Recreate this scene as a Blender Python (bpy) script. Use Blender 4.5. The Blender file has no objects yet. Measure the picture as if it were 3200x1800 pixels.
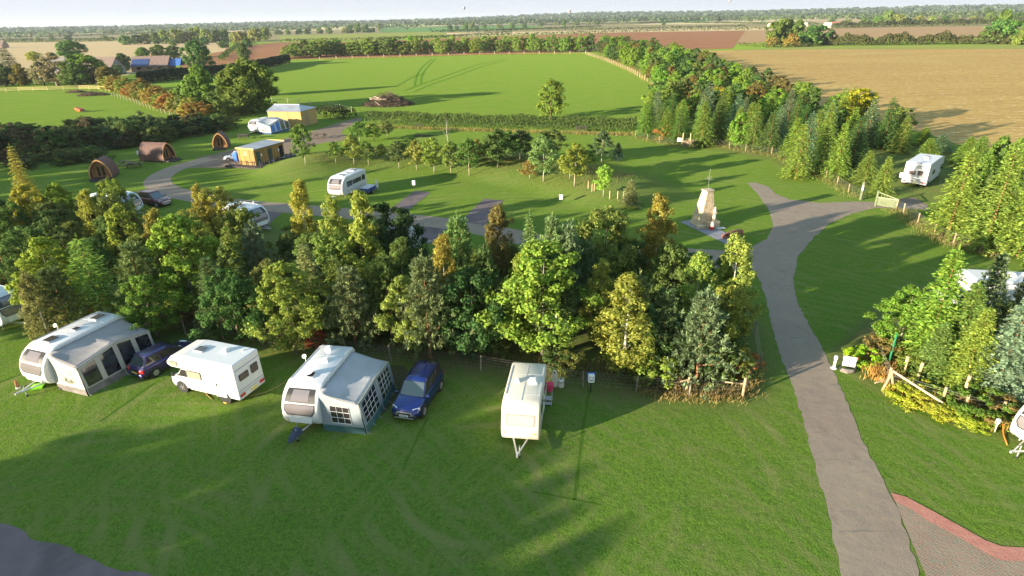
import bpy, bmesh, math, random
import numpy as np
from mathutils import Vector, Matrix
R = math.radians
SC = bpy.context.scene
COL = SC.collection

# ---------------------------------------------------------------- camera
CAM_H = 20.5
FPX = 1850.0                    # focal length in pixels of the 3200 px wide photograph
HOR = 57.0                      # row of the horizon at the picture's centre column
ROLL = math.atan(0.0205)
PITCH = math.atan((900 - HOR) / FPX)
_F = np.array([0, math.cos(PITCH), -math.sin(PITCH)])
_R = np.array([1.0, 0, 0]); _U = np.cross(_R, _F)
_c, _s = math.cos(ROLL), math.sin(ROLL)
cam = bpy.data.cameras.new('camera'); camo = bpy.data.objects.new('camera', cam); COL.objects.link(camo)
cam.sensor_width = 36; cam.lens = 36 * FPX / 3200; cam.clip_start = 0.5; cam.clip_end = 30000
_right = _c * _R - _s * _U; _up = _s * _R + _c * _U
M = Matrix([[_right[i], _up[i], -_F[i], (0, 0, CAM_H)[i]] for i in range(3)] + [[0, 0, 0, 1]])
camo.matrix_world = M
SC.camera = camo

def G(x, y, z=0.0):
    """point of the photograph (3200x1800 px) -> ground point (real metres) on the plane of height z"""
    a = (x - 1600) / FPX; b = -(y - 900) / FPX
    a2 = a * _c + b * _s; b2 = -a * _s + b * _c
    d = _F + a2 * _R + b2 * _U
    t = (z - CAM_H) / d[2]
    return Vector((t * d[0], t * d[1], z))

# ---------------------------------------------------------------- sun, sky, exposure
SUN_AZ = R(29); SUN_EL = R(10.3)      # azimuth the light travels towards, from +x
sd = Vector((math.cos(SUN_AZ) * math.cos(SUN_EL), math.sin(SUN_AZ) * math.cos(SUN_EL), -math.sin(SUN_EL)))
sun = bpy.data.lights.new('sun', 'SUN'); suno = bpy.data.objects.new('sun', sun); COL.objects.link(suno)
sun.energy = 2.7; sun.angle = R(0.5); sun.color = (1.0, 0.86, 0.64)
suno.rotation_euler = sd.to_track_quat('-Z', 'Y').to_euler()
W = bpy.data.worlds.new('World'); SC.world = W; W.use_nodes = True
wn = W.node_tree.nodes; wl = W.node_tree.links
bg = wn['Background']
sky = wn.new('ShaderNodeTexSky'); sky.sky_type = 'NISHITA'; sky.sun_disc = False
sky.sun_elevation = SUN_EL; sky.sun_rotation = R(241); sky.altitude = 100
sky.air_density = 0.6; sky.dust_density = 0.1; sky.ozone_density = 1.5
lim = wn.new('ShaderNodeMix'); lim.data_type = 'RGBA'; lim.blend_type = 'DARKEN'; lim.inputs[0].default_value = 1; lim.inputs[7].default_value = (.80, .86, .93, 1)
wl.new(sky.outputs[0], lim.inputs[6]); wl.new(lim.outputs[2], bg.inputs[0]); bg.inputs[1].default_value = 0.15
SC.view_settings.view_transform = 'Standard'; SC.view_settings.look = 'None'
SC.view_settings.exposure = 2.7; SC.view_settings.gamma = 1; SC.view_settings.use_curve_mapping = False
SC.cycles.max_bounces = 5; SC.cycles.diffuse_bounces = 4; SC.cycles.glossy_bounces = 2
SC.cycles.transmission_bounces = 2; SC.cycles.volume_bounces = 0; SC.cycles.transparent_max_bounces = 4

rnd = random.Random(7)
# ---------------------------------------------------------------- materials
_m = {}
def srgb(r, g, b):
    f = lambda c: (c / 255 / 12.92) if c / 255 <= .04045 else ((c / 255 + .055) / 1.055) ** 2.4
    return (f(r), f(g), f(b), 1)
def mat(name, col, rough=0.6, metal=0.0, spec=0.5, coat=0.0, noise=None, bump=None):
    """principled paint / plastic / metal; noise=(scale, amount) gives faint dirt, bump=(scale, dist)"""
    if name in _m: return _m[name]
    m = bpy.data.materials.new(name); m.use_nodes = True; nt = m.node_tree; n = nt.nodes; l = nt.links
    p = n['Principled BSDF']; c = tuple(col) if len(col) == 4 else tuple(col) + (1,)
    p.inputs['Base Color'].default_value = c; p.inputs['Roughness'].default_value = rough
    p.inputs['Metallic'].default_value = metal; p.inputs['Specular IOR Level'].default_value = spec
    p.inputs['Coat Weight'].default_value = coat
    if noise:
        tc = n.new('ShaderNodeTexCoord'); t = n.new('ShaderNodeTexNoise'); t.inputs['Scale'].default_value = noise[0]; t.inputs['Detail'].default_value = 6
        l.new(tc.outputs['Object'], t.inputs['Vector'])
        mx = n.new('ShaderNodeMix'); mx.data_type = 'RGBA'
        mx.inputs[6].default_value = tuple(v * (1 - noise[1]) for v in c[:3]) + (1,); mx.inputs[7].default_value = tuple(min(1, v * (1 + noise[1])) for v in c[:3]) + (1,)
        rp = n.new('ShaderNodeMapRange'); rp.inputs[1].default_value = .35; rp.inputs[2].default_value = .65
        l.new(t.outputs[0], rp.inputs[0]); l.new(rp.outputs[0], mx.inputs[0]); l.new(mx.outputs[2], p.inputs['Base Color'])
    if bump:
        tc = n.new('ShaderNodeTexCoord'); t = n.new('ShaderNodeTexNoise'); t.inputs['Scale'].default_value = bump[0]; t.inputs['Detail'].default_value = 5
        b = n.new('ShaderNodeBump'); b.inputs['Distance'].default_value = bump[1]; b.inputs['Strength'].default_value = 1
        l.new(tc.outputs['Object'], t.inputs['Vector']); l.new(t.outputs[0], b.inputs['Height']); l.new(b.outputs[0], p.inputs['Normal'])
    _m[name] = m; return m

def multi_noise(name, layers, base, rough=0.95, bumps=(), spec=0.0, stripes=None, attr=None, brick=None, rings=None, sheen=None):
    """ground material: base colour with several noise layers (scale_xyz, lo, hi, colour, strength)"""
    m = bpy.data.materials.new(name); m.use_nodes = True; nt = m.node_tree; n = nt.nodes; l = nt.links
    p = n['Principled BSDF']; p.inputs['Roughness'].default_value = rough; p.inputs['Specular IOR Level'].default_value = spec
    if sheen: p.inputs['Sheen Weight'].default_value = sheen[0]; p.inputs['Sheen Roughness'].default_value = sheen[2]; p.inputs['Sheen Tint'].default_value = tuple(sheen[1]) + (1,)
    g = n.new('ShaderNodeNewGeometry')
    last = None
    def vec(scale, rot=0, off=0):
        mp = n.new('ShaderNodeMapping'); mp.inputs['Scale'].default_value = scale if isinstance(scale, tuple) else (scale,) * 3
        mp.inputs['Rotation'].default_value = (0, 0, rot); mp.inputs['Location'].default_value = (off, off * 1.7, 0)
        l.new(g.outputs['Position'], mp.inputs[0]); return mp
    cur = n.new('ShaderNodeRGB'); cur.outputs[0].default_value = tuple(base) + (1,) if len(base) == 3 else base
    cur = cur.outputs[0]
    if brick:
        sc, c1, c2, mortar, rot = brick
        mp = vec(1, rot); bt = n.new('ShaderNodeTexBrick'); bt.inputs['Scale'].default_value = sc
        bt.inputs['Color1'].default_value = c1 + (1,); bt.inputs['Color2'].default_value = c2 + (1,); bt.inputs['Mortar'].default_value = mortar + (1,)
        bt.inputs['Mortar Size'].default_value = .035
        l.new(mp.outputs[0], bt.inputs[0]); cur = bt.outputs[0]
    for i, L in enumerate(layers):
        sc, lo, hi, colr, st = L[:5]; rot = L[5] if len(L) > 5 else 0
        mp = vec(sc, rot, i * 3.3)
        t = n.new('ShaderNodeTexNoise'); t.inputs['Scale'].default_value = 1; t.inputs['Detail'].default_value = 4; t.inputs['Roughness'].default_value = .6
        l.new(mp.outputs[0], t.inputs['Vector'])
        rp = n.new('ShaderNodeMapRange'); rp.inputs[1].default_value = lo; rp.inputs[2].default_value = hi; rp.inputs[4].default_value = st
        l.new(t.outputs[0], rp.inputs[0])
        mx = n.new('ShaderNodeMix'); mx.data_type = 'RGBA'; l.new(rp.outputs[0], mx.inputs[0]); l.new(cur, mx.inputs[6]); mx.inputs[7].default_value = tuple(colr) + (1,)
        cur = mx.outputs[2]
    if rings:                                   # faint mowing arcs (centre, scale, colour, strength)
        for (cx, cy), sc, colr, st, lo in rings:
            mp = n.new('ShaderNodeMapping'); mp.inputs['Location'].default_value = (-cx, -cy, 0); l.new(g.outputs['Position'], mp.inputs[0])
            wv = n.new('ShaderNodeTexWave'); wv.wave_type = 'RINGS'; wv.rings_direction = 'Z'; wv.inputs['Scale'].default_value = sc; wv.inputs['Distortion'].default_value = 1.6; wv.inputs['Detail'].default_value = 2; wv.inputs['Detail Scale'].default_value = .6
            l.new(mp.outputs[0], wv.inputs[0]); mq = vec((.22, .22, .22), 0, cx); t = n.new('ShaderNodeTexNoise'); t.inputs['Scale'].default_value = 1; t.inputs['Detail'].default_value = 3; l.new(mq.outputs[0], t.inputs['Vector'])
            rp = n.new('ShaderNodeMapRange'); rp.inputs[1].default_value = lo; rp.inputs[2].default_value = lo + .18; rp.inputs[4].default_value = st; l.new(t.outputs[0], rp.inputs[0])
            r2 = n.new('ShaderNodeMapRange'); r2.inputs[1].default_value = .62; r2.inputs[2].default_value = .95; l.new(wv.outputs[1], r2.inputs[0])
            mm = n.new('ShaderNodeMath'); mm.operation = 'MULTIPLY'; l.new(rp.outputs[0], mm.inputs[0]); l.new(r2.outputs[0], mm.inputs[1])
            mx = n.new('ShaderNodeMix'); mx.data_type = 'RGBA'; l.new(mm.outputs[0], mx.inputs[0]); l.new(cur, mx.inputs[6]); mx.inputs[7].default_value = tuple(colr) + (1,); cur = mx.outputs[2]
    if attr:                                    # (attribute name, [layers]) : second surface blended by a painted mask
        at = n.new('ShaderNodeAttribute'); at.attribute_name = attr[0]
        c2 = n.new('ShaderNodeRGB'); c2.outputs[0].default_value = tuple(attr[1]) + (1,); c2 = c2.outputs[0]
        for i, L in enumerate(attr[2]):
            sc, lo, hi, colr, st = L
            mp = vec(sc, 0, 20 + i * 5); t = n.new('ShaderNodeTexNoise'); t.inputs['Scale'].default_value = 1; t.inputs['Detail'].default_value = 5
            l.new(mp.outputs[0], t.inputs['Vector'])
            rp = n.new('ShaderNodeMapRange'); rp.inputs[1].default_value = lo; rp.inputs[2].default_value = hi; rp.inputs[4].default_value = st
            l.new(t.outputs[0], rp.inputs[0])
            mx = n.new('ShaderNodeMix'); mx.data_type = 'RGBA'; l.new(rp.outputs[0], mx.inputs[0]); l.new(c2, mx.inputs[6]); mx.inputs[7].default_value = tuple(colr) + (1,)
            c2 = mx.outputs[2]
        mx = n.new('ShaderNodeMix'); mx.data_type = 'RGBA'; l.new(at.outputs['Fac'], mx.inputs[0]); l.new(cur, mx.inputs[6]); l.new(c2, mx.inputs[7]); cur = mx.outputs[2]
    l.new(cur, p.inputs['Base Color'])
    nrm = None
    for sc, dist in bumps:
        mp = vec(sc, .5, 7); t = n.new('ShaderNodeTexNoise'); t.inputs['Scale'].default_value = 1; t.inputs['Detail'].default_value = 3
        l.new(mp.outputs[0], t.inputs['Vector'])
        b = n.new('ShaderNodeBump'); b.inputs['Distance'].default_value = dist; b.inputs['Strength'].default_value = 1
        l.new(t.outputs[0], b.inputs['Height'])
        if nrm: l.new(nrm, b.inputs['Normal'])
        nrm = b.outputs[0]
    if nrm: l.new(nrm, p.inputs['Normal'])
    _m[name] = m; return m

def leaf_mat(name, rough=0.6, trans=0.3):
    m = bpy.data.materials.new(name); m.use_nodes = True; nt = m.node_tree; n = nt.nodes; l = nt.links
    n.remove(n['Principled BSDF']); out = n['Material Output']
    oi = n.new('ShaderNodeObjectInfo'); g = n.new('ShaderNodeNewGeometry')
    hs = n.new('ShaderNodeHueSaturation')
    mh = n.new('ShaderNodeMapRange'); mh.inputs[3].default_value = .478; mh.inputs[4].default_value = .522
    l.new(g.outputs['Random Per Island'], mh.inputs[0]); l.new(mh.outputs[0], hs.inputs['Hue'])
    # leaf to leaf value
    w = n.new('ShaderNodeTexWhiteNoise'); w.noise_dimensions = '1D'; l.new(g.outputs['Random Per Island'], w.inputs['W'])
    mv = n.new('ShaderNodeMapRange'); mv.inputs[3].default_value = .85; mv.inputs[4].default_value = 1.9
    l.new(w.outputs['Value'], mv.inputs[0])
    # clump to clump tint
    tc = n.new('ShaderNodeTexCoord'); t = n.new('ShaderNodeTexNoise'); t.inputs['Scale'].default_value = 1.1; t.inputs['Detail'].default_value = 2
    l.new(tc.outputs['Object'], t.inputs['Vector'])
    m2 = n.new('ShaderNodeMapRange'); m2.inputs[1].default_value = .3; m2.inputs[2].default_value = .7; m2.inputs[3].default_value = .8; m2.inputs[4].default_value = 1.2
    l.new(t.outputs[0], m2.inputs[0])
    mu = n.new('ShaderNodeMath'); mu.operation = 'MULTIPLY'; l.new(mv.outputs[0], mu.inputs[0]); l.new(m2.outputs[0], mu.inputs[1])
    l.new(mu.outputs[0], hs.inputs['Value']); l.new(oi.outputs['Color'], hs.inputs['Color'])
    d = n.new('ShaderNodeBsdfDiffuse'); tr = n.new('ShaderNodeBsdfTranslucent'); mx = n.new('ShaderNodeMixShader'); mx.inputs[0].default_value = trans
    l.new(hs.outputs[0], d.inputs[0]); l.new(hs.outputs[0], tr.inputs[0]); l.new(d.outputs[0], mx.inputs[1]); l.new(tr.outputs[0], mx.inputs[2])
    l.new(mx.outputs[0], out.inputs['Surface'])
    _m[name] = m; return m
LEAF = leaf_mat('foliage', trans=.40); NEEDLE = leaf_mat('needles', trans=.22)
def bark_mat():
    m = bpy.data.materials.new('bark'); m.use_nodes = True; nt = m.node_tree; n = nt.nodes; l = nt.links; p = n['Principled BSDF']
    oi = n.new('ShaderNodeObjectInfo'); tc = n.new('ShaderNodeTexCoord'); t = n.new('ShaderNodeTexNoise'); t.inputs['Scale'].default_value = 6
    l.new(tc.outputs['Object'], t.inputs['Vector'])
    mr = n.new('ShaderNodeMapRange'); mr.inputs[1].default_value = .35; mr.inputs[2].default_value = .65; mr.inputs[3].default_value = .55; mr.inputs[4].default_value = 1.25
    hs = n.new('ShaderNodeHueSaturation'); l.new(t.outputs[0], mr.inputs[0]); l.new(mr.outputs[0], hs.inputs['Value']); l.new(oi.outputs['Color'], hs.inputs['Color'])
    l.new(hs.outputs[0], p.inputs['Base Color']); p.inputs['Roughness'].default_value = .9
    return m
BARK = bark_mat()

# ---------------------------------------------------------------- object helpers
def link(o, parent=None):
    COL.objects.link(o)
    if parent: o.parent = parent
    return o
def tag(o, label=None, cat=None, group=None, kind=None):
    if label: o['label'] = label
    if cat: o['category'] = cat
    if group: o['group'] = group
    if kind: o['kind'] = kind
    return o
def thing(name, loc, rz=0, label=None, cat=None, group=None):
    o = bpy.data.objects.new(name, None); COL.objects.link(o); o.location = loc; o.rotation_euler = (0, 0, rz)
    o.empty_display_size = .3
    return tag(o, label, cat, group)
def copy_tree(o, parent=None):
    c = o.copy(); COL.objects.link(c); c.parent = parent
    for ch in list(o.children): copy_tree(ch, c)
    return c

class MB:
    def __init__(s): s.v = []; s.f = []; s.mi = []; s.cur = 0
    def add(s, vs, fs):
        b = len(s.v); s.v += [tuple(v) for v in vs]; s.f += [tuple(b + i for i in f) for f in fs]; s.mi += [s.cur] * len(fs); return s
    def box(s, c, d, rz=0, ry=0):
        x, y, z = d[0] / 2, d[1] / 2, d[2] / 2; cr, sr = math.cos(rz), math.sin(rz); cy, sy = math.cos(ry), math.sin(ry)
        vs = []
        for a in (-x, x):
            for b in (-y, y):
                for q in (-z, z):
                    X, Z = a * cy + q * sy, -a * sy + q * cy
                    vs.append((c[0] + X * cr - b * sr, c[1] + X * sr + b * cr, c[2] + Z))
        return s.add(vs, [(0, 1, 3, 2), (4, 6, 7, 5), (0, 4, 5, 1), (2, 3, 7, 6), (0, 2, 6, 4), (1, 5, 7, 3)])
    def hexa(s, p):          # 8 points: bottom 4 ccw, top 4 ccw
        return s.add(p, [(3, 2, 1, 0), (4, 5, 6, 7), (0, 1, 5, 4), (1, 2, 6, 5), (2, 3, 7, 6), (3, 0, 4, 7)])
    def prism(s, poly, a0, a1, axis='y'):
        n = len(poly)
        f = {'y': lambda p, a: (p[0], a, p[1]), 'x': lambda p, a: (a, p[0], p[1]), 'z': lambda p, a: (p[0], p[1], a)}[axis]
        vs = [f(p, a0) for p in poly] + [f(p, a1) for p in poly]
        return s.add(vs, [tuple(range(n)), tuple(range(2 * n - 1, n - 1, -1))] + [(i, i + n, (i + 1) % n + n, (i + 1) % n) for i in range(n)])
    def tube(s, pts, r, n=6, cap=True):
        pts = [Vector(p) for p in pts]; rs = r if isinstance(r, (list, tuple)) else [r] * len(pts); vs = []
        for i, p in enumerate(pts):
            d = (pts[min(i + 1, len(pts) - 1)] - pts[max(i - 1, 0)]).normalized()
            a = d.cross(Vector((0, 0, 1)) if abs(d.z) < .9 else Vector((1, 0, 0))).normalized(); b = d.cross(a)
            for k in range(n):
                t = 2 * math.pi * k / n; vs.append(p + (a * math.cos(t) + b * math.sin(t)) * rs[i])
        fs = []
        for i in range(len(pts) - 1):
            for k in range(n): fs.append((i * n + k, i * n + (k + 1) % n, (i + 1) * n + (k + 1) % n, (i + 1) * n + k))
        if cap: fs += [tuple(range(n - 1, -1, -1)), tuple((len(pts) - 1) * n + k for k in range(n))]
        return s.add(vs, fs)
    def loft(s, rings, cap=True, closed=True):
        n = len(rings[0]); vs = [p for r in rings for p in r]; fs = []
        for i in range(len(rings) - 1):
            for k in range(n if closed else n - 1): fs.append((i * n + k, i * n + (k + 1) % n, (i + 1) * n + (k + 1) % n, (i + 1) * n + k))
        if cap: fs += [tuple(range(n - 1, -1, -1)), tuple((len(rings) - 1) * n + k for k in range(n))]
        return s.add(vs, fs)
    def panel(s, o, u, v, w, h, r=.06, t=.02):
        """rounded rectangular panel, centre o, axes u,v, thickness t outward along u x v"""
        o = Vector(o); u = Vector(u).normalized(); v = Vector(v).normalized(); nn = u.cross(v); r = min(r, w / 2.01, h / 2.01)
        ring = []
        for (sx, sy, a0) in ((1, 1, 0), (-1, 1, 90), (-1, -1, 180), (1, -1, 270)):
            for k in range(4):
                a = R(a0 + 30 * k); ring.append((sx * (w / 2 - r) + r * math.cos(a), sy * (h / 2 - r) + r * math.sin(a)))
        P = [o + u * a + v * b for a, b in ring]; n = len(P)
        vs = [p for p in P] + [p + nn * t for p in P]
        return s.add(vs, [tuple(range(n, 2 * n)), tuple(range(n - 1, -1, -1))] + [(i, (i + 1) % n, (i + 1) % n + n, i + n) for i in range(n)])
    def build(s, name, m, parent=None, bevel=0, smooth=False, seg=2, color=None):
        me = bpy.data.meshes.new(name); me.from_pydata(s.v, [], s.f)
        ms = m if isinstance(m, (list, tuple)) else [m]
        for q in ms: me.materials.append(q)
        if len(ms) > 1: me.polygons.foreach_set('material_index', s.mi)
        bm = bmesh.new(); bm.from_mesh(me); bmesh.ops.recalc_face_normals(bm, faces=bm.faces); bm.to_mesh(me); bm.free()
        me.validate(); me.update()
        if smooth: me.polygons.foreach_set('use_smooth', [True] * len(me.polygons))
        o = bpy.data.objects.new(name, me); link(o, parent)
        if bevel:
            b = o.modifiers.new('bevel', 'BEVEL'); b.width = bevel; b.segments = seg; b.limit_method = 'ANGLE'; b.angle_limit = R(35)
            me.polygons.foreach_set('use_smooth', [True] * len(me.polygons)); b.harden_normals = False
            try: me.set_sharp_from_angle(angle=R(50))
            except Exception: pass
        if color: o.color = color
        return o

def quads_mesh(name, V, m, col=None):
    """V: (n,4,3) array of quads"""
    n = len(V); me = bpy.data.meshes.new(name)
    me.vertices.add(n * 4); me.vertices.foreach_set('co', V.reshape(-1).astype(np.float32))
    me.loops.add(n * 4); me.loops.foreach_set('vertex_index', np.arange(n * 4, dtype=np.int32))
    me.polygons.add(n); me.polygons.foreach_set('loop_start', np.arange(0, n * 4, 4, dtype=np.int32)); me.polygons.foreach_set('loop_total', np.full(n, 4, dtype=np.int32))
    me.update(calc_edges=True); me.materials.append(m); return me

# ---------------------------------------------------------------- leaves and trees
NR = np.random.RandomState(11)
def unit(a): return a / (np.linalg.norm(a, axis=-1, keepdims=True) + 1e-9)
def leafquads(C, N, S, asp=.62):
    """rhombic leaf clumps: centres, normals, half sizes"""
    n = len(C); N = unit(N); T = unit(np.cross(N, unit(NR.normal(size=(n, 3))))); B = np.cross(N, T)
    S = np.asarray(S).reshape(-1, 1) * np.ones((n, 1))
    lift = N * S * .25
    return np.stack([C - T * S, C - B * S * asp + lift, C + T * S, C + B * S * asp + lift], axis=1)
def blades(P, D, L, Wd, up=(0, 0, 1)):
    """needle sprays: base P, direction D, length L, width Wd, face roughly upwards"""
    n = len(P); D = unit(D); U = np.tile(np.array(up, float), (n, 1)) + NR.normal(size=(n, 3)) * .35
    S = unit(np.cross(D, U)); L = np.asarray(L).reshape(-1, 1); Wd = np.asarray(Wd).reshape(-1, 1)
    return np.stack([P, P + D * L * .45 - S * Wd, P + D * L, P + D * L * .45 + S * Wd], axis=1)

def env(kind, t):
    if kind == 'round': return np.sqrt(np.clip(1 - ((t - .45) / .58) ** 2, 0.02, 1))
    if kind == 'oval': return np.sin(np.clip(t * .93 + .07, 0, 1) ** .8 * math.pi) ** .7 * .98 + .03
    if kind == 'birch': return (np.clip(t + .08, 0, 1) ** .5) * (1 - t * .96) ** .75 * 1.55
    if kind == 'flat': return np.sqrt(np.clip(1 - ((t - .3) / .75) ** 2, 0.02, 1))
def broad(kind, H, Wd, base, nclump, nleaf, leaf, seed, clump=.13, droop=0.0, spiky=0.0):
    NR.seed(seed)
    ph = NR.rand(6) * 6.28; cl = []
    t = NR.beta(1.25, 1.15, nclump); az = NR.rand(nclump) * 2 * math.pi; rho = np.sqrt(NR.uniform(.12, 1.0, nclump))
    lob = 1 + .22 * np.sin(2 * az + ph[0] + 3 * t) + .16 * np.sin(3 * az + ph[1] - 5 * t) + .1 * np.sin(9 * t + ph[2])
    r = env(kind, t) * Wd / 2 * rho * lob
    C = np.stack([r * np.cos(az), r * np.sin(az), base + t * (H - base) * .97], 1)
    if spiky:
        k = NR.rand(nclump) < spiky; C[k, 2] += NR.rand(k.sum()) * .08 * H; C[k, :2] *= 1.08
    rc = clump * Wd * NR.uniform(.65, 1.35, nclump) * (1 - .35 * t)
    idx = np.repeat(np.arange(nclump), nleaf); D = unit(NR.normal(size=(len(idx), 3))); D[:, 2] = D[:, 2] * .8 + .12
    P = C[idx] + D * (rc[idx] * NR.uniform(.35, 1.05, len(idx)))[:, None]
    P[:, 2] -= droop * NR.rand(len(idx)) ** 2
    P[:, 2] = np.maximum(P[:, 2], .05)
    out = P.copy(); out[:, 2] -= (base + H) / 2.3; N = unit(D + .4 * unit(out) + NR.normal(size=P.shape) * .55 + np.array([0, 0, .25]))
    return leafquads(P, N, leaf * NR.uniform(.6, 1.25, len(P)))
def spruce(H, Wd, seed, whorls=30, br=10, fr=13, lw=.27, droop=.25, pw=.85, base=.04, thin=1.0):
    NR.seed(seed); out = []
    for i in range(whorls):
        t = (i + NR.uniform(-.3, .3)) / whorls; z = H * (base + (1 - base) * t); Lb = Wd / 2 * (1 - np.clip(t, 0, 1)) ** pw + .12
        for k in range(br):
            a = 2 * math.pi * (k + NR.rand()) / br; L = Lb * NR.uniform(.7, 1.18)
            d = np.array([math.cos(a), math.sin(a), 0]); s = np.array([-math.sin(a), math.cos(a), 0])
            m = max(3, int(fr * (L / (Wd / 2)) + 2)); u = np.linspace(.12, 1, m)
            P = d * (u * L)[:, None] + np.array([0, 0, 1.]) * (z + .18 * L * np.sin(u * 2.2) - droop * L * u ** 2)[:, None]
            for sg in (-1, 1):
                D = d * .75 + s * sg * .8 + np.array([0, 0, -.12]) + NR.normal(size=(m, 3)) * .15
                out.append(blades(P, D, lw * (1.15 - .45 * u) * NR.uniform(.8, 1.2, m) * (Wd / 3) ** .5, .055 * thin * NR.uniform(.8, 1.3, m)))
            out.append(blades(P[-1:], (d + np.array([0, 0, .15]))[None], [lw * .7], [.06 * thin]))
    out.append(blades(np.array([[0, 0, H * .97]] * 3), np.array([[0, 0, 1.], [.3, 0, .6], [-.2, .2, .7]]), [.45, .25, .25], [.05] * 3, up=(1, 0, 0)))
    return np.concatenate(out)
def pine(H, Wd, seed, whorls=13, br=8, tufts=6, nb=20, lw=.30, wide=.030):
    NR.seed(seed); out = []
    for i in range(whorls):
        t = (i + NR.uniform(-.25, .25)) / whorls; z = H * (.1 + .88 * t); Lb = Wd / 2 * (np.sin((.25 + .75 * (1 - t)) * math.pi / 2)) * (1 - t * .62) * 1.12
        for k in range(br):
            a = 2 * math.pi * (k + NR.rand()) / br; L = max(.25, Lb * NR.uniform(.6, 1.15)); d = np.array([math.cos(a), math.sin(a), 0])
            for j in range(tufts):
                u = .35 + .65 * (j + NR.rand() * .6) / tufts; jit = NR.normal(size=3) * .16 * L
                c = d * u * L + jit + np.array([0, 0, z + .32 * L * u ** 1.5]); c[2] = max(c[2], .3)
                ax = unit(d * .7 + np.array([0, 0, .9]) + NR.normal(size=3) * .2)
                D = unit(NR.normal(size=(nb, 3))) * .85 + ax; Pp = c + ax * (NR.rand(nb)[:, None] * .22)
                out.append(blades(Pp, D, lw * NR.uniform(.6, 1.1, nb), wide * NR.uniform(.8, 1.4, nb)))
    ax = np.array([0, 0, 1.]); n = 26
    out.append(blades(np.array([0, 0, H * .95]) + ax * NR.rand(n)[:, None] * .5, unit(NR.normal(size=(n, 3))) * .6 + ax, lw * NR.uniform(.6, 1, n), [wide] * n))
    return np.concatenate(out)
def trunk_mb(H, r, seed, limbs=6, base=.25, up=.6, spread=.3, lean=.05):
    q = random.Random(seed); mb = MB(); pts = []; x = y = 0
    for i in range(7):
        pts.append((x, y, H * i / 6)); x += q.uniform(-1, 1) * lean * H / 6; y += q.uniform(-1, 1) * lean * H / 6
    mb.tube(pts, [r * (1.25 if i == 0 else 1 - i / 6.6) for i in range(7)], 7)
    for k in range(limbs):
        t = base + (.9 - base) * (k + q.random()) / max(limbs, 1); i = min(5, int(t * 6)); p = Vector(pts[i]).lerp(Vector(pts[i + 1]), t * 6 - i)
        a = q.random() * 6.28; L = spread * H * (1.1 - t) * q.uniform(.7, 1.2); d = Vector((math.cos(a), math.sin(a), up))
        mb.tube([p, p + d * L * .5, p + d * L + Vector((0, 0, L * .2))], [r * .42 * (1.1 - t), r * .25 * (1.1 - t), r * .08], 5)
    return mb

# libraries: kind -> list of (crown mesh, trunk mesh, nominal height, nominal width)
LIB = {}
def reg(kind, V, tmb, H, Wd, m, tcol):
    me = quads_mesh(kind + '_crown', V, m); tm = None
    if tmb:
        o = tmb.build('trunk', BARK, None, smooth=True); tm = o.data; bpy.data.objects.remove(o)
    LIB.setdefault(kind, []).append((me, tm, H, Wd, tcol))
BIRCH_T = (.50, .47, .42, 1); PINE_T = (.30, .13, .06, 1); BROWN_T = (.14, .10, .07, 1); GREY_T = (.22, .19, .15, 1)
for i in range(3): reg('maple', broad('oval', 8, 5, .9, 135, 95, .112, 20 + i, .105), trunk_mb(7, .13, i), 8, 5, LEAF, GREY_T)
for i in range(4): reg('birch', broad('birch', 8, 3.4, .9, 135, 78, .082, 30 + i, .115, .3, .2), trunk_mb(7.6, .09, 10 + i, 9, .2, .9, .2), 8, 3.4, LEAF, BIRCH_T)
for i in range(3): reg('roundleaf', broad('round', 6.5, 5, .4, 125, 90, .108, 40 + i, .11), trunk_mb(5.4, .13, 20 + i), 6.5, 5, LEAF, BROWN_T)
for i in range(3): reg('pine', pine(6.5, 4.2, 50 + i), trunk_mb(6.2, .11, 30 + i, 14, .15, .45, .26, .02), 6.5, 4.2, NEEDLE, PINE_T)
for i in range(3): reg('spruce', spruce(7, 3.6, 60 + i), trunk_mb(6.6, .1, 40 + i, 0, lean=.01), 7, 3.6, NEEDLE, PINE_T)
reg('larch', spruce(7.5, 4.2, 66, 20, 7, 10, .42, .75, .8, .05, .8), trunk_mb(7, .11, 45, 6, lean=.02), 7.5, 4.2, NEEDLE, BROWN_T)
for i in range(3): reg('sapling', broad('oval', 5, 2.8, 1.15, 70, 60, .095, 70 + i, .145), trunk_mb(4.6, .055, 50 + i, 6, .4, .9, .2), 5, 2.6, LEAF, BIRCH_T)
for i in range(4): reg('midtree', broad('round' if i % 2 else 'oval', 8, 5.6, .7, 90, 60, .19, 80 + i, .125), trunk_mb(6.8, .16, 60 + i, 5), 8, 5.6, LEAF, BROWN_T)
for i in range(3): reg('bush', broad('flat', 3.6, 4.0, .1, 56, 50, .14, 90 + i, .13), trunk_mb(2.6, .07, 70 + i, 5, .15), 3.6, 4, LEAF, BROWN_T)
for i in range(3): reg('midspruce', spruce(7, 3.8, 100 + i, 20, 8, 7, .42, .25, .85, .04, 2.2), trunk_mb(6.6, .1, 80 + i, 0, lean=.01), 7, 3.8, NEEDLE, PINE_T)
for i in range(4): reg('bigtree', broad('round' if i % 2 else 'oval', 11, 9.5, .5, 190, 60, .30, 120 + i, .115), trunk_mb(8.6, .25, 90 + i, 7), 11, 9.5, LEAF, BROWN_T)
for i in range(4): reg('fartree', broad('round' if i % 2 else 'flat', 10, 10, .3, 90, 34, .55, 110 + i, .14), None, 10, 10, LEAF, BROWN_T)
def bare():
    NR.seed(5); mb = trunk_mb(5, .07, 99, 14, .2, .9, .28)
    return mb
_k = [0]
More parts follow.
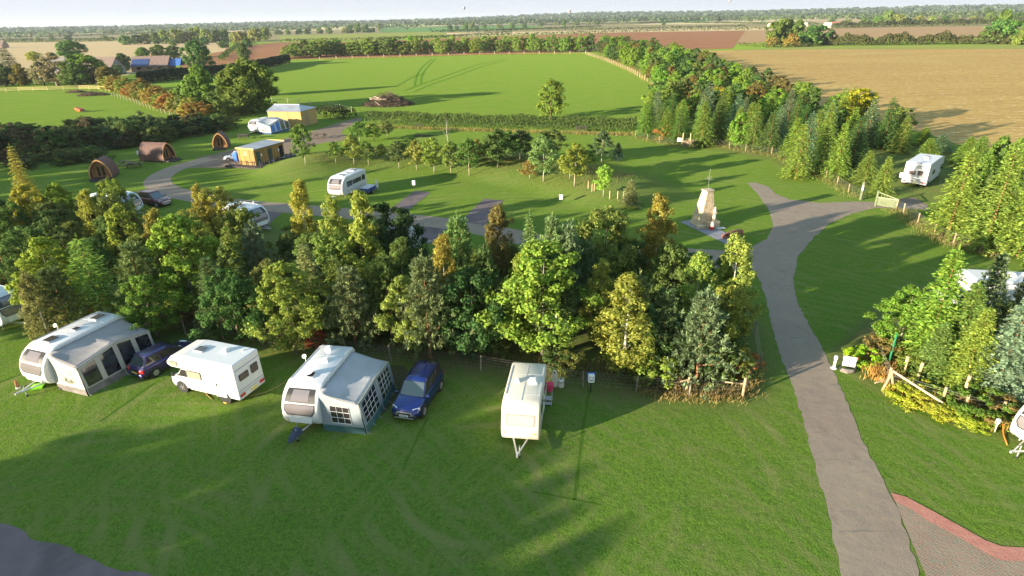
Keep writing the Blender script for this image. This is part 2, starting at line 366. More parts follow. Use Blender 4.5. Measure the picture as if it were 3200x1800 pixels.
def tree(kind, P, h, w, col, name, label, cat='tree', group=None, tcol=None, rz=None, var=None, single=False):
    L = LIB[kind]; _k[0] += 1; me, tm, H0, W0, tc = L[(var if var is not None else _k[0] * 7 // 3) % len(L)]
    q = random.Random(_k[0] * 13 + 5); rz = q.random() * 6.28 if rz is None else rz
    sc = (w / W0, w / W0, h / H0)
    if col[1] > col[0] * .93: col = (col[0] * 1.58, col[1] * 1.62, col[2] * 1.35)
    else: col = tuple(v * 1.12 for v in col)
    c4 = tuple(max(0, v * q.uniform(.90, 1.10)) for v in col[:3]) + (1,)
    if tm is None or single:
        o = bpy.data.objects.new(name, me); COL.objects.link(o); o.location = P; o.rotation_euler = (0, 0, rz); o.scale = sc; o.color = c4
        return tag(o, label, cat, group)
    t = thing(name, P, rz, label, cat, group); t.scale = sc
    c = bpy.data.objects.new('crown', me); link(c, t); c.color = c4
    k = bpy.data.objects.new('trunk', tm); link(k, t); k.color = tcol or tc
    return t
def PX(p):
    d = np.array([p[0], p[1], p[2] - CAM_H]); w = d @ _F; a2, b2 = d @ _R / w, d @ _U / w
    return 1600 + FPX * (a2 * _c - b2 * _s), 900 - FPX * (a2 * _s + b2 * _c)
def top_at(tx, ty, h):
    """base point of a tree of height h whose tip shows at photo pixel (tx, ty)"""
    p = G(tx, ty, h); return Vector((p.x, p.y, 0))
# ---------------------------------------------------------------- terrain
CREST = [G(*p).xy for p in [(985, 520), (1130, 500), (1300, 497), (1480, 503), (1650, 528), (1800, 556), (1930, 592)]]
def seg_dist(x, y, pts):
    best = np.full(np.shape(x), 1e9)
    for a, b in zip(pts[:-1], pts[1:]):
        ax, ay, bx, by = a[0], a[1], b[0], b[1]; dx, dy = bx - ax, by - ay
        t = np.clip(((x - ax) * dx + (y - ay) * dy) / (dx * dx + dy * dy), 0, 1)
        best = np.minimum(best, np.hypot(x - ax - t * dx, y - ay - t * dy))
    return best
def hz_np(x, y):
    d = seg_dist(x, y, CREST); b = 1.45 * np.clip(1 - (d / 9.5) ** 2, 0, 1) ** 1.5
    r = np.hypot(x, y); s = np.clip((r - 2600) / 1800, 0, 1); az = np.arctan2(x, y)
    return b + (s * s * (3 - 2 * s)) * (16 + 9 * np.sin(az * 5 + .6) + 5 * np.sin(az * 13) + 5 * np.sin(az * 3.1 - .9))
def hz(x, y): return float(hz_np(np.array([x]), np.array([y]))[0])
def B(px, py):
    """photo pixel -> point on the ground surface (mound included)"""
    z = 0
    for _ in range(6):
        p = G(px, py, z); z = .5 * z + .5 * hz(p.x, p.y)
    return Vector((p.x, p.y, hz(p.x, p.y)))
def in_poly(x, y, P):
    c = np.zeros(np.shape(x), bool); n = len(P)
    for i in range(n):
        x0, y0, x1, y1 = P[i][0], P[i][1], P[(i + 1) % n][0], P[(i + 1) % n][1]
        if y0 == y1: continue
        c ^= ((y0 > y) != (y1 > y)) & (x < (x1 - x0) * (y - y0) / (y1 - y0) + x0)
    return c
FENCE = [Vector((-62, 50, 0)), Vector((-52, 48, 0)), Vector((-42.9, 45.2, 0)), Vector((-34, 41.6, 0)), Vector((-23.8, 38.0, 0)), Vector((-14.4, 35.4, 0)), Vector((-8.1, 33.7, 0)), Vector((-2.1, 32.3, 0)), Vector((4.2, 30.2, 0)), Vector((7.3, 29.6, 0)), Vector((10.3, 29.0, 0)), Vector((13.4, 28.9, 0)), Vector((15.6, 32.0, 0)), Vector((16.8, 36, 0)), Vector((17.6, 41, 0))]
GROVE = [(p.x, p.y) for p in FENCE] + [(16, 43), (9, 49), (0, 54), (-9, 53), (-20, 61), (-28, 63), (-40, 66), (-60, 74), (-75, 80)]
BELT = [(p.x, p.y) for p in (G(1990, 425), G(1995, 375), G(2095, 306), G(1985, 222), G(1868, 168), G(1880, 140), G(2060, 158), G(2235, 218), G(2450, 300), G(2650, 380), G(2820, 436), G(3200, 520), G(3200, 700), G(2950, 640), G(2660, 585), G(2400, 500))]
RIGHTW = [(20.6, 33), (24, 37), (29, 41), (34, 43.5), (44, 45), (50, 34), (31, 22), (25.5, 25.6), (23.8, 27.2), (22, 29.6)]

xs = np.concatenate([-np.geomspace(9000, 100, 60), np.arange(-98, 112, 1.1), np.geomspace(114, 9000, 60)])
ys = np.concatenate([-np.geomspace(600, 12, 8), np.arange(-10, 150, 1.1), np.geomspace(152, 9500, 90)])
X, Y = np.meshgrid(xs, ys); Z = hz_np(X, Y)
nx, ny = len(xs), len(ys)
me = bpy.data.meshes.new('ground')
me.vertices.add(nx * ny); me.vertices.foreach_set('co', np.stack([X, Y, Z], -1).reshape(-1).astype(np.float32))
I = (np.arange(ny - 1)[:, None] * nx + np.arange(nx - 1)[None]).reshape(-1)
F4 = np.stack([I, I + 1, I + nx + 1, I + nx], 1)
me.loops.add(len(F4) * 4); me.loops.foreach_set('vertex_index', F4.reshape(-1).astype(np.int32))
me.polygons.add(len(F4)); me.polygons.foreach_set('loop_start', np.arange(0, len(F4) * 4, 4, dtype=np.int32)); me.polygons.foreach_set('loop_total', np.full(len(F4), 4, dtype=np.int32))
me.polygons.foreach_set('use_smooth', [True] * len(F4)); me.update(calc_edges=True)
d = seg_dist(X, Y, CREST); mask = np.clip(1.15 - d / 8.5, 0, 1)
mask = np.maximum(mask, in_poly(X, Y, GROVE) * 1.0); mask = np.maximum(mask, in_poly(X, Y, BELT) * 1.0); mask = np.maximum(mask, in_poly(X, Y, RIGHTW) * 1.0)
mask = np.maximum(mask, np.clip(1.2 - seg_dist(X, Y, FENCE) / 1.6, 0, 1) * .8)
at = me.attributes.new('rough', 'FLOAT', 'POINT'); at.data.foreach_set('value', mask.reshape(-1).astype(np.float32))
LAWN = (.086, .170, .019)
lawn = multi_noise('lawn', [
    ((.09, .09, .09), .42, .62, (.12, .185, .022), .8),
    ((.35, .5, .35), .5, .68, (.052, .145, .014), .7),
    ((.16, .55, .3), .57, .70, (.165, .150, .060), .75, .35),
    ((.5, 1.3, .3), .60, .72, (.20, .165, .085), .7, -.3),
    ((2.2, 2.2, 2.2), .5, .65, (.105, .20, .02), .6),
    ((5, 5, 5), .4, .62, (.035, .075, .010), .75),
    ((9, 9, 9), .5, .62, (.045, .09, .012), .6),
    ((16, 16, 16), .48, .62, (.17, .23, .05), .7)],
    LAWN, sheen=(.075, (.55, .85, .10), .5), rings=[((-1.5, 22.5), .19, (.19, .18, .075), .55, .47), ((9, 15), .35, (.13, .17, .04), .5, .42), ((-20, 10), .3, (.15, .16, .055), .5, .45), ((30, 50), .25, (.14, .17, .05), .5, .42)], bumps=[((3, 3, 3), .025), ((12, 12, 12), .025), ((.7, .7, .7), .04)],
    attr=('rough', (.085, .115, .030), [((.5, .5, .5), .45, .6, (.12, .095, .05), .8), ((1.6, 1.6, 1.6), .5, .62, (.07, .12, .025), .8), ((7, 7, 7), .45, .6, (.14, .135, .06), .6)]))
me.materials.append(lawn)
o = bpy.data.objects.new('ground', me); link(o); tag(o, 'mown green campsite lawn with rough grass under the trees', None, None, 'structure')

def densify(P, step, jit, seed=1, closed=True):
    q = random.Random(seed); out = []; n = len(P)
    for i in range(n if closed else n - 1):
        a, b = Vector(P[i][:2]), Vector(P[(i + 1) % n][:2]); L = (b - a).length; k = max(1, int(L / step)); nn = Vector((-(b - a).y, (b - a).x)).normalized()
        for j in range(k):
            out.append(a.lerp(b, j / k) + nn * q.uniform(-jit, jit) * (1 if j else .3))
    return out
def smooth_poly(P, it=2):
    P = [Vector(p[:2]) for p in P]
    for _ in range(it):
        Q = []
        for i in range(len(P)):
            a, b = P[i], P[(i + 1) % len(P)]; Q += [a.lerp(b, .25), a.lerp(b, .75)]
        P = Q
    return P
def sheet(name, P, z, m, label=None, step=None, jit=0, smooth=0, px=True, kind='structure'):
    if px: P = [G(*p) for p in P]
    P = [Vector((p[0], p[1])) for p in P]
    if smooth: P = smooth_poly(P, smooth)
    if step: P = densify(P, step, jit, len(name))
    bm = bmesh.new(); vs = [bm.verts.new((p.x, p.y, z)) for p in P]; bm.faces.new(vs)
    bmesh.ops.triangulate(bm, faces=bm.faces[:]); bm.normal_update()
    for f in bm.faces:
        if f.normal.z < 0: f.normal_flip()
    me = bpy.data.meshes.new(name); bm.to_mesh(me); bm.free(); me.materials.append(m)
    o = bpy.data.objects.new(name, me); link(o); return tag(o, label, None, None, kind)

tarmac = multi_noise('tarmac', [((.25, .25, .25), .4, .65, (.27, .215, .15), .8), ((1.2, 1.2, 1.2), .5, .7, (.19, .15, .125), .6), ((.4, 2.2, 1), .6, .7, (.11, .10, .095), .6), ((30, 30, 30), .45, .65, (.30, .27, .22), .5), ((.9, .3, 1), .6, .68, (.20, .15, .10), .6)],
    (.24, .175, .132), rough=.9, bumps=[((22, 22, 22), .012), ((1.2, 1.2, 1.2), .03)], spec=.3)
gravel = multi_noise('gravel', [((.5, .5, .5), .4, .6, (.29, .21, .145), .8), ((9, 9, 9), .45, .6, (.15, .12, .10), .6), ((.1, .5, .3), .6, .7, (.10, .12, .04), .6)], (.235, .18, .14), bumps=[((14, 14, 14), .03)])
pad = multi_noise('pad_tarmac', [((1.2, 1.2, 1.2), .4, .65, (.19, .15, .15), .7), ((20, 20, 20), .45, .65, (.18, .155, .14), .5), ((.4, .4, .4), .5, .65, (.10, .085, .085), .6)], (.155, .122, .128), bumps=[((18, 18, 18), .01)])
# main drive with its junction, spur and branch behind the grove
drive = [(2630, 1830), (2600, 1650), (2560, 1500), (2520, 1350), (2480, 1210), (2440, 1120), (2412, 1020), (2390, 920), (2372, 870), (2340, 845), (2250, 838), (2130, 838), (2130, 774), (2190, 779), (2270, 783), (2350, 772), (2398, 745), (2418, 705), (2402, 655), (2372, 612), (2336, 572), (2362, 570), (2402, 584), (2424, 606), (2470, 624), (2560, 634), (2690, 630), (2800, 634), (2900, 640), (2900, 656), (2800, 652), (2735, 650), (2660, 668), (2590, 700), (2540, 745), (2495, 800), (2478, 870), (2490, 940), (2530, 1020), (2575, 1100), (2600, 1150), (2640, 1240), (2690, 1370), (2750, 1480), (2790, 1560), (2830, 1660), (2885, 1830)]
sheet('road', drive, .012, tarmac, 'curving grey tarmac drive from the bottom edge to the gate', step=.35, jit=.07)
def ribbon(name, pts, w, z, m, label, step=.6, jit=.04):
    P = [Vector(p[:2]) for p in pts]
    for _ in range(3):
        P = [P[0]] + [q for a, b in zip(P[:-1], P[1:]) for q in (a.lerp(b, .25), a.lerp(b, .75))] + [P[-1]]
    Lp, Rp = [], []
    for i, p in enumerate(P):
        d = (P[min(i + 1, len(P) - 1)] - P[max(i - 1, 0)]).normalized(); n = Vector((-d.y, d.x)); Lp.append(p + n * w / 2); Rp.append(p - n * w / 2)
    return sheet(name, Lp + Rp[::-1], z, m, label, step, jit, px=False)
ribbon('road', [G(*p) for p in [(2135, 806), (1950, 800), (1700, 760), (1500, 712), (1330, 690), (1100, 668), (900, 650), (760, 640), (640, 622), (530, 600), (486, 574), (500, 548), (560, 520), (660, 495)]], 3.5, .008, tarmac, 'narrow tarmac loop road behind the big group of trees')
sheet('road', [(560, 524), (600, 500), (680, 478), (740, 464), (860, 438), (935, 425), (1000, 402), (1100, 372), (1130, 368), (1128, 380), (1060, 410), (1080, 425), (1110, 430), (1080, 440), (1000, 446), (950, 470), (930, 492), (900, 500), (820, 530), (700, 524), (620, 524)], .004, gravel, 'brown gravel yard and track beside the wooden cabin and shed', step=.8, jit=.1, smooth=1)
sheet('pitch', [(1297, 596), (1345, 602), (1255, 674), (1222, 668), (1218, 655)], .016, pad, 'dark hardstanding strip beside the caravan', .5, .05)
sheet('pitch', [(1511, 621), (1573, 627), (1514, 705), (1440, 692)], .016, pad, 'dark hardstanding strip in the middle of the lawn', .5, .05)
sheet('pitch', [(1310, 706), (1392, 716), (1350, 762), (1280, 760)], .016, pad, 'hardstanding strip partly hidden by the trees', .5, .05)
sheet('pitch', [(800, 655), (880, 665), (800, 740), (740, 720)], .016, pad, 'hardstanding strip under the half hidden caravan', .5, .05)
sheet('road', [(-300, 1560), (0, 1637), (60, 1652), (110, 1690), (200, 1706), (280, 1745), (360, 1778), (480, 1800), (600, 1830), (-300, 1860)], .012, pad, 'corner of tarmac in the lower left of the campsite', .4, .08)
sheet('bare_earth', [(1212, 1140), (1275, 1145), (1275, 1190), (1235, 1245), (1205, 1290), (1150, 1312), (1175, 1250)], .004, multi_noise('soil', [((2, 2, 2), .4, .6, (.06, .075, .02), .8)], (.09, .07, .045), bumps=[((6, 6, 6), .03)]), 'worn brown patch beside the green awning', .4, .12, 1)
block = multi_noise('block_paving', [((.8, .8, .8), .4, .65, (.36, .27, .2), .4), ((8, 8, 8), .5, .65, (.24, .22, .15), .4)], (.3, .23, .18), brick=(4.0, (.42, .23, .18), (.30, .27, .21), (.10, .11, .06), .35), bumps=[((9, 9, 9), .015)])
redb = multi_noise('red_block', [((2, 2, 2), .4, .65, (.50, .26, .19), .5)], (.45, .2, .15), brick=(4.6, (.52, .21, .165), (.45, .18, .145), (.30, .15, .11), -.5), bumps=[((9, 9, 9), .015)])
sheet('paving', [(2795, 1562), (2850, 1592), (2900, 1628), (3000, 1680), (3090, 1735), (3135, 1752), (3260, 1756), (3260, 1850), (2900, 1850), (2893, 1800), (2830, 1650)], .018, block, 'grey and pink herringbone block paving beside the drive')
sheet('paving', [(2783, 1540), (2830, 1553), (2900, 1590), (3000, 1645), (3080, 1690), (3130, 1708), (3260, 1716), (3260, 1757), (3133, 1752), (3088, 1735), (3000, 1681), (2900, 1629), (2850, 1594), (2797, 1568)], .022, redb, 'curved border of red paving bricks along the block paving')
slabm = multi_noise('slab', [((1.1, 1.1, 1.1), .4, .6, (.27, .28, .31), .6)], (.3, .29, .3), brick=(1.1, (.30, .29, .31), (.22, .24, .28), (.15, .14, .13), 1.05))
sheet('paving', [(2123, 693), (2166, 686), (2225, 705), (2300, 745), (2310, 752), (2278, 768), (2200, 730)], .03, slabm, 'long strip of grey stone slabs under the stone tower')
trench = multi_noise('trench', [((3, 3, 3), .4, .6, (.07, .13, .018), .8)], (.060, .115, .015))
sheet('worn_line', [(1838, 1215), (1847, 1215), (1828, 1330), (1800, 1560), (1790, 1562), (1818, 1330)], .003, trench, 'thin straight cable trench line in the lawn below the marker post', .4, .03)
sheet('worn_line', [(481, 1196), (487, 1198), (420, 1245), (318, 1318), (308, 1318), (412, 1243)], .003, trench, 'thin dark trench line in the lawn by the motorhome', .4, .02)
sheet('worn_line', [(75, 1165), (76, 1168), (0, 1197), (0, 1192)], .003, trench, 'short dark trench line left of the big caravan', .4, .02)
sheet('worn_line', [(1335, 1302), (1340, 1304), (1292, 1400), (1262, 1470), (1255, 1472), (1286, 1400)], .003, trench, 'faint dark line in the grass below the blue car', .4, .03)
sheet('worn_line', [(1660, 1538), (1665, 1533), (1880, 1575), (1878, 1580)], .003, trench, 'faint dark cross line in the lower lawn', .4, .03)
sheet('bare_earth', [(1300, 419), (1375, 424), (1330, 430), (1290, 428)], .02, _m['soil'], 'bare brown spot in the upper lawn', .5, .2)
sheet('bare_earth', [(1920, 415), (1955, 418), (1940, 424), (1915, 422)], .02, _m['soil'], 'bare brown spot near the dark picnic bench', .5, .2)
sheet('path', [(2790, 622), (2850, 616), (2900, 640), (2840, 646)], .004, gravel, 'brown worn ground behind the green gate', .5, .15)

# fields
def field(name, P, z, m, label): return sheet(name, P, z, m, label)
meadow = multi_noise('meadow', [((.03, .05, .03), .4, .6, (.22, .32, .045), .8), ((.12, .3, .2), .5, .66, (.28, .31, .08), .7, .2), ((.5, .8, .5), .5, .65, (.13, .29, .03), .7), ((.12, 1.1, .5), .54, .62, (.11, .24, .025), .7, .15), ((2, 2, 2), .45, .6, (.14, .26, .03), .5)], (.19, .34, .036), sheen=(.018, (.5, .85, .10), .5), bumps=[((.5, .7, .7), .10), ((2.0, 2.0, 2.0), .04)])
pasture = multi_noise('pasture', [((.05, .1, .05), .4, .6, (.17, .33, .03), .8), ((.25, 1.0, .4), .53, .58, (.06, .17, .015), .85), ((2, 2, 2), .45, .6, (.22, .36, .04), .5)], (.15, .36, .026), sheen=(.026, (.42, .9, .06), .5), bumps=[((.22, .7, .5), .55), ((1.6, 1.6, 1.6), .08)])  # dark streak layer paints the shadows of tussocks into the grass colour
trk = multi_noise('track', [((.6, .6, .6), .4, .6, (.14, .27, .03), .6)], (.115, .23, .025))
for P_ in ([(1350, 184), (1325, 203), (1308, 222), (1300, 240), (1294, 268)], [(1360, 185), (1340, 203), (1325, 222), (1316, 240), (1314, 262)], [(1262, 284), (1330, 258), (1390, 238), (1499, 199), (1580, 184)], [(1290, 288), (1350, 262), (1420, 240), (1520, 202), (1590, 188)], [(1240, 268), (1290, 240), (1330, 228)]):
    ribbon('tyre_track', [G(*p) for p in P_], .7, .035, trk, 'faint curved tyre track pressed into the meadow grass')
def crop(name, c, c2, sc=(.03, .12, .1), bump=.08, rot=0, c3=None):
    L = [(sc, .4, .6, c2, .8, rot), ((.3, 1.6, .5), .5, .7, c3 or c2, .6, rot)]
    return multi_noise(name, L, c, bumps=[((.5, 1.5, .5), bump), ((1.5, 1.5, 1.5), bump * .6)])
stub = crop('stubble', (.55, .41, .23), (.47, .34, .18))
pale = crop('pale_stubble', (.62, .48, .27), (.55, .42, .22))
redp = crop('ploughed_red', (.30, .14, .07), (.38, .20, .11), c3=(.24, .11, .055))
tilth = multi_noise('tilth', [((.012, .03, .03), .4, .62, (.50, .35, .13), .8), ((.12, .5, .3), .5, .65, (.38, .24, .085), .7, .05), ((.6, 1.6, 1), .60, .66, (.80, .66, .42), .9), ((.4, 1.4, 1), .52, .6, (.30, .18, .075), .6), ((.01, .6, 1), .55, .62, (.34, .22, .09), .6, .04)], (.44, .29, .105), bumps=[((.9, 2.0, 1), .06), ((3, 3, 3), .03)])
olive = crop('olive_crop', (.30, .31, .08), (.25, .28, .07))
greenf = crop('green_crop', (.16, .27, .09), (.13, .24, .075))
brownf = crop('brown_field', (.42, .27, .14), (.36, .24, .13))
mixf = multi_noise('far_mixed', [((.004, .02, .02), .42, .58, (.34, .25, .14), .9), ((.003, .012, .02), .52, .6, (.16, .19, .07), .8), ((.01, .05, .1), .5, .65, (.25, .20, .10), .6)], (.30, .26, .13))
field('field', [(-900, 122), (0, 101), (900, 83), (1290, 74), (1290, 101), (900, 111), (868, 131), (400, 127), (0, 133), (-900, 150)], .012, mixf, 'patchwork of muted brown and green land at the far left')
field('field', [(1290, 74), (2400, 51), (3400, 31), (4200, 16), (4200, 70), (3400, 78), (2400, 96), (1290, 106)], .012, mixf, 'patchwork of muted brown and green land at the far right')
field('field', [(-300, 145), (0, 134), (400, 128), (720, 134), (700, 160), (590, 178), (400, 235), (200, 250), (0, 245), (-300, 255)], .03, stub, 'pale straw stubble field behind the barns')
field('field', [(560, 205), (640, 178), (700, 150), (870, 132), (1130, 130), (1500, 116), (2130, 95), (2330, 96), (2300, 140), (2290, 152), (2080, 158), (1850, 162), (900, 186), (780, 205), (620, 232)], .025, redp, 'reddish brown ploughed field beyond the far hedge')
field('field', [(868, 112), (1200, 103), (1385, 99), (1405, 116), (1180, 125), (880, 128)], .05, olive, 'flat olive green crop strip')
field('field', [(1392, 103), (1800, 97), (2400, 84), (3000, 70), (3000, 76), (2400, 94), (1800, 104), (1500, 113), (1410, 117)], .05, pale, 'long pale cream stubble strip')
field('field', [(2250, 158), (2600, 154), (3400, 152), (3900, 200), (3900, 700), (3200, 520), (2900, 420), (2560, 330), (2300, 235), (2080, 160)], .018, tilth, 'wide sandy brown cultivated field on the right')
field('field', [(2270, 158), (2500, 146), (3400, 137), (3400, 152), (2600, 154)], .05, olive, 'pale green grass margin beyond the sandy field')
field('field', [(2330, 96), (2560, 90), (3400, 76), (3400, 118), (2800, 120), (2560, 120), (2300, 138)], .06, brownf, 'light brown field between the right hand hedges')
field('field', [(2520, 63), (2700, 50), (2700, 68), (2560, 72)], .2, stub, 'small tan field by the far houses')
field('field', [(2835, 50), (3050, 47), (3400, 40), (3400, 62), (2860, 62)], .2, brownf, 'distant brown field below the white sheds')
field('field', [(700, 92), (900, 82), (1130, 80), (1280, 82), (1000, 96), (720, 100)], .1, pale, 'distant cream field at the left')
field('field', [(1180, 86), (1640, 78), (1700, 84), (1400, 100), (1190, 101)], .12, greenf, 'distant blue green field')
field('field', [(1120, 80), (1500, 75), (1650, 76), (1180, 86)], .1, pale, 'thin pale field before the village')
field('field', [(-300, 108), (200, 104), (520, 90), (700, 88), (520, 96), (380, 108), (-300, 124)], .1, brownf, 'distant grey brown strip at the left')
field('field', [(210, 102), (380, 95), (420, 100), (260, 106)], .15, greenf, 'small distant green field at the left')
field('field', [(1600, 70), (2000, 60), (2250, 60), (1850, 72), (1620, 76)], .2, stub, 'thin distant tan field')
field('field', [(1950, 78), (2300, 62), (2600, 56), (2500, 70), (2300, 76)], .22, pale, 'distant cream field in the centre right')
field('field', [(2060, 66), (2240, 62), (2200, 68), (2060, 74)], .25, greenf, 'distant green field in the centre right')

# ---------------------------------------------------------------- hedges, woods
def hedge(pts, h, w, col, name, label, leaf=.14, dens=60, cat='hedge', group=None, kind=None, seed=1, lump=.25, m=None):
    NR.seed(seed); P = [np.array([p[0], p[1]]) for p in pts]; seg = [np.linalg.norm(b - a) for a, b in zip(P[:-1], P[1:])]; L = sum(seg); n = int(L * dens)
    u = np.sort(NR.rand(n)) * L; pos = np.zeros((n, 2)); nr = np.zeros((n, 2)); acc = 0
    for a, b, s in zip(P[:-1], P[1:], seg):
        k = (u >= acc) & (u <= acc + s); t = (u[k] - acc)[:, None] / s; pos[k] = a + (b - a) * t; dd = (b - a) / s; nr[k] = [-dd[1], dd[0]]; acc += s
    lm = 1 + lump * (np.sin(u / h * 1.3 + seed) * .5 + np.sin(u / h * 2.9) * .3 + np.sin(u / h * 7.1) * .2)
    th = NR.rand(n) * math.pi; rr = NR.uniform(.78, 1.05, n); cx = np.sign(np.cos(th)) * np.abs(np.cos(th)) ** .6; cz = np.sin(th) ** .55
    xy = pos + nr * (cx * rr * w / 2 * lm)[:, None]; z = np.maximum(.05, cz * rr * h * lm)
    C = np.concatenate([xy, z[:, None]], 1); C[:, 2] += hz_np(C[:, 0], C[:, 1])
    N = np.concatenate([nr * cx[:, None], cz[:, None] * .8], 1) + NR.normal(size=(n, 3)) * .6
    me = quads_mesh(name, leafquads(C, N, leaf * NR.uniform(.6, 1.3, n)), m or LEAF); o = bpy.data.objects.new(name, me); link(o); o.color = tuple(col) + (1,)
    return tag(o, label, cat, group, kind)
def gp(*a): return [G(*p) for p in a]
DG = (.035, .062, .020); MG = (.055, .085, .022); OL = (.085, .100, .028); YG = (.155, .165, .030); OR = (.28, .135, .035); BR = (.10, .135, .028); BL = (.065, .095, .070)
hedge(gp((1150, 386), (1300, 392), (1500, 400), (1700, 404), (1850, 408), (1985, 412)), 2.6, 3.0, (.070, .100, .030), 'hedge', 'clipped brown green hedge between the campsite lawn and the meadow', .17, 190, seed=3, lump=.12)
hedge(gp((440, 262), (560, 248), (700, 236), (790, 222), (900, 196)), 4.2, 3.5, (.022, .040, .020), 'hedge', 'dark tall clipped hedge in front of the dormer house', .42, 170, seed=4, lump=.06)
hedge(gp((1000, 362), (1050, 368), (1100, 372)), 2.3, 4, (.040, .05, .022), 'hedge', 'short dark hedge beside the timber shed', .2, 150, seed=5)
FH = [((0, 127), (300, 126), (380, 125)), ((0, 133), (200, 132), (400, 128)), ((0, 106), (270, 104), (540, 92), (700, 89)), ((60, 118), (400, 108), (520, 102)), ((880, 131), (1150, 126), (1420, 117), (1800, 106), (2130, 97), (2400, 92), (3200, 78)),
      ((1560, 95), (1900, 93), (2330, 84)), ((1380, 98), (1700, 92), (1880, 84)), ((2300, 142), (2420, 150), (2560, 146)), ((1200, 124), (1400, 118), (1500, 110), (1600, 104)), ((1350, 101), (1560, 98), (1660, 92)),
      ((1700, 78), (2000, 74), (2150, 66), (2360, 60)), ((2130, 72), (2300, 74), (2560, 78)), ((720, 96), (900, 88), (1080, 82)), ((700, 106), (870, 96)), ((690, 192), (740, 150), (770, 118))]
for i, f in enumerate(FH):
    pts = gp(*f); D = sum(p.length for p in pts) / len(pts)
    hedge(pts, 2.2 if D < 700 else 3, 2.5, [DG, OL, MG][i % 3], 'hedge', ['low dark field hedge far off between the crop strips', 'low olive field hedge far off between the crop strips', 'low green field hedge far off between the crop strips'][i % 3], D / 900, max(1.2, 2600 / D), group='distant field hedges', seed=20 + i)
hedge(gp((2560, 142), (2700, 142), (2850, 140), (3000, 138), (3240, 138)), 5.5, 6, (.075, .080, .030), 'hedge', 'tall bushy olive hedge along the far edge of the sandy field', .6, 75, seed=41, lump=.5)
hedge(gp((2600, 88), (2760, 84), (2900, 80), (3050, 76), (3240, 72)), 6.5, 8, (.08, .095, .035), 'hedge', 'broad distant hedge below the farmhouse on the right', .9, 36, seed=42, lump=.5)
def woods(name, label, n, rmin, rmax, azr, hr, col, seed, wr=(9, 16), q=16, leaf=1.6, fn=None):
    NR.seed(seed); az = NR.uniform(azr[0], azr[1], n); r = NR.uniform(rmin, rmax, n) if not fn else fn(az) + NR.uniform(0, rmax - rmin, n)
    x, y = r * np.sin(az), r * np.cos(az); h = NR.uniform(hr[0], hr[1], n); w = NR.uniform(wr[0], wr[1], n); z0 = hz_np(x, y)
    idx = np.repeat(np.arange(n), q); D = unit(NR.normal(size=(n * q, 3))); D[:, 2] = np.abs(D[:, 2]) * 1.2 - .25
    C = np.stack([x[idx], y[idx], z0[idx] + h[idx] * .55], 1) + D * np.stack([w[idx] / 2, w[idx] / 2, h[idx] * .45], 1)
    me = quads_mesh(name, leafquads(C, D + NR.normal(size=D.shape) * .4, leaf * NR.uniform(.7, 1.4, len(C))), LEAF)
    o = bpy.data.objects.new(name, me); link(o); o.color = tuple(col) + (1,); return tag(o, label, 'woodland', None, 'stuff')
woods('woodland', 'blue green wooded ridge along the whole horizon', 2600, 2900, 4300, (-.80, .80), (15, 23), (.075, .105, .065), 1, (22, 40), 12, 6.5)
woods('woodland', 'dark distant wood below the horizon in the centre', 700, 1900, 2500, (-.12, .34), (12, 18), (.07, .10, .05), 2, (14, 24), 14, 3.6)
woods('woodland', 'distant wood at the left below the horizon', 340, 1500, 2300, (-.80, -.12), (9, 16), (.075, .105, .05), 3, (12, 22), 14, 3.0)
woods('woodland', 'distant trees among the houses at the right', 380, 1500, 2400, (.34, .80), (10, 17), (.08, .11, .05), 4, (12, 22), 14, 3.0)

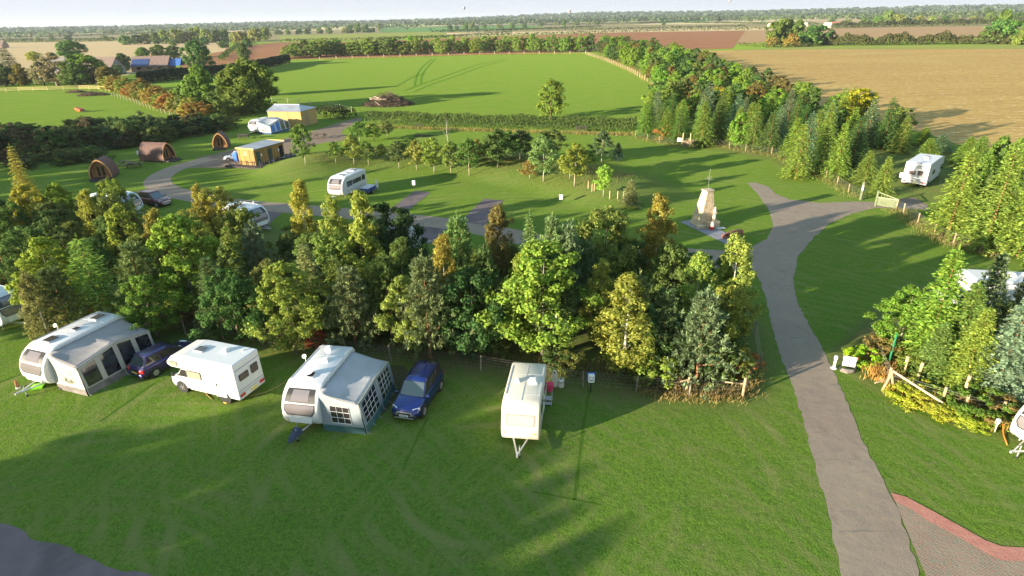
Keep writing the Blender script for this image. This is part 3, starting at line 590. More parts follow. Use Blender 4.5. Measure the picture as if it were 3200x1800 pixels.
# scattered distant trees: base pixel, height m, width m, colour, label
far = [(265, 104, 13, 16, DG), (205, 106, 10, 14, MG), (318, 103, 10, 15, OL), (345, 102, 9, 12, MG), (140, 107, 10, 12, DG), (60, 106, 9, 12, MG), (100, 107, 8, 12, DG), (165, 128, 7, 9, MG), (215, 129, 8, 10, DG), (30, 130, 6, 9, OL), (75, 130, 6, 9, MG), (120, 130, 6, 9, OL), (330, 126, 7, 10, MG), (350, 126, 6, 8, OL),
       (396, 140, 9, 14, MG), (430, 138, 10, 14, DG), (455, 137, 13, 13, OL), (490, 139, 11, 12, DG), (520, 136, 14, 14, OL), (560, 136, 16, 17, OL), (590, 135, 15, 15, (.12, .12, .04)), (620, 134, 16, 16, OL), (650, 134, 15, 15, (.10, .11, .035)), (680, 132, 15, 14, OL), (705, 132, 12, 12, MG), (640, 140, 8, 9, DG), (545, 142, 7, 9, MG),
       (735, 138, 10, 10, OL), (760, 142, 12, 13, (.14, .13, .03)), (800, 130, 15, 15, (.13, .125, .03)), (775, 148, 10, 10, DG), (830, 126, 13, 15, OL), (700, 150, 6, 8, DG),
       (870, 108, 9, 12, DG), (900, 108, 8, 10, MG), (935, 107, 9, 12, DG), (960, 107, 9, 11, DG), (1000, 105, 9, 13, MG), (1030, 105, 10, 12, MG), (1080, 104, 10, 12, OL), (1095, 103, 15, 15, DG), (1120, 102, 15, 15, MG), (1145, 102, 13, 13, DG), (1165, 101, 9, 10, DG), (1185, 96, 12, 8, OL),
       (1405, 92, 9, 13, DG), (1428, 92, 8, 9, DG), (1455, 91, 11, 14, MG), (1475, 91, 12, 14, OL), (1490, 92, 8, 9, DG), (1272, 92, 4, 6, DG), (1345, 94, 3, 5, DG), (1515, 89, 8, 10, MG), (1560, 88, 9, 13, OL), (1600, 89, 9, 14, MG), (1640, 87, 9, 12, DG), (1690, 82, 9, 13, MG), (1762, 84, 11, 13, MG), (1735, 80, 8, 11, OL), (1800, 79, 9, 15, MG), (1840, 78, 10, 15, OL), (1865, 77, 9, 14, DG),
       (2075, 79, 8, 8, DG), (2140, 68, 9, 9, DG), (2247, 68, 8, 11, DG), (2020, 66, 9, 13, MG), (1960, 68, 8, 12, DG),
       (2420, 140, 12, 15, MG), (2445, 138, 15, 15, (.075, .105, .03)), (2475, 137, 16, 15, MG), (2410, 146, 7, 9, (.16, .12, .03)), (2470, 147, 7, 10, (.18, .13, .03)), (2545, 142, 12, 16, DG), (2525, 144, 9, 10, MG), (2590, 140, 7, 9, DG), (3120, 136, 13, 17, (.05, .09, .025)), (3085, 138, 9, 11, MG), (3150, 137, 11, 13, (.045, .08, .02)), (3190, 140, 8, 9, OL),
       (2700, 84, 11, 14, MG), (2740, 80, 15, 16, MG), (2770, 78, 18, 20, (.07, .10, .035)), (2800, 78, 15, 16, OL), (2830, 77, 11, 13, DG), (2870, 76, 11, 16, OL), (2910, 76, 11, 17, (.10, .12, .04)), (2950, 74, 11, 12, DG), (2980, 74, 10, 12, MG), (3040, 72, 10, 12, OL), (3090, 72, 16, 14, MG), (3135, 72, 13, 14, OL), (3175, 70, 12, 16, DG), (3080, 60, 22, 14, DG), (3110, 56, 15, 14, MG), (2850, 54, 12, 13, DG), (3190, 62, 12, 12, MG), (2600, 72, 8, 10, DG), (2500, 74, 8, 10, MG), (2650, 74, 7, 10, OL), (2350, 60, 14, 22, OL), (2330, 62, 11, 18, MG), (3120, 134, 17, 9, MG)]
lab = {0: 'dark', 1: 'mid green', 2: 'olive'}
for i, (px, py, h, w, c) in enumerate(far):
    p = G(px, py); k = 'dark' if sum(c) < .125 else ('mid green' if sum(c) < .19 else 'olive yellow'); side = 'left' if px < 860 else ('centre' if px < 2300 else 'right')
    tree('fartree', p, h * (.85 + (i * 37 % 10) * .04), w * (.8 + (i * 53 % 10) * .05), tuple(v * 1.25 for v in c), 'field_tree', '%s rounded tree among the far fields at the %s' % (k, side), group='%s field trees at the %s' % (k, side))

# ---------------------------------------------------------------- buildings
brickw = mat('brick_wall', (.24, .15, .11), .9, noise=(3, .2)); creamw = mat('cream_wall', (.62, .56, .44), .9); slate = mat('slate_roof', (.10, .12, .17), .7, noise=(2, .25), bump=(3, .05)); tileb = mat('brown_tiles', (.17, .12, .10), .85, noise=(1.5, .25), bump=(2.5, .06))
redt = mat('red_tiles', (.30, .12, .07), .9, noise=(1, .2)); glassd = mat('window_glass', (.015, .018, .022), .08, spec=.8); whitep = mat('white_paint', (.80, .79, .76), .45); greyw = mat('weathered_wall', (.26, .25, .25), .9, noise=(1, .2)); blueg = mat('blue_sheet', (.05, .13, .38), .5)
def house(P, rz, L, Wd, hw, hr, wall, roof, name, label, cat='house', chim=0, wins=4, group=None):
    t = thing(name, P, rz, label, cat, group); x, y = L / 2, Wd / 2
    m = MB(); m.hexa([(-x, -y, 0), (x, -y, 0), (x, y, 0), (-x, y, 0), (-x, -y, hw), (x, -y, hw), (x, y, hw), (-x, y, hw)])
    m.prism([(-y, hw), (y, hw), (0, hr - .15)], -x, -x + .02, 'x'); m.prism([(-y, hw), (y, hw), (0, hr - .15)], x - .02, x, 'x'); m.build('wall', wall, t)
    m = MB(); e = .4; k = (hr - hw) / y
    for s in (-1, 1): m.hexa([(-x - e, s * (y + e), hw - e * k), (x + e, s * (y + e), hw - e * k), (x + e, 0, hr), (-x - e, 0, hr), (-x - e, s * (y + e), hw - e * k + .2), (x + e, s * (y + e), hw - e * k + .2), (x + e, 0, hr + .22), (-x - e, 0, hr + .22)])
    rf = m.build('roof', roof, t)
    for i in range(chim):
        m = MB(); m.box((-x + .8 + i * (L - 1.6) / max(1, chim - 1) if chim > 1 else 0, 0, hr + .5), (.7, .5, 1.6)); m.build('chimney', brickw, rf)
    for s in (-1, 1):
        for i in range(wins):
            m = MB(); m.panel((-x + (i + .7) * L / (wins + .4), s * (y + .01), hw * .58), (1, 0, 0) if s < 0 else (-1, 0, 0), (0, 0, 1), L / wins * .35, hw * .36, .02, .03); m.build('window', glassd, t)
    return t
hp = G(470, 224); h1 = house((hp.x, hp.y + 4, 0), R(4), 17, 9.5, 2.7, 6.8, brickw, tileb, 'house', 'brown roofed bungalow with dark solar panels behind the tall hedge', chim=1, wins=3)
m = MB(); yy = -4.75 - .4; k = (6.8 - 2.7) / 4.75
for q, w in ((-4.3, 8.0),):
    m.hexa([(q - w / 2, -5.0, 2.72), (q + w / 2, -5.0, 2.72), (q + w / 2, -1.7, 5.56), (q - w / 2, -1.7, 5.56), (q - w / 2, -5.0, 2.9), (q + w / 2, -5.0, 2.9), (q + w / 2, -1.7, 5.75), (q - w / 2, -1.7, 5.75)])
m.build('solar_panel', mat('solar', (.03, .05, .14), .2), h1)
m = MB(); m.prism([(-3.2, 2.4), (3.2, 2.4), (0, 5.6)], 8.2, 14, 'x'); dm = m.build('gable_roof', blueg, h1)
hp = G(372, 232); house((hp.x - 9, hp.y, 0), R(-6), 20, 10, 3, 7.5, greyw, tileb, 'barn', 'brown roofed barn with a pale gable half hidden by trees', 'barn', wins=2)
hp = G(235, 222); house((hp.x, hp.y, 0), R(-4), 24, 10, 3, 6.5, greyw, mat('grey_roof', (.2, .18, .16), .8), 'barn', 'long grey roofed barn behind the bare birch', 'barn', wins=2)
hp = G(-6, 150); house((hp.x, hp.y, 0), R(3), 18, 11, 3, 8, brickw, tileb, 'barn', 'brown roofed barn cut by the left edge of the picture', 'barn', wins=2)
FHs = [(2448, 66, 9, creamw, redt, 'small distant white house with an orange roof'), (2546, 56, 14, creamw, redt, 'distant pair of white houses with red roofs'), (2577, 55, 9, creamw, tileb, 'distant small white cottage'), (2722, 50, 13, mat('yellow_wall', (.6, .5, .2), .9), redt, 'distant pale yellow house beside big trees'), (2846, 49, 26, creamw, redt, 'leftmost of three distant white sheds'), (2875, 48, 26, creamw, redt, 'middle of three distant white sheds'), (2897, 48, 16, creamw, redt, 'rightmost of three distant white sheds'),
       (3070, 46, 16, creamw, tileb, 'distant white house near the tall tree'), (3100, 46, 14, creamw, redt, 'distant white house right of the tall tree'), (2610, 82, 13, creamw, redt, 'red roofed farmhouse in front of the far hedge'), (2425, 86, 24, mat('cream_shed', (.6, .5, .34), .9), mat('cream_roof', (.7, .6, .4), .8), 'long cream farm shed'), (2508, 84, 12, creamw, creamw, 'small white farm building'), (2585, 86, 9, creamw, creamw, 'low white outbuilding by the farmhouse'),
       (2960, 44, 30, creamw, creamw, 'row of low white sheds on the far brown field'), (3010, 44, 28, creamw, creamw, 'second row of low white sheds on the far brown field')]
for i, (px, py, L, w_, r_, lb) in enumerate(FHs):
    house(G(px, py), R(-8 + i * 5 % 20), L, 7, 3.4, 6.2, w_, r_, 'farm_building', lb, 'building', wins=2)
for i, px in enumerate([812, 850, 890, 925, 958, 1010, 1035, 1100, 1128, 1225, 1240, 1270, 1320, 45, 60, 745]):
    house(G(px, 57 + .0205 * (1600 - px) + 12.5 + (i * 37 % 5) * .5), R(i * 40 % 30 - 15), 14 + i % 3 * 5, 8, 4.5, 8.5, [creamw, whitep, brickw][i % 3], [redt, tileb, slate][i % 3], 'village_house', ['tiny distant cream village house', 'tiny distant white village house', 'tiny distant brick village house'][i % 3], 'house', wins=2, group='distant village houses')
# balloons
def balloon(px, py, h, label, col):
    D = 1500; p = G(px, py, 0) if False else None
    a = (px - 1600) / FPX; b = -(py - 900) / FPX; d = _F + (a * _c + b * _s) * _R + (-a * _s + b * _c) * _U
    P = Vector((0, 0, CAM_H)) + Vector(d) * (D / d[1])
    t = thing('hot_air_balloon', (P.x, P.y, P.z - h / 2), 0, label, 'balloon', 'hot air balloons low in the sky')
    rings = []
    for i in range(12):
        u = i / 11; z = h * (.16 + .84 * u); r = h * .36 * (math.sin(min(1, u * 1.25) * math.pi / 2) if u < .62 else math.sqrt(max(.001, 1 - ((u - .62) / .385) ** 2))) + .02 * h
        rings.append([(r * math.cos(k * R(30)), r * math.sin(k * R(30)), z) for k in range(12)])
    MB().loft(rings).build('envelope', mat('balloon_cloth%d' % int(px), col, .7), t, smooth=True)
    MB().box((0, 0, h * .04), (h * .09, h * .09, h * .08)).build('basket', mat('wicker', (.2, .12, .06), .9), t)
    m = MB()
    for sx in (-1, 1):
        for sy in (-1, 1): m.tube([(sx * h * .04, sy * h * .04, h * .08), (sx * h * .05, sy * h * .05, h * .18)], .12, 4)
    m.build('rope', _m['wicker'], t)
balloon(1450, 27, 9.5, 'small grey balloon highest above the horizon left of centre', (.24, .27, .33))
balloon(1780, 37, 9, 'small brownish balloon just above the trees right of centre', (.35, .25, .22))
balloon(2281, 4, 8.5, 'small grey balloon cut by the top edge', (.3, .28, .3))
# ---------------------------------------------------------------- vehicle materials
vanw = mat('caravan_white', (.62, .62, .63), .32, coat=.3, noise=(.8, .03)); vang = mat('caravan_grey_trim', (.45, .46, .48), .4); cream = mat('caravan_cream', (.62, .57, .47), .4, noise=(1.2, .05))
tint = mat('tinted_acrylic', (.035, .028, .032), .06, spec=.9, coat=.5); blind = mat('blind_behind_glass', (.17, .15, .16), .12, spec=.8, coat=.6); rubber = mat('rubber', (.02, .02, .02), .85); alloy = mat('alloy', (.55, .55, .56), .3, metal=.8)
steel = mat('galvanised', (.55, .56, .57), .45, metal=.6); blackp = mat('black_plastic', (.02, .02, .022), .5); redl = mat('red_lens', (.55, .02, .02), .2, coat=.5); clearl = mat('clear_lens', (.75, .76, .76), .12, coat=.6); amber = mat('amber_lens', (.8, .28, .02), .3)
yplate = mat('yellow_plate', (.78, .60, .05), .4); wplate = mat('white_plate', (.8, .8, .78), .4); ink = mat('ink', (.02, .02, .025), .6); decal = mat('grey_decal', (.25, .27, .32), .5)
def wheel(root, x, y, r=.32, w=.2, rim=alloy, name='wheel', hub=.62):
    m = MB(); m.tube([(x, y - w / 2, r), (x, y + w / 2, r)], r, 20); wh = m.build(name, rubber, root, bevel=.02)
    s = 1 if y > 0 else -1; m = MB(); yo = y + s * (w / 2); m.tube([(x, yo - s * .02, r), (x, yo + s * .006, r)], r * hub, 16)
    rr = m.build('rim', rim, wh)
    m = MB()
    for k in range(5):
        a = k * 2 * math.pi / 5; m.box((x + math.cos(a) * r * .33, yo + s * .012, r + math.sin(a) * r * .33), (r * .5, .02, .05), ry=-a)
    m.build('spoke', mat('spoke', (.4, .4, .41), .35, metal=.7), rr)
    return wh
def profile_strip(prof, z0, z1, wf, n=8, off=.014):
    """window following a front/rear profile (list of (x,z)); wf(t)-> half width"""
    zs = [p[1] for p in prof]
    def at(z):
        for (xa, za), (xb, zb) in zip(prof[:-1], prof[1:]):
            if za <= z <= zb and zb > za:
                t = (z - za) / (zb - za); nn = Vector((zb - za, -(xb - xa))).normalized(); return xa + (xb - xa) * t, nn
        return prof[-1][0], Vector((0, 1))
    rows = []
    for i in range(n + 1):
        t = i / n; z = z0 + (z1 - z0) * t; x, nn = at(z); sg = 1 if x > 0 else -1; w = wf(t)
        rows.append((x + abs(nn.x) * off * sg, z + off * .4, w))
    m = MB(); vs = []; fs = []
    for x, z, w in rows: vs += [(x, -w, z), (x, -w * .5, z), (x, 0, z), (x, w * .5, z), (x, w, z)]
    for i in range(n):
        for k in range(4): a = i * 5 + k; fs.append((a, a + 1, a + 6, a + 5))
    return m.add(vs, fs)
def roof_hatch(t, x, y, z, w, l, style=0, mb=None):
    m = MB(); m.box((x, y, z + .035), (l, w, .07)); h = m.build('roof_hatch', vang if style == 0 else whitep, t, bevel=.02)
    m = MB()
    if style == 0: m.box((x, y, z + .085), (l * .78, w * .78, .03)); m.build('hatch_glass', mat('hatch_glass', (.06, .05, .055), .1, coat=.6), h, bevel=.01)
    elif style == 1: m.hexa([(x - l * .42, y - w * .42, z + .07), (x + l * .42, y - w * .42, z + .07), (x + l * .42, y + w * .42, z + .07), (x - l * .42, y + w * .42, z + .07), (x - l * .3, y - w * .3, z + .2), (x + l * .3, y - w * .3, z + .2), (x + l * .3, y + w * .3, z + .2), (x - l * .3, y + w * .3, z + .2)]); m.build('hatch_lid', whitep, h, bevel=.02)
    else:       # lid propped open
        m.hexa([(x - l * .5, y - w * .45, z + .08), (x + l * .5, y - w * .45, z + .08), (x + l * .5, y + w * .45, z + .34), (x - l * .5, y + w * .45, z + .34), (x - l * .5, y - w * .45, z + .11), (x + l * .5, y - w * .45, z + .11), (x + l * .5, y + w * .45, z + .38), (x - l * .5, y + w * .45, z + .38)]); m.build('hatch_lid', whitep, h)
        m = MB(); m.box((x, y, z + .072), (l * .8, w * .8, .012)); m.build('hatch_opening', blackp, h)
def caravan(P, rz, L, Wd, H, label, style='modern', body=None, windows=(), hatches=(), dish=None, door=None, hitchcover=False, name='caravan', group=None, fwin=True, single=False):
    t = thing(name, P, rz, label, 'caravan', group); w = Wd / 2; x = L / 2; body = body or vanw
    if style == 'modern': F = [(x - .55, .38), (x - .18, .55), (x - .02, .85), (x, 1.15), (x - .05, 1.5), (x - .19, 1.85), (x - .42, 2.17), (x - .75, 2.42), (x - 1.15, H)]
    else: F = [(x - .25, .42), (x - .05, .75), (x, 1.15), (x - .08, 1.3), (x - .28, 2.0), (x - .36, 2.2), (x - .6, H - .08), (x - .9, H)]
    Rr = [(-x + .3, H), (-x + .12, H - .06), (-x, H - .25), (-x, .9), (-x + .1, .38)]
    poly = F + Rr; ws = [-w, -w + .07, 0, w - .07, w]
    rings = []
    cx, cz = 0, 1.4
    for yy in (-w, -w + .10, w - .10, w):
        k = 1 - (.035 if abs(yy) == w else 0); rings.append([(cx + (p[0] - cx) * (1 - (1 - k) * .6), yy, cz + (p[1] - cz) * (k if p[1] > cz else 1)) for p in poly])
    m = MB(); m.loft(rings); b = m.build('body', body, t, bevel=.03); b.modifiers['bevel'].angle_limit = R(40)
    # waist trim and skirt
    for s in (-1, 1):
        m = MB(); m.box((-.1, s * (w + .006), .5), (L * .82, .012, .12)); m.build('skirt', vang if style == 'modern' else mat('brown_stripe', (.35, .27, .2), .6), t)
    for (wx, wz, ww, wh, s, mt) in windows:
        m = MB(); m.panel((wx, s * (w + .002), wz), (-s, 0, 0), (0, 0, 1), ww + .08, wh + .08, .08, .012); fr = m.build('window', blackp, t)
        m = MB(); m.panel((wx, s * (w + .015), wz), (-s, 0, 0), (0, 0, 1), ww, wh, .06, .012); m.build('pane', tint if mt == 0 else blind, fr)
    if door:
        dx, s = door; m = MB(); m.panel((dx, s * (w + .002), 1.35), (-s, 0, 0), (0, 0, 1), .62, 1.75, .06, .02); dd = m.build('door', mat('door_white', (.74, .74, .73), .4), t)
        m = MB(); m.panel((dx, s * (w + .022), 1.75), (-s, 0, 0), (0, 0, 1), .36, .5, .06, .012); m.build('door_window', tint, dd)
        m = MB(); m.box((dx + .24, s * (w + .04), 1.25), (.06, .04, .16)); m.build('handle', blackp, dd)
    if fwin and style == 'modern':
        hw = w - .16
        fr = profile_strip(F, 1.13, 1.76, lambda u: hw * (.80 + .2 * min(1, u * 2.5)), off=.010).build('front_window', blackp, t, smooth=True)
        profile_strip(F, 1.19, 1.72, lambda u: (hw - .07) * (.80 + .2 * min(1, u * 2.5)), off=.020).build('pane', blind, fr, smooth=True)
        fr = profile_strip(F, 1.82, 2.40, lambda u: hw * (1 - .12 * u), off=.012).build('front_rooflight', blackp, t, smooth=True)
        profile_strip(F, 1.90, 2.35, lambda u: (hw * .58) * (1 - .1 * u), off=.024).build('pane', blind, fr, smooth=True)
        m = MB(); m.panel((x - .012, 0, .87), (0, 1, 0), (-.05, 0, 1), Wd * .62, .42, .1, .012); m.build('gas_locker', mat('locker', (.77, .77, .76), .35), t)
        for s in (-1, 1): m = MB(); m.box((x - .1, s * (w - .14), 1.05), (.1, .06, .3)); m.build('grab_handle', vang, t, bevel=.02)
        for s in (-1, 1): m = MB(); m.box((-x - .01, s * (w - .2), .95), (.04, .16, .5)); m.build('tail_light', redl, t, bevel=.02)
    if fwin and style == 'old':
        fr = profile_strip(F, 1.36, 1.94, lambda u: w - .24, off=.012).build('front_window', mat('brown_seal', (.3, .2, .15), .6), t); profile_strip(F, 1.40, 1.90, lambda u: w - .28, off=.022).build('pane', mat('pink_curtain', (.46, .36, .34), .3, coat=.5, noise=(9, .08)), fr)
        m = MB(); m.box((x - .055, 0, .9), (.03, Wd * .55, .4)); m.build('gas_locker', mat('locker_cream', (.70, .64, .52), .5), t, bevel=.02)
        for s in (-1, 1): m = MB(); m.box((x + .0, s * (w - .2), .98), (.04, .1, .05)); m.build('marker_lamp', amber, t)
        m = MB(); m.box((-.15, 0, H + .006), (L * .72, .035, .012)); m.build('roof_seam', vang, t)
    for s in (-1, 1):
        m = MB(); m.box((-.35, s * (w - .10), H + .004), (L - 1.9, .045, .03)); m.build('roof_rail', vang, t)
        for k, zz in enumerate((.72, .80)): m = MB(); m.box((-.2, s * (w + .003), zz), (L * .78, .010, .022)); m.build('side_stripe', decal, t)
    for k in range(2): m = MB(); m.box((-x + 1.4 + k * 1.9, 0, H + .002), (.03, Wd - .3, .01)); m.build('roof_joint', vang, t)
    # chassis
    m = MB()
    for s in (-1, 1): m.tube([(x - .9, s * .55, .42), (x + .95, s * .03, .42)], .045, 6)
    m.box((x + 1.05, 0, .44), (.35, .09, .10)); m.tube([(x + .72, .08, .02), (x + .72, .08, .75)], .03, 8); h = m.build('a_frame', steel, t)
    m = MB(); m.tube([(x + .8, .08, .75), (x + .8, -.1, .78)], .02, 5); m.box((x + .72, .08, .05), (.12, .08, .12)); m.build('jockey_wheel', rubber, h)
    if hitchcover: m = MB(); m.hexa([(x + .35, -.3, .35), (x + 1.35, -.12, .35), (x + 1.35, .12, .35), (x + .35, .3, .35), (x + .45, -.15, .75), (x + 1.2, -.08, .62), (x + 1.2, .08, .62), (x + .45, .15, .75)]); m.build('hitch_cover', mat('navy_cloth', (.045, .06, .11), .8), h, bevel=.04)
    for s in (-1, 1):
        wheel(t, -.2, s * (w - .14), .31, .18, name='wheel')
        for q in (x - .9, -x + .45): m = MB(); m.tube([(q, s * (w - .3), .45), (q + .12, s * (w - .25), .02)], .025, 5); m.build('corner_steady', steel, t)
    for hx, hy, ww, ll, st in hatches: roof_hatch(t, hx, hy, H - .005, ww, ll, st)
    if dish:
        dx, dy = dish; m = MB(); m.tube([(dx, dy, H - .2), (dx, dy, H + .25)], .02, 6); m.tube([(dx, dy, H + .3), (dx + .12, dy + .02, H + .38)], [.06, .13], 12); m.build('aerial_dish', whitep, t, smooth=False)
    return t

# ---------------------------------------------------------------- awnings
def awning(P, rz, x0, x1, y0, D, zi, zo, peak, label, cloth, wall, panelm, mud, trim, name='awning', wins=4, grid=False, endwin=True, sgn=1, bluewin=None, peakx=.5):
    """lean-to awning in the caravan's own frame; x from x0 (rear) to x1 (front); y0 inner edge, D depth towards sgn*y"""
    t = thing(name, P, rz, label, 'awning'); L = x1 - x0
    nx_, ny_ = 24, 8
    def edge_z(u): return zo + (peak - zo) * max(0, 1 - abs(u - peakx) / .5) ** 1.0
    vs = []; fs = []
    for i in range(nx_ + 1):
        u = i / nx_
        for j in range(ny_ + 1):
            v = j / ny_; z = zi + (edge_z(u) - zi) * v - .07 * math.sin(v * math.pi) * (1 if (i % 12) else .3) + .012 * math.sin(i * 2.1 + j)
            bul = .10 * math.sin(u * math.pi)
            vs.append((x0 + L * u, y0 + sgn * (v * (D - .18) + bul * v), z))
    for i in range(nx_):
        for j in range(ny_): a = i * (ny_ + 1) + j; fs.append((a, a + 1, a + ny_ + 2, a + ny_ + 1))
    m = MB(); m.add(vs, fs); rf = m.build('roof', cloth, t, smooth=True); so = rf.modifiers.new('thick', 'SOLIDIFY'); so.thickness = .02
    yo = y0 + sgn * D
    # front wall with sloping foot
    def front(u, z0, z1, off=0): pass
    def fpt(u, z):
        f = 1 - z / 2.2; return (x0 + L * u, yo + sgn * (.12 * f + .10 * math.sin(u * math.pi) - .18 * (1 - f)), z)
    m = MB(); n = 24; vs = []; fs = []
    for i in range(n + 1): u = i / n; vs += [fpt(u, .42), fpt(u, edge_z(u) - .03)]
    for i in range(n): fs.append((2 * i, 2 * i + 2, 2 * i + 3, 2 * i + 1))
    m.add(vs, fs); m.build('front_wall', wall, t)
    m = MB(); vs = []; fs = []
    for i in range(n + 1):
        u = i / n; a = fpt(u, 0); vs += [(a[0], a[1] + sgn * (.02 + .03 * math.sin(i * 1.7)), .0), fpt(u, .42)]
    for i in range(n): fs.append((2 * i, 2 * i + 2, 2 * i + 3, 2 * i + 1))
    m.add(vs, fs); m.build('mud_wall', mud, t)
    # windows in the front wall
    for i in range(wins):
        ua = (i + .13) / wins; ub = (i + .87) / wins; zt = min(edge_z(ua), edge_z(ub)) - .22; zt = max(zt, 1.3)
        ends = i == 0 or i == wins - 1
        o = .012 * sgn; P4 = [fpt(ua, .50), fpt(ub, .50), fpt(ub, edge_z(ub) - .16), fpt(ua, edge_z(ua) - .16)]
        P4 = [(a, b + o, c) for a, b, c in P4]
        m = MB(); m.add(P4, [(0, 1, 2, 3)]); wmat = (bluewin if (bluewin and i >= wins // 2) else (panelm if panelm else tint)); wo = m.build('window', wmat, t)
        so = wo.modifiers.new('t', 'SOLIDIFY'); so.thickness = .008; so.offset = 0
        if grid:
            g = MB()
            for k in range(1, 4): a = Vector(P4[0]).lerp(Vector(P4[1]), k / 4); b = Vector(P4[3]).lerp(Vector(P4[2]), k / 4); g.tube([a + Vector((0, o, 0)), b + Vector((0, o, 0))], .013, 4)
            for k in range(1, 4): a = Vector(P4[0]).lerp(Vector(P4[3]), k / 4); b = Vector(P4[1]).lerp(Vector(P4[2]), k / 4); g.tube([a + Vector((0, o, 0)), b + Vector((0, o, 0))], .013, 4)
            g.build('window_bar', whitep, wo)
    # end walls
    for e, (xe, se) in enumerate(((x1, 1), (x0, -1))):
        u = 1 if se > 0 else 0
        a = (xe + se * .02, y0, 0); b = (xe + se * .10, yo + sgn * .12, 0)
        def ept(v, z): f = 1 - z / 2.2; yy = y0 + (yo - y0) * v + sgn * v * (.12 * f - .18 * (1 - f)); return (xe + se * (.10 * f), yy, z)
        m = MB(); vs = []; fs = []; n2 = 8
        for i in range(n2 + 1): v = i / n2; vs += [ept(v, .42), ept(v, zi + (edge_z(u) - zi) * v - .07 * math.sin(v * math.pi) - .01)]
        for i in range(n2): fs.append((2 * i, 2 * i + 2, 2 * i + 3, 2 * i + 1))
        m.add(vs, fs); m.build('end_wall', wall, t)
        m = MB(); vs = []; fs = []
        for i in range(n2 + 1): v = i / n2; vs += [ept(v, 0.0), ept(v, .42)]
        for i in range(n2): fs.append((2 * i, 2 * i + 2, 2 * i + 3, 2 * i + 1))
        m.add(vs, fs); m.build('mud_wall', mud, t)
        if endwin:
            o = se * .012; P4 = [ept(.24, .6), ept(.72, .6), ept(.72, 1.62), ept(.24, 1.68)]; P4 = [(p[0] + o, p[1], p[2]) for p in P4]
            m = MB(); m.add(P4, [(0, 1, 2, 3)]); wo = m.build('end_window', tint if grid else mat('clear_film', (.42, .40, .36), .08, coat=1, noise=(2.2, .7)), t)
            if grid:
                g = MB()
                for k in range(0, 4): aa = Vector(P4[0]).lerp(Vector(P4[1]), k / 3); bb = Vector(P4[3]).lerp(Vector(P4[2]), k / 3); g.tube([aa + Vector((o, 0, 0)), bb + Vector((o, 0, 0))], .014, 4)
                for k in range(0, 4): aa = Vector(P4[0]).lerp(Vector(P4[3]), k / 3); bb = Vector(P4[1]).lerp(Vector(P4[2]), k / 3); g.tube([aa + Vector((o, 0, 0)), bb + Vector((o, 0, 0))], .014, 4)
                g.build('window_bar', whitep, wo)
            m = MB(); vs = []; fs = []                       # scalloped valance over the end wall
            for i in range(n2 * 2 + 1):
                v = i / (n2 * 2); zt = zi + (edge_z(u) - zi) * v - .07 * math.sin(v * math.pi); q = ept(v, zt); q2 = ept(v, zt - (.13 if i % 2 else .17)); vs += [(q[0] + o * 2, q[1], q[2] + .01), (q2[0] + o * 2.5, q2[1], q2[2])]
            for i in range(n2 * 2): fs.append((2 * i, 2 * i + 2, 2 * i + 3, 2 * i + 1))
            m.add(vs, fs); m.build('valance', trim, t)
    # poles at corners, eave piping
    m = MB(); pts = [(fpt(i / 12, 0)[0], y0 + sgn * (D - .17 + .1 * math.sin(i / 12 * math.pi)), edge_z(i / 12) + .01) for i in range(13)]; m.tube(pts, .025, 5); m.build('eave_trim', trim, t)
    for u in (0, .5, 1):
        m = MB(); a = Vector(fpt(u, 0.0)); b = Vector(fpt(u, edge_z(u))); m.tube([a + Vector((0, sgn * .03, 0)), b + Vector((0, sgn * .03, 0))], .022, 5); m.build('pole', steel, t)
    m = MB()
    for k in range(7): a = fpt(k / 6, 0); m.tube([(a[0], a[1] + sgn * .02, .12), (a[0], a[1] + sgn * .22, .01)], .008, 3)
    m.build('peg_loop', mat('strap', (.5, .48, .44), .8), t)
    return t

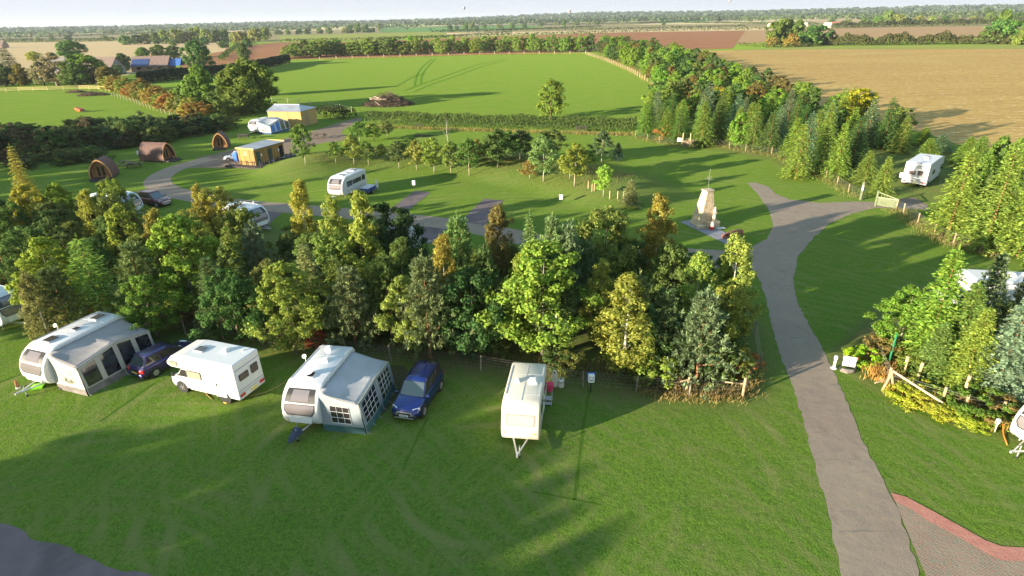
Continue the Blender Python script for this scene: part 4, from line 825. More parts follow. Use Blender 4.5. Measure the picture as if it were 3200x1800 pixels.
# ---------------------------------------------------------------- cars
def car(P, rz, L, Wd, H, paint, label, kind='hatch', plate='w', name='parked_car', rails=False):
    """+x is forward; body shell lofted from cross sections"""
    t = thing(name, P, rz, label, 'car'); w = Wd / 2; x = L / 2; suv = kind == 'suv'
    gc = .30 if suv else .22; belt = H * .60; hood = H * .56; r = .35 if suv else .31
    # (x, half width low, half width belt, z top)
    if suv: S = [(-x, .78, .80, belt * .92), (-x + .12, .94, .95, belt), (-x + .8, 1, .99, belt + .01), (-.2, 1, 1, belt), (.55, 1, .99, belt), (x - 1.05, 1, .97, hood + .03), (x - .45, .98, .92, hood - .04), (x - .12, .9, .84, hood - .16), (x, .76, .72, hood - .34)]
    else: S = [(-x, .74, .76, belt * .85), (-x + .14, .93, .93, belt), (-x + .8, 1, .97, belt + .02), (-.2, 1, .98, belt), (.6, 1, .97, belt - .02), (x - .95, 1, .94, hood), (x - .4, .96, .88, hood - .1), (x - .1, .86, .78, hood - .25), (x, .68, .64, hood - .42)]
    rings = []
    for sx, a, b, zt in S:
        g = gc + (.08 if abs(sx) > x - .2 else 0); mid = g + (zt - g) * .55
        rings.append([(sx, -w * a * .9, g), (sx, -w * a, g + .12), (sx, -w * a, mid), (sx, -w * b * .985, zt - .06), (sx, -w * b * .90, zt), (sx, 0, zt + .035), (sx, w * b * .90, zt), (sx, w * b * .985, zt - .06), (sx, w * a, mid), (sx, w * a, g + .12), (sx, w * a * .9, g)])
    m = MB(); m.loft(rings); b = m.build('body', paint, t, bevel=.02, smooth=True)
    # glasshouse: (x, half width top, z)
    if suv: gb = [(-x + .10, .86), (-x + .42, .88), (.40, .88), (.98, .86)]; gt = [(-x + .30, .74), (-x + .5, .76), (.25, .76), (.30, .75)]
    else: gb = [(-x + .14, .84), (-x + .5, .88), (.5, .87), (1.12, .82)]; gt = [(-x + .55, .66), (-x + .8, .70), (.15, .70), (.22, .68)]
    xr0, xr1 = gt[0][0], gt[-1][0]; zb = belt - .03; zt = H - .06
    lo = [(gb[0][0], w * gb[0][1]), (gb[3][0], w * gb[3][1])]; hi = [(xr0, w * gt[0][1]), (xr1, w * gt[3][1])]
    def q(sx, sgn, top): (a, bw) = (hi if top else lo)[sx]; return Vector((a, sgn * bw, zt if top else zb))
    # windows as slightly inset panes between pillars
    gm = tint
    core = MB(); core.hexa([q(0, -1, 0), q(1, -1, 0), q(1, 1, 0), q(0, 1, 0), q(0, -1, 1), q(1, -1, 1), q(1, 1, 1), q(0, 1, 1)]); core.build('pillar', paint if True else blackp, t, bevel=.05)
    def pane(nm, A, Bp, C, D_, ins=.06, out=.012, mt=None):
        A, Bp, C, D_ = map(Vector, (A, Bp, C, D_)); c = (A + Bp + C + D_) / 4; nn = (Bp - A).cross(D_ - A).normalized(); pts = []
        for p in (A, Bp, C, D_): v = c - p; pts.append(p + v.normalized() * ins + nn * out)
        mm = MB(); mm.add(pts + [p - nn * .03 for p in pts], [(0, 1, 2, 3), (7, 6, 5, 4), (0, 4, 5, 1), (1, 5, 6, 2), (2, 6, 7, 3), (3, 7, 4, 0)]); return mm.build(nm, mt or gm, t, bevel=.012)
    pane('windscreen', q(1, -1, 0), q(1, 1, 0), q(1, 1, 1), q(1, -1, 1), .07, mt=mat('windscreen', (.05, .065, .08), .05, spec=1, coat=1))
    pane('rear_window', q(0, 1, 0), q(0, -1, 0), q(0, -1, 1), q(0, 1, 1), .12 if suv else .08, mt=mat('rear_glass', (.045, .06, .06), .05, spec=1, coat=1))
    cuts = [0.02, .36, .66, .99] if suv else [.03, .42, .97]
    for s in (-1, 1):
        for a, c in zip(cuts[:-1], cuts[1:]):
            A = q(0, s, 0).lerp(q(1, s, 0), a); Bq = q(0, s, 0).lerp(q(1, s, 0), c); C = q(0, s, 1).lerp(q(1, s, 1), c); D2 = q(0, s, 1).lerp(q(1, s, 1), a)
            A.z += .05; Bq.z += .05
            (pane('side_window', A, Bq, C, D2, .05) if s < 0 else pane('side_window', Bq, A, D2, C, .05))
    # roof skin
    m = MB(); rg = []
    for i in range(6):
        u = i / 5; xx = xr0 - .04 + (xr1 + .05 - xr0 + .04) * u; hwid = w * (gt[0][1] + (gt[-1][1] - gt[0][1]) * u) + .02; cz = H - .02 + .03 * math.sin(u * math.pi) - .02
        rg.append([(xx, -hwid, cz - .045), (xx, -hwid * .8, cz), (xx, 0, cz + .02), (xx, hwid * .8, cz), (xx, hwid, cz - .045), (xx, 0, cz - .06)])
    m.loft(rg); m.build('roof', paint, t, smooth=True)
    if rails:
        for s in (-1, 1): m = MB(); m.tube([(xr0 + .1, s * w * .70, H - .03), (xr0 + .2, s * w * .70, H + .05), (xr1 - .2, s * w * .70, H + .05), (xr1 - .08, s * w * .7, H - .03)], .02, 5); m.build('roof_rail', blackp, t)
    # door seams and sills
    for s in (-1, 1):
        m = MB(); m.box((0, s * (w * 1.0 + .004), gc + .07), (L * .44, .014, .13)); m.build('sill', blackp, t)
        for dx in (-.28, .72): m = MB(); m.box((dx, s * (w * .998 + .002), gc + .45), (.012, .008, .55)); m.build('door_seam', blackp, t)
        for dx in (-.55, .42): m = MB(); m.box((dx, s * (w * .992 + .012), belt - .13), (.16, .025, .03)); m.build('door_handle', paint, t)
        m = MB(); m.box((.82 if suv else .72, s * (w + .09), belt + .03), (.12, .2, .13)); m.build('mirror', paint if suv else blackp, t, bevel=.03)
        for wx in (x - .80, -x + .78):
            wheel(t, wx, s * (w - .10), r, .22); m = MB(); m.tube([(wx, s * (w - .20), r + .02), (wx, s * (w + .004), r + .02)], r + .07, 18); m.build('wheel_arch', blackp, t)
    # front
    f = x; zf = hood - .34
    m = MB(); m.box((f - .02, 0, gc + .13), (.14, Wd * .80, .16)); m.build('front_bumper', blackp if suv else paint, t, bevel=.03)
    m = MB(); m.box((f + .03, 0, gc + .04), (.08, Wd * .62, .05)); m.build('skid_plate', alloy, t, bevel=.01)
    m = MB(); m.panel((f - .005, 0, zf - .02), (0, 1, 0), (-.28, 0, 1), Wd * .52, .22, .07, .02); g = m.build('grille', alloy, t); m = MB(); m.panel((f + .018, 0, zf - .035), (0, 1, 0), (-.28, 0, 1), Wd * .45, .13, .05, .012); m.build('grille_mesh', blackp, g)
    for s in (-1, 1):
        m = MB(); m.hexa([(f - .06, s * w * .50, zf + .06), (f - .30, s * w * .93, zf + .10), (f - .42, s * w * .90, zf + .10), (f - .2, s * w * .50, zf + .06), (f - .14, s * w * .52, zf + .24), (f - .36, s * w * .90, zf + .27), (f - .5, s * w * .84, zf + .24), (f - .3, s * w * .52, zf + .2)]); m.build('headlight', clearl, t, bevel=.02)
        m = MB(); m.tube([(f - .12, s * w * .62, zf - .1), (f + .0, s * w * .62, zf - .1)], .075, 12); m.build('fog_light', clearl, t)
        m = MB(); m.hexa([(-x + .0, s * w * .70, belt - .30), (-x + .0, s * w * .48, belt - .30), (-x + .25, s * w * .97, belt - .26), (-x + .22, s * w * .7, belt - .26), (-x + .03, s * w * .72, belt - .06), (-x + .05, s * w * .48, belt - .1), (-x + .24, s * w * .95, belt - .04), (-x + .2, s * w * .7, belt - .06)]) if False else m.box((-x + .06, s * w * .76, belt - .2), (.18, w * .34, .2), rz=-s * .35); m.build('tail_light', redl, t, bevel=.03)
    m = MB(); m.box((-x - .0, 0, gc + .16), (.16, Wd * .84, .26)); m.build('rear_bumper', paint, t, bevel=.04)
    m = MB(); m.box((-x - .055, 0, gc + .30), (.03, .52, .12)); m.build('number_plate', yplate, t)
    m = MB(); m.box((x + .06, 0, gc + .19), (.02, .52, .115)); pl = m.build('number_plate', wplate, t); m = MB()
    for k in range(6): m.box((x + .072, -.19 + k * .076, gc + .19), (.004, .04, .07))
    m.build('plate_lettering', ink, pl)
    return t
# ---------------------------------------------------------------- the caravans, cars and awnings
def at(P, rz, x, y, z=0): return Vector((P[0] + x * math.cos(rz) - y * math.sin(rz), P[1] + x * math.sin(rz) + y * math.cos(rz), z))
# big caravan with grey awning
def dirv(a): return Vector((math.cos(R(a)), math.sin(R(a)), 0))
rear = G((306 + 379) / 2, (971 + 984) / 2, 2.6); rear.z = 0; HA = 250; LA = 5.9; PA = rear + dirv(HA) * (LA / 2 - .2)
caravan(PA, R(HA), LA, 2.25, 2.6, 'big white caravan with a long grey awning, at the left of the lawn', hatches=[(1.2, -.1, .8, .8, 0), (-.3, .1, .45, .45, 0), (-2.0, -.1, .75, .9, 0)], dish=(.1, -1.0), windows=[(.9, 1.6, 1.3, .55, -1, 0), (-1.5, 1.6, .9, .55, -1, 0)])
gcl = mat('grey_awning_cloth', (.30, .275, .27), .75, noise=(.7, .12)); gwl = mat('grey_awning_wall', (.46, .42, .37), .8); gmud = mat('grey_awning_skirt', (.16, .14, .13), .8, noise=(2, .3)); gtrim = mat('grey_awning_trim', (.50, .46, .42), .8); film = mat('dark_film', (.025, .027, .035), .10, coat=1, noise=(1.5, .6))
awning(PA, R(HA), -LA / 2 + .35, LA / 2 - .55, 1.12, 2.45, 2.42, 1.85, 2.30, 'grey caravan awning with dark windows and a clear end window', gcl, gwl, film, gmud, gtrim, wins=4)
rear = G((1005 + 1100) / 2, 1080, 2.6); rear.z = 0; HC = 259.5; LC = 5.25; PC = rear + dirv(HC) * (LC / 2 - .2)
caravan(PC, R(HC), LC, 2.12, 2.6, 'white caravan with a green and grey awning, middle of the front row', hatches=[(.9, 0, .55, .55, 2), (-.7, .15, .4, .4, 1), (-2.0, -.3, .4, .35, 1)], dish=(-.5, -1.02), hitchcover=True, windows=[(.7, 1.6, 1.1, .55, -1, 0)])
ccl = mat('pale_awning_cloth', (.36, .36, .37), .75, noise=(.7, .1)); cwl = mat('bluegrey_awning_wall', (.24, .28, .31), .8); cmud = mat('teal_awning_skirt', (.045, .115, .115), .8, noise=(2, .2)); ctrim = mat('cream_trim', (.55, .55, .42), .8)
awning(PC, R(HC), -LC / 2 + .4, LC / 2 - .45, 1.06, 2.35, 2.40, 1.85, 2.15, 'green and grey caravan awning with lattice windows', ccl, cwl, film, cmud, ctrim, wins=2, grid=True)
rr_ = G(1700, 1118, 2.45); PR = G((1572 + 1682) / 2, 1262, 2.45); PR.z = 0
Hc = 261.5; Lc = 4.7; Pc = Vector((PR.x, PR.y, 0)) - dirv(Hc) * (Lc / 2 - .50)
caravan(Pc, R(Hc), Lc, 1.98, 2.45, 'old cream caravan parked alone under the leafy tree', 'old', cream, hatches=[(-.2, -.45, .3, .3, 1), (-.25, .42, .5, .5, 1)], windows=[(.6, 1.55, 1.0, .5, 1, 0), (-1.5, 1.55, .7, .45, 1, 0), (.5, 1.55, 1.0, .5, -1, 0)], door=(-.5, 1))
# mid caravan on the loop road
rear = G((1094 + 1140) / 2, 526, 2.6); rear.z = 0; Hm = 252; Lm = 6.0; Pm = rear + dirv(Hm) * (Lm / 2 - .2)
caravan(Pm, R(Hm), Lm, 2.2, 2.6, 'white caravan standing in front of the grass bank', windows=[(1.2, 1.6, 1.2, .6, 1, 0), (-.6, 1.62, 2.0, .5, 1, 0), (-2.2, 1.65, .7, .6, 1, 0)], hatches=[(1.1, 0, .8, .7, 0), (0, .1, .4, .4, 0), (-1.7, 0, .8, .8, 0)])
# far caravan with blue windowed awning
Hf = 250; Pf = G(794, 418, 0) - dirv(Hf) * 2.6
caravan(Pf, R(Hf), 5.6, 2.2, 2.6, 'white caravan with a blue windowed awning by the timber shed', windows=[], hatches=[(.8, 0, .6, .6, 0)])
awning(Pf, R(Hf), -3.3, 2.5, 1.1, 3.2, 2.55, 1.7, 2.6, 'pale awning with bright blue and green windows by the timber shed', mat('pale_cloth', (.42, .42, .44), .8), mat('pale_wall', (.55, .58, .58), .8), film, mat('navy_skirt', (.03, .07, .14), .8), mat('teal_trim', (.03, .11, .12), .8), wins=4, bluewin=mat('blue_window', (.04, .16, .55), .4), peakx=.45)
# partly hidden caravans
Pq = G(812, 716, 0); caravan(Pq + Vector((-1.6, .6, 0)), R(-28), 5.2, 2.2, 2.55, 'white caravan half hidden behind the trees beside the loop road', windows=[(1.6, 1.6, .7, .5, -1, 0), (-.2, 1.6, 1.1, .5, -1, 0)], hatches=[(0, 0, .5, .5, 0)], dish=(1.0, .6))
Pq = G(378, 668, 0); caravan(Pq, R(-20), 5.6, 2.2, 2.55, 'pale blue white caravan behind the trees beside the maroon car', body=mat('caravan_bluewhite', (.50, .58, .66), .35), windows=[(1.2, 1.6, .9, .5, -1, 0)], hatches=[(-.5, 0, .5, .5, 0)])
Pq = G(1240, 782, 0); caravan(Pq, R(20), 4.6, 2.1, 2.45, 'white caravan almost hidden behind the dark green tree', windows=[(.6, 1.6, .9, .5, -1, 0)], hatches=[(-.5, 0, .5, .5, 0)])
Pq = Vector((-39.9, 40.9, 0)); caravan(Pq, R(-20), 6.0, 2.2, 2.6, 'white caravan cut off by the left edge of the picture', windows=[])
Pq = G(3172, 1425, 0) + Vector((2.9, .9, 0)); caravan(Pq, R(198), 4.8, 2.1, 2.5, 'cream white caravan nose at the right edge of the picture', 'modern', mat('caravan_warm', (.66, .64, .58), .35), windows=[(.8, 1.6, 1.2, .6, 1, 0)])
# cars
purple = mat('purple_paint', (.045, .030, .125), .28, metal=.4, coat=.8); blue = mat('blue_paint', (.008, .022, .15), .25, metal=.45, coat=.9); maroon = mat('maroon_paint', (.11, .012, .025), .28, metal=.3, coat=.8)
a = G(425, 1188); H_ = 62; car(a + dirv(H_) * 2.15, R(H_), 4.1, 1.74, 1.50, purple, 'purple hatchback parked beside the grey awning', 'hatch')
a = G(1264, 1322); H_ = 255; car(a - dirv(H_) * 2.16, R(H_), 4.22, 1.79, 1.69, blue, 'dark blue estate style car beside the green awning', 'suv', rails=True)
a = G(487, 640); H_ = -24; car(Vector((a.x, a.y, 0)), R(H_), 4.4, 1.8, 1.72, maroon, 'maroon off road car on the loop road behind the trees', 'suv', rails=True)
a = G(742, 500); car(a, R(195), 4.0, 1.7, 1.5, mat('silver_paint', (.5, .52, .55), .3, metal=.5, coat=.6), 'silver car parked behind the wooden cabin', 'hatch')

# ---------------------------------------------------------------- motorhomes
def motorhome(P, rz, L, Wd, H, label, over=True, name='motorhome', low=False):
    t = thing(name, P, rz, label, 'motorhome'); w = Wd / 2; x = L / 2; cb = x - 1.45      # cab begins
    m = MB(); m.hexa([(-x, -w, .38), (cb, -w, .38), (cb, w, .38), (-x, w, .38), (-x + .05, -w + .03, H), (cb, -w + .03, H), (cb, w - .03, H), (-x + .05, w - .03, H)]); m.build('body', vanw, t, bevel=.08, seg=3)
    if over:
        pr = [(cb - .02, 1.78), (x - .35, 1.80), (x - .08, 1.95), (x - .1, 2.15), (x - .55, H - .18), (cb - .02, H - .015)]
        m = MB(); m.prism(pr, -w + .012, w - .012); m.build('over_cab', vanw, t, bevel=.07, seg=3)
    else:
        pr = [(cb - .02, 1.5), (x - .9, 1.9), (cb + .35, H - .12), (cb - .02, H - .015)]; m = MB(); m.prism(pr, -w + .05, w - .05); m.build('over_cab', vanw, t, bevel=.07, seg=3)
    cw = w - .12
    cab = [(cb - .02, .35), (x - .12, .35), (x + .05, .55), (x + .02, .95), (x - .5, 1.18), (x - 1.02, 1.76), (cb - .02, 1.77)]
    m = MB(); m.prism(cab, -cw, cw); m.build('cab', vanw, t, bevel=.06, seg=3)
    m = MB(); a = Vector((x - .53, 0, 1.2)); b = Vector((x - 1.0, 0, 1.74)); d_ = (b - a).normalized(); c_ = (a + b) / 2; m.panel(c_ + Vector((.006, 0, .006)), (0, 1, 0), d_, Wd * .74, (b - a).length * .94, .06, .012); m.build('windscreen', tint, t)
    m = MB(); m.box((x + .03, 0, .52), (.16, Wd * .8, .22)); m.build('bumper', mat('bumper_grey', (.18, .18, .18), .6), t, bevel=.04)
    for s in (-1, 1):
        m = MB(); m.add([(x - .62, s * (cw + .008), 1.18), (cb + .12, s * (cw + .008), 1.18), (cb + .12, s * (cw + .008), 1.68), (x - 1.0, s * (cw + .008), 1.68)], [(0, 1, 2, 3)] if s > 0 else [(3, 2, 1, 0)]); so = m.build('cab_window', tint, t); q = so.modifiers.new('t', 'SOLIDIFY'); q.thickness = .01; q.offset = 0
        m = MB(); m.box((x - .42, s * (cw + .14), 1.32), (.1, .16, .3)); m.build('mirror', blackp, t, bevel=.03)
        m = MB(); m.box((x - .02, s * (cw - .18), .86), (.14, .26, .2)); m.build('headlight', clearl, t, bevel=.03)
        m = MB(); m.box((cb + .62, s * (cw + .003), 1.02), (.012, .008, 1.2)); m.box((cb + .1, s * (cw + .003), 1.02), (.012, .008, 1.2)); m.build('door_seam', decal, t)
        for wx in (x - .68, -x + 1.15):
            m = MB(); m.tube([(wx, s * (w - .4), .36), (wx, s * (w + .005 - (.12 if wx > 0 else 0)), .36)], .42, 18); m.build('wheel_arch', blackp, t)
            wheel(t, wx, s * (w - .12 - (.11 if wx > 0 else 0)), .33, .2, whitep)
        m = MB(); m.box((-x - .005, s * (w - .28), .66), (.06, .38, .16)); m.build('tail_light', redl, t, bevel=.02)
        m = MB(); m.box((-.9, s * (w - .004), .72), (L * .62, .03, .02)); m.box((-.5, s * (w - .004), 1.02), (L * .5, .03, .015)); m.build('side_stripe', decal, t)
    def win(nm, c, u, ww, wh, mt=tint):
        v = (0, 0, 1); nn = Vector(u).cross(Vector(v)); m = MB(); m.panel(Vector(c), u, v, ww + .07, wh + .07, .07, .012); fr = m.build('window', blackp, t); m = MB(); m.panel(Vector(c) + nn * .012, u, v, ww, wh, .05, .012); m.build('pane', mt, fr)
    lit = mat('side_glass', (.30, .28, .22), .12, coat=.8)
    win('w', (.55, w, 1.55), (-1, 0, 0), 1.0, .45, lit); win('w', (x - .62, w - .012, 2.1), (-1, 0, 0), .62, .24, lit) if over else None; win('w', (-1.2, -w, 1.6), (1, 0, 0), 1.1, .5)
    win('w', (-x, .42, 1.75), (0, -1, 0), .68, .36, mat('brown_glass', (.12, .09, .085), .15, coat=.5)); win('w', (-x, -.45, 1.8), (0, -1, 0), .5, .5, _m['brown_glass'])
    m = MB(); m.panel((-1.35, w - .003, 1.25), (-1, 0, 0), (0, 0, 1), .62, 1.68, .05, .018); dd = m.build('door', mat('door_white2', (.76, .76, .75), .4), t); m = MB(); m.box((-1.1, w + .03, 1.2), (.06, .04, .2)); m.build('handle', blackp, dd)
    m = MB(); m.panel((-.25, w - .003, .86), (-1, 0, 0), (0, 0, 1), .34, .34, .03, .012); m.panel((.2, w - .003, .86), (-1, 0, 0), (0, 0, 1), .26, .3, .03, .012); m.build('service_hatch', _m['door_white2'], t)
    for zz in (.80, .98, H - .42): m = MB(); m.box((-x + (.02 if zz > 2 else .0), 0, zz), (.03, Wd * .96, .018)); m.build('rear_stripe', decal, t)
    m = MB(); m.box((-x - .012, -.1, .60), (.03, .5, .11)); m.build('number_plate', yplate, t)
    roof_hatch(t, .6, .1, H - .01, .6, .75, 0); roof_hatch(t, -.95, -.25, H - .01, .42, .42, 1)
    m = MB(); m.tube([(-1.9, -.6, H - .05), (-1.9, -.6, H + .1)], [.08, .06], 10); m.build('aerial_dome', whitep, t)
    return t
HM = 160; pm = (G(535, 1104, 2.75) + G(620, 1056, 2.75) + G(785, 1087, 2.75) + G(712, 1139, 2.75)) / 4; motorhome(Vector((pm.x, pm.y, 0)) + dirv(HM) * .12, R(HM), 5.25, 2.15, 2.75, 'white motorhome with an over cab bed between the two cars')
pw = G(2833, 505, 3.0) + dirv(45) * 3.9 + dirv(-45) * 1.35; motorhome(Vector((pw.x, pw.y, 0)), R(45), 8.0, 2.75, 3.05, 'white motorhome parked beyond the gate, seen from behind', over=True)
pw = G(3000, 860, 2.6); motorhome(Vector((pw.x + 2.4, pw.y - .6, 0)), R(168), 6.6, 2.3, 2.75, 'white motorhome behind the spruces at the right edge', over=False)

# small things round the pitches
def simple(name, mb, m, P, rz, label, cat, group=None, bevel=0, smooth=False):
    o = mb.build(name, m, None, bevel=bevel, smooth=smooth); o.location = P; o.rotation_euler = (0, 0, rz); return tag(o, label, cat, group)
orange = mat('yellow_ramp', (.70, .33, .02), .5); limep = mat('lime_plastic', (.30, .80, .04), .45); pinkp = mat('pink_plastic', (.75, .06, .16), .4); offw = mat('offwhite_plastic', (.62, .60, .52), .5)
m = MB(); m.hexa([(-.45, -.14, 0), (.45, -.14, 0), (.45, .14, 0), (-.45, .14, 0), (-.42, -.13, .03), (.42, -.13, .16), (.42, .13, .16), (-.42, .13, .03)]); simple('levelling_ramp', m, orange, G(722, 1248), R(60), 'orange yellow levelling ramp behind the motorhome wheel', 'ramp')
m = MB(); m.box((0, 0, .14), (.5, .32, .035)); 
for a_, b_ in ((-.2, -.12), (.2, -.12), (-.2, .12), (.2, .12)): m.box((a_, b_, .06), (.03, .03, .12))
simple('step', m, steel, G(694, 1240), R(160), 'low grey step on the grass under the motorhome door', 'step')
m = MB(); m.hexa([(-.28, -.2, .02), (.28, -.2, .02), (.28, .2, .02), (-.28, .2, .02), (-.34, -.26, .18), (.34, -.26, .18), (.34, .26, .18), (-.34, .26, .18)]); m.box((0, 0, .185), (.5, .36, .01)); simple('plastic_tray', m, limep, G(121, 1212), R(15), 'lime green plastic bowl by the caravan hitch', 'bowl', bevel=.02)
t = thing('garden_ornament', G(57, 1212), R(-60), 'small brown dog figurine on a white base by the hitch', 'figurine')
m = MB(); m.tube([(0, 0, 0), (0, 0, .07)], [.14, .12], 12); m.build('base', whitep, t); m = MB(); m.tube([(0, 0, .07), (-.02, 0, .2), (0, 0, .36), (.05, 0, .48)], [.1, .11, .08, .06], 10); m.tube([(.03, 0, .48), (.14, 0, .5)], [.07, .035], 8); m.tube([(.02, .05, .52), (.0, .07, .6)], [.025, .008], 5); m.tube([(.02, -.05, .52), (0, -.07, .6)], [.025, .008], 5); m.tube([(.07, .05, .07), (.06, .05, .3)], .03, 6); m.tube([(.07, -.05, .07), (.06, -.05, .3)], .03, 6); m.build('figure', mat('terracotta', (.35, .14, .07), .8), t, smooth=True)
m = MB(); m.tube([(0, 0, .03), (0, 0, .52)], [.17, .20], 16); m.tube([(0, 0, .52), (0, 0, .55)], .21, 16); simple('bucket', m, pinkp, G(1719, 1222), 0, 'bright pink plastic bin beside the old cream caravan', 'bin')
t = thing('water_carrier', G(1733, 1208), R(-30), 'tall off white board leaning beside the pink bin', 'board'); m = MB(); pr = [(-.17, 0), (.17, 0), (.2, .5), (.14, 1.05), (.05, 1.2), (-.05, 1.2), (-.14, 1.05), (-.2, .5)]; m.prism([(a_, z_) for a_, z_ in pr], -.04, .04); m.build('board', offw, t, bevel=.02); m = MB(); m.tube([(0, -.045, 1.02), (0, .045, 1.02)], .06, 10); m.build('hole', blackp, t)
t = thing('waste_barrel', G(1753, 1208), 0, 'round off white water barrel with a black band by the fence', 'barrel'); m = MB(); m.tube([(0, 0, 0), (0, 0, .05), (0, 0, .5), (0, 0, .56)], [.17, .2, .2, .16], 18); m.build('drum', offw, t, smooth=False); m = MB(); m.tube([(0, 0, .36), (0, 0, .40)], .206, 18); m.build('band', blackp, t); m = MB(); m.tube([(0, 0, .56), (0, 0, .6)], .06, 10); m.build('cap', blackp, t)
t = thing('caravan_step', G(1710, 1256), R(-9), 'grey folding step with a rail below the cream caravan door', 'step'); m = MB(); m.box((0, 0, .28), (.6, .4, .04)); m.box((0, -.32, .14), (.6, .25, .04)); m.build('tread', vang, t); m = MB(); [m.tube([(a_, b_, 0), (a_, b_ * .6, .28)], .015, 5) for a_ in (-.28, .28) for b_ in (-.42, .2)]; m.tube([(.28, .2, .28), (.28, .1, .75), (.28, -.3, .75), (.28, -.42, 0)], .015, 5); m.build('leg', steel, t)

def marker(P, rz, label, tall=1.0, blue=False, sc=1.0):
    t = thing('hookup_post', P, rz, label, 'post', None); m = MB(); m.tube([(0, 0, 0), (0, 0, tall * .75)], .035, 6); m.build('post', blackp, t)
    m = MB(); m.box((0, 0, tall), (.18 * sc, .32 * sc, .46 * sc)); m.build('box', whitep, t, bevel=.03)
    if blue: m = MB(); m.box((-.11 * sc, 0, tall + .03), (.04, .42 * sc, .5 * sc)); m.build('back_plate', mat('hookup_blue', (.03, .12, .45), .5), t)
    m = MB()
    for q in (-.08, .08): m.box((.093 * sc, q * sc, tall + .08), (.01, .07 * sc, .05))
    m.box((.093 * sc, 0, tall - .1), (.01, .22 * sc, .05)); m.build('socket', ink, t)
    return t
marker(G(1846, 1226), R(-88), 'white hook up post with a blue back in front of the wire fence', 1.0, True, 1.15)
marker(B(1295, 592), R(-100), 'white post at the head of the middle hardstanding strip', .9, sc=1.3)
marker(B(1753, 638), R(-90), 'white post on the lawn below the grass bank', .9, sc=1.3)
marker(G(435, 494), R(-60), 'white post beside the largest camping pod', .9, sc=1.2)
marker(G(2812, 568), R(-130), 'white post beside the motorhome beyond the gate', .9, sc=1.3)
t = thing('hookup_post', G(3106, 1352), R(200), 'white hook up post with an orange cable at the right', 'post'); t.scale = (.75,) * 3; m = MB(); m.tube([(0, 0, 0), (0, 0, .8)], .05, 8); m.build('post', offw, t); m = MB(); m.box((0, 0, .98), (.24, .24, .38)); m.build('box', whitep, t, bevel=.04); m = MB(); m.tube([(.13, 0, .96), (.17, 0, .96)], .07, 8); m.build('socket', blackp, t)
a = G(3118, 1335); b = G(3147, 1392); m = MB(); m.tube([(a.x, a.y, .7), (a.x + .1, a.y - .1, .35), (a.lerp(b, .5).x + .05, a.lerp(b, .5).y, .06), (b.x, b.y, .03)], .028, 6); tag(m.build('hookup_cable', mat('orange_cable', (.85, .2, .02), .5), None, smooth=True), 'bright orange cable hanging from the white post to the grass', 'cable')
def cable(pts, label, col=(.55, .3, .12), r=.012):
    m = MB(); m.tube([Vector((p.x, p.y, .02)) for p in [G(*q) for q in pts]], r, 4); tag(m.build('hookup_cable', mat('cable_%d' % int(col[0] * 100), col, .6), None), label, 'cable')
cable([(740, 1240), (780, 1238), (830, 1227), (862, 1212), (890, 1195)], 'thin pale cable lying on the grass from the motorhome')
cable([(800, 1117), (850, 1105), (890, 1094), (910, 1078)], 'thin pale cable in the grass behind the green awning caravan')
cable([(635, 1218), (650, 1238), (662, 1248)], 'short thin cable below the motorhome side')

# welcome bollard and notice board
t = thing('meter_bollard', G(2605, 1151), R(-120), 'white bollard on a round foot beside the drive', 'bollard'); t.scale = (.68,) * 3; m = MB(); m.tube([(0, 0, 0), (0, 0, .06)], [.28, .26], 16); m.build('foot', whitep, t); m = MB(); m.box((0, 0, .55), (.2, .2, 1.0)); m.build('shaft', whitep, t, bevel=.03); m = MB(); m.box((0, 0, 1.15), (.32, .3, .34)); hd = m.build('head', whitep, t, bevel=.05); m = MB(); m.box((.165, 0, 1.17), (.01, .18, .16)); m.build('display', mat('lcd', (.45, .5, .5), .3), hd)
pb = G(2646, 1163); t = thing('notice_board', pb, R(-112), 'four white notices on a dark board with a stone foot', 'notice board'); t.scale = (.74,) * 3; m = MB()
for s in (-1, 1): m.box((0, s * .52, .62), (.08, .08, 1.24))
m.build('post', blackp, t); m = MB(); m.box((0, 0, 1.05), (.05, 1.1, 1.0)); bd = m.build('board', mat('board_dark', (.09, .07, .07), .7), t, bevel=.01)
for s in (-1, 1):
    for z_ in (.82, 1.30): m = MB(); m.box((.032, s * .26, z_), (.015, .46, .42)); m.build('notice', whitep, bd)
m = MB(); [m.box((.042, -.26 + k * .05, 1.20), (.004, .035, .04)) for k in range(-2, 3)]; [m.box((.042, .26 + k * .05, .76), (.004, .035, .04)) for k in range(-2, 3)]; m.build('lettering', ink, bd)
m = MB(); m.box((-.02, .53, 1.05), (.10, .05, 1.0)); m.build('red_edge', mat('red_edge', (.5, .05, .03), .5), bd)
m = MB(); m.hexa([(-.25, -.55, 0), (.1, -.55, 0), (.35, .0, 0), (-.1, .6, 0), (-.15, -.5, .3), (.02, -.5, .3), (.1, 0, .28), (-.1, .5, .3)]); m.build('stone_foot', mat('grey_stone', (.16, .14, .12), .9, noise=(4, .3), bump=(6, .03)), t, bevel=.05)

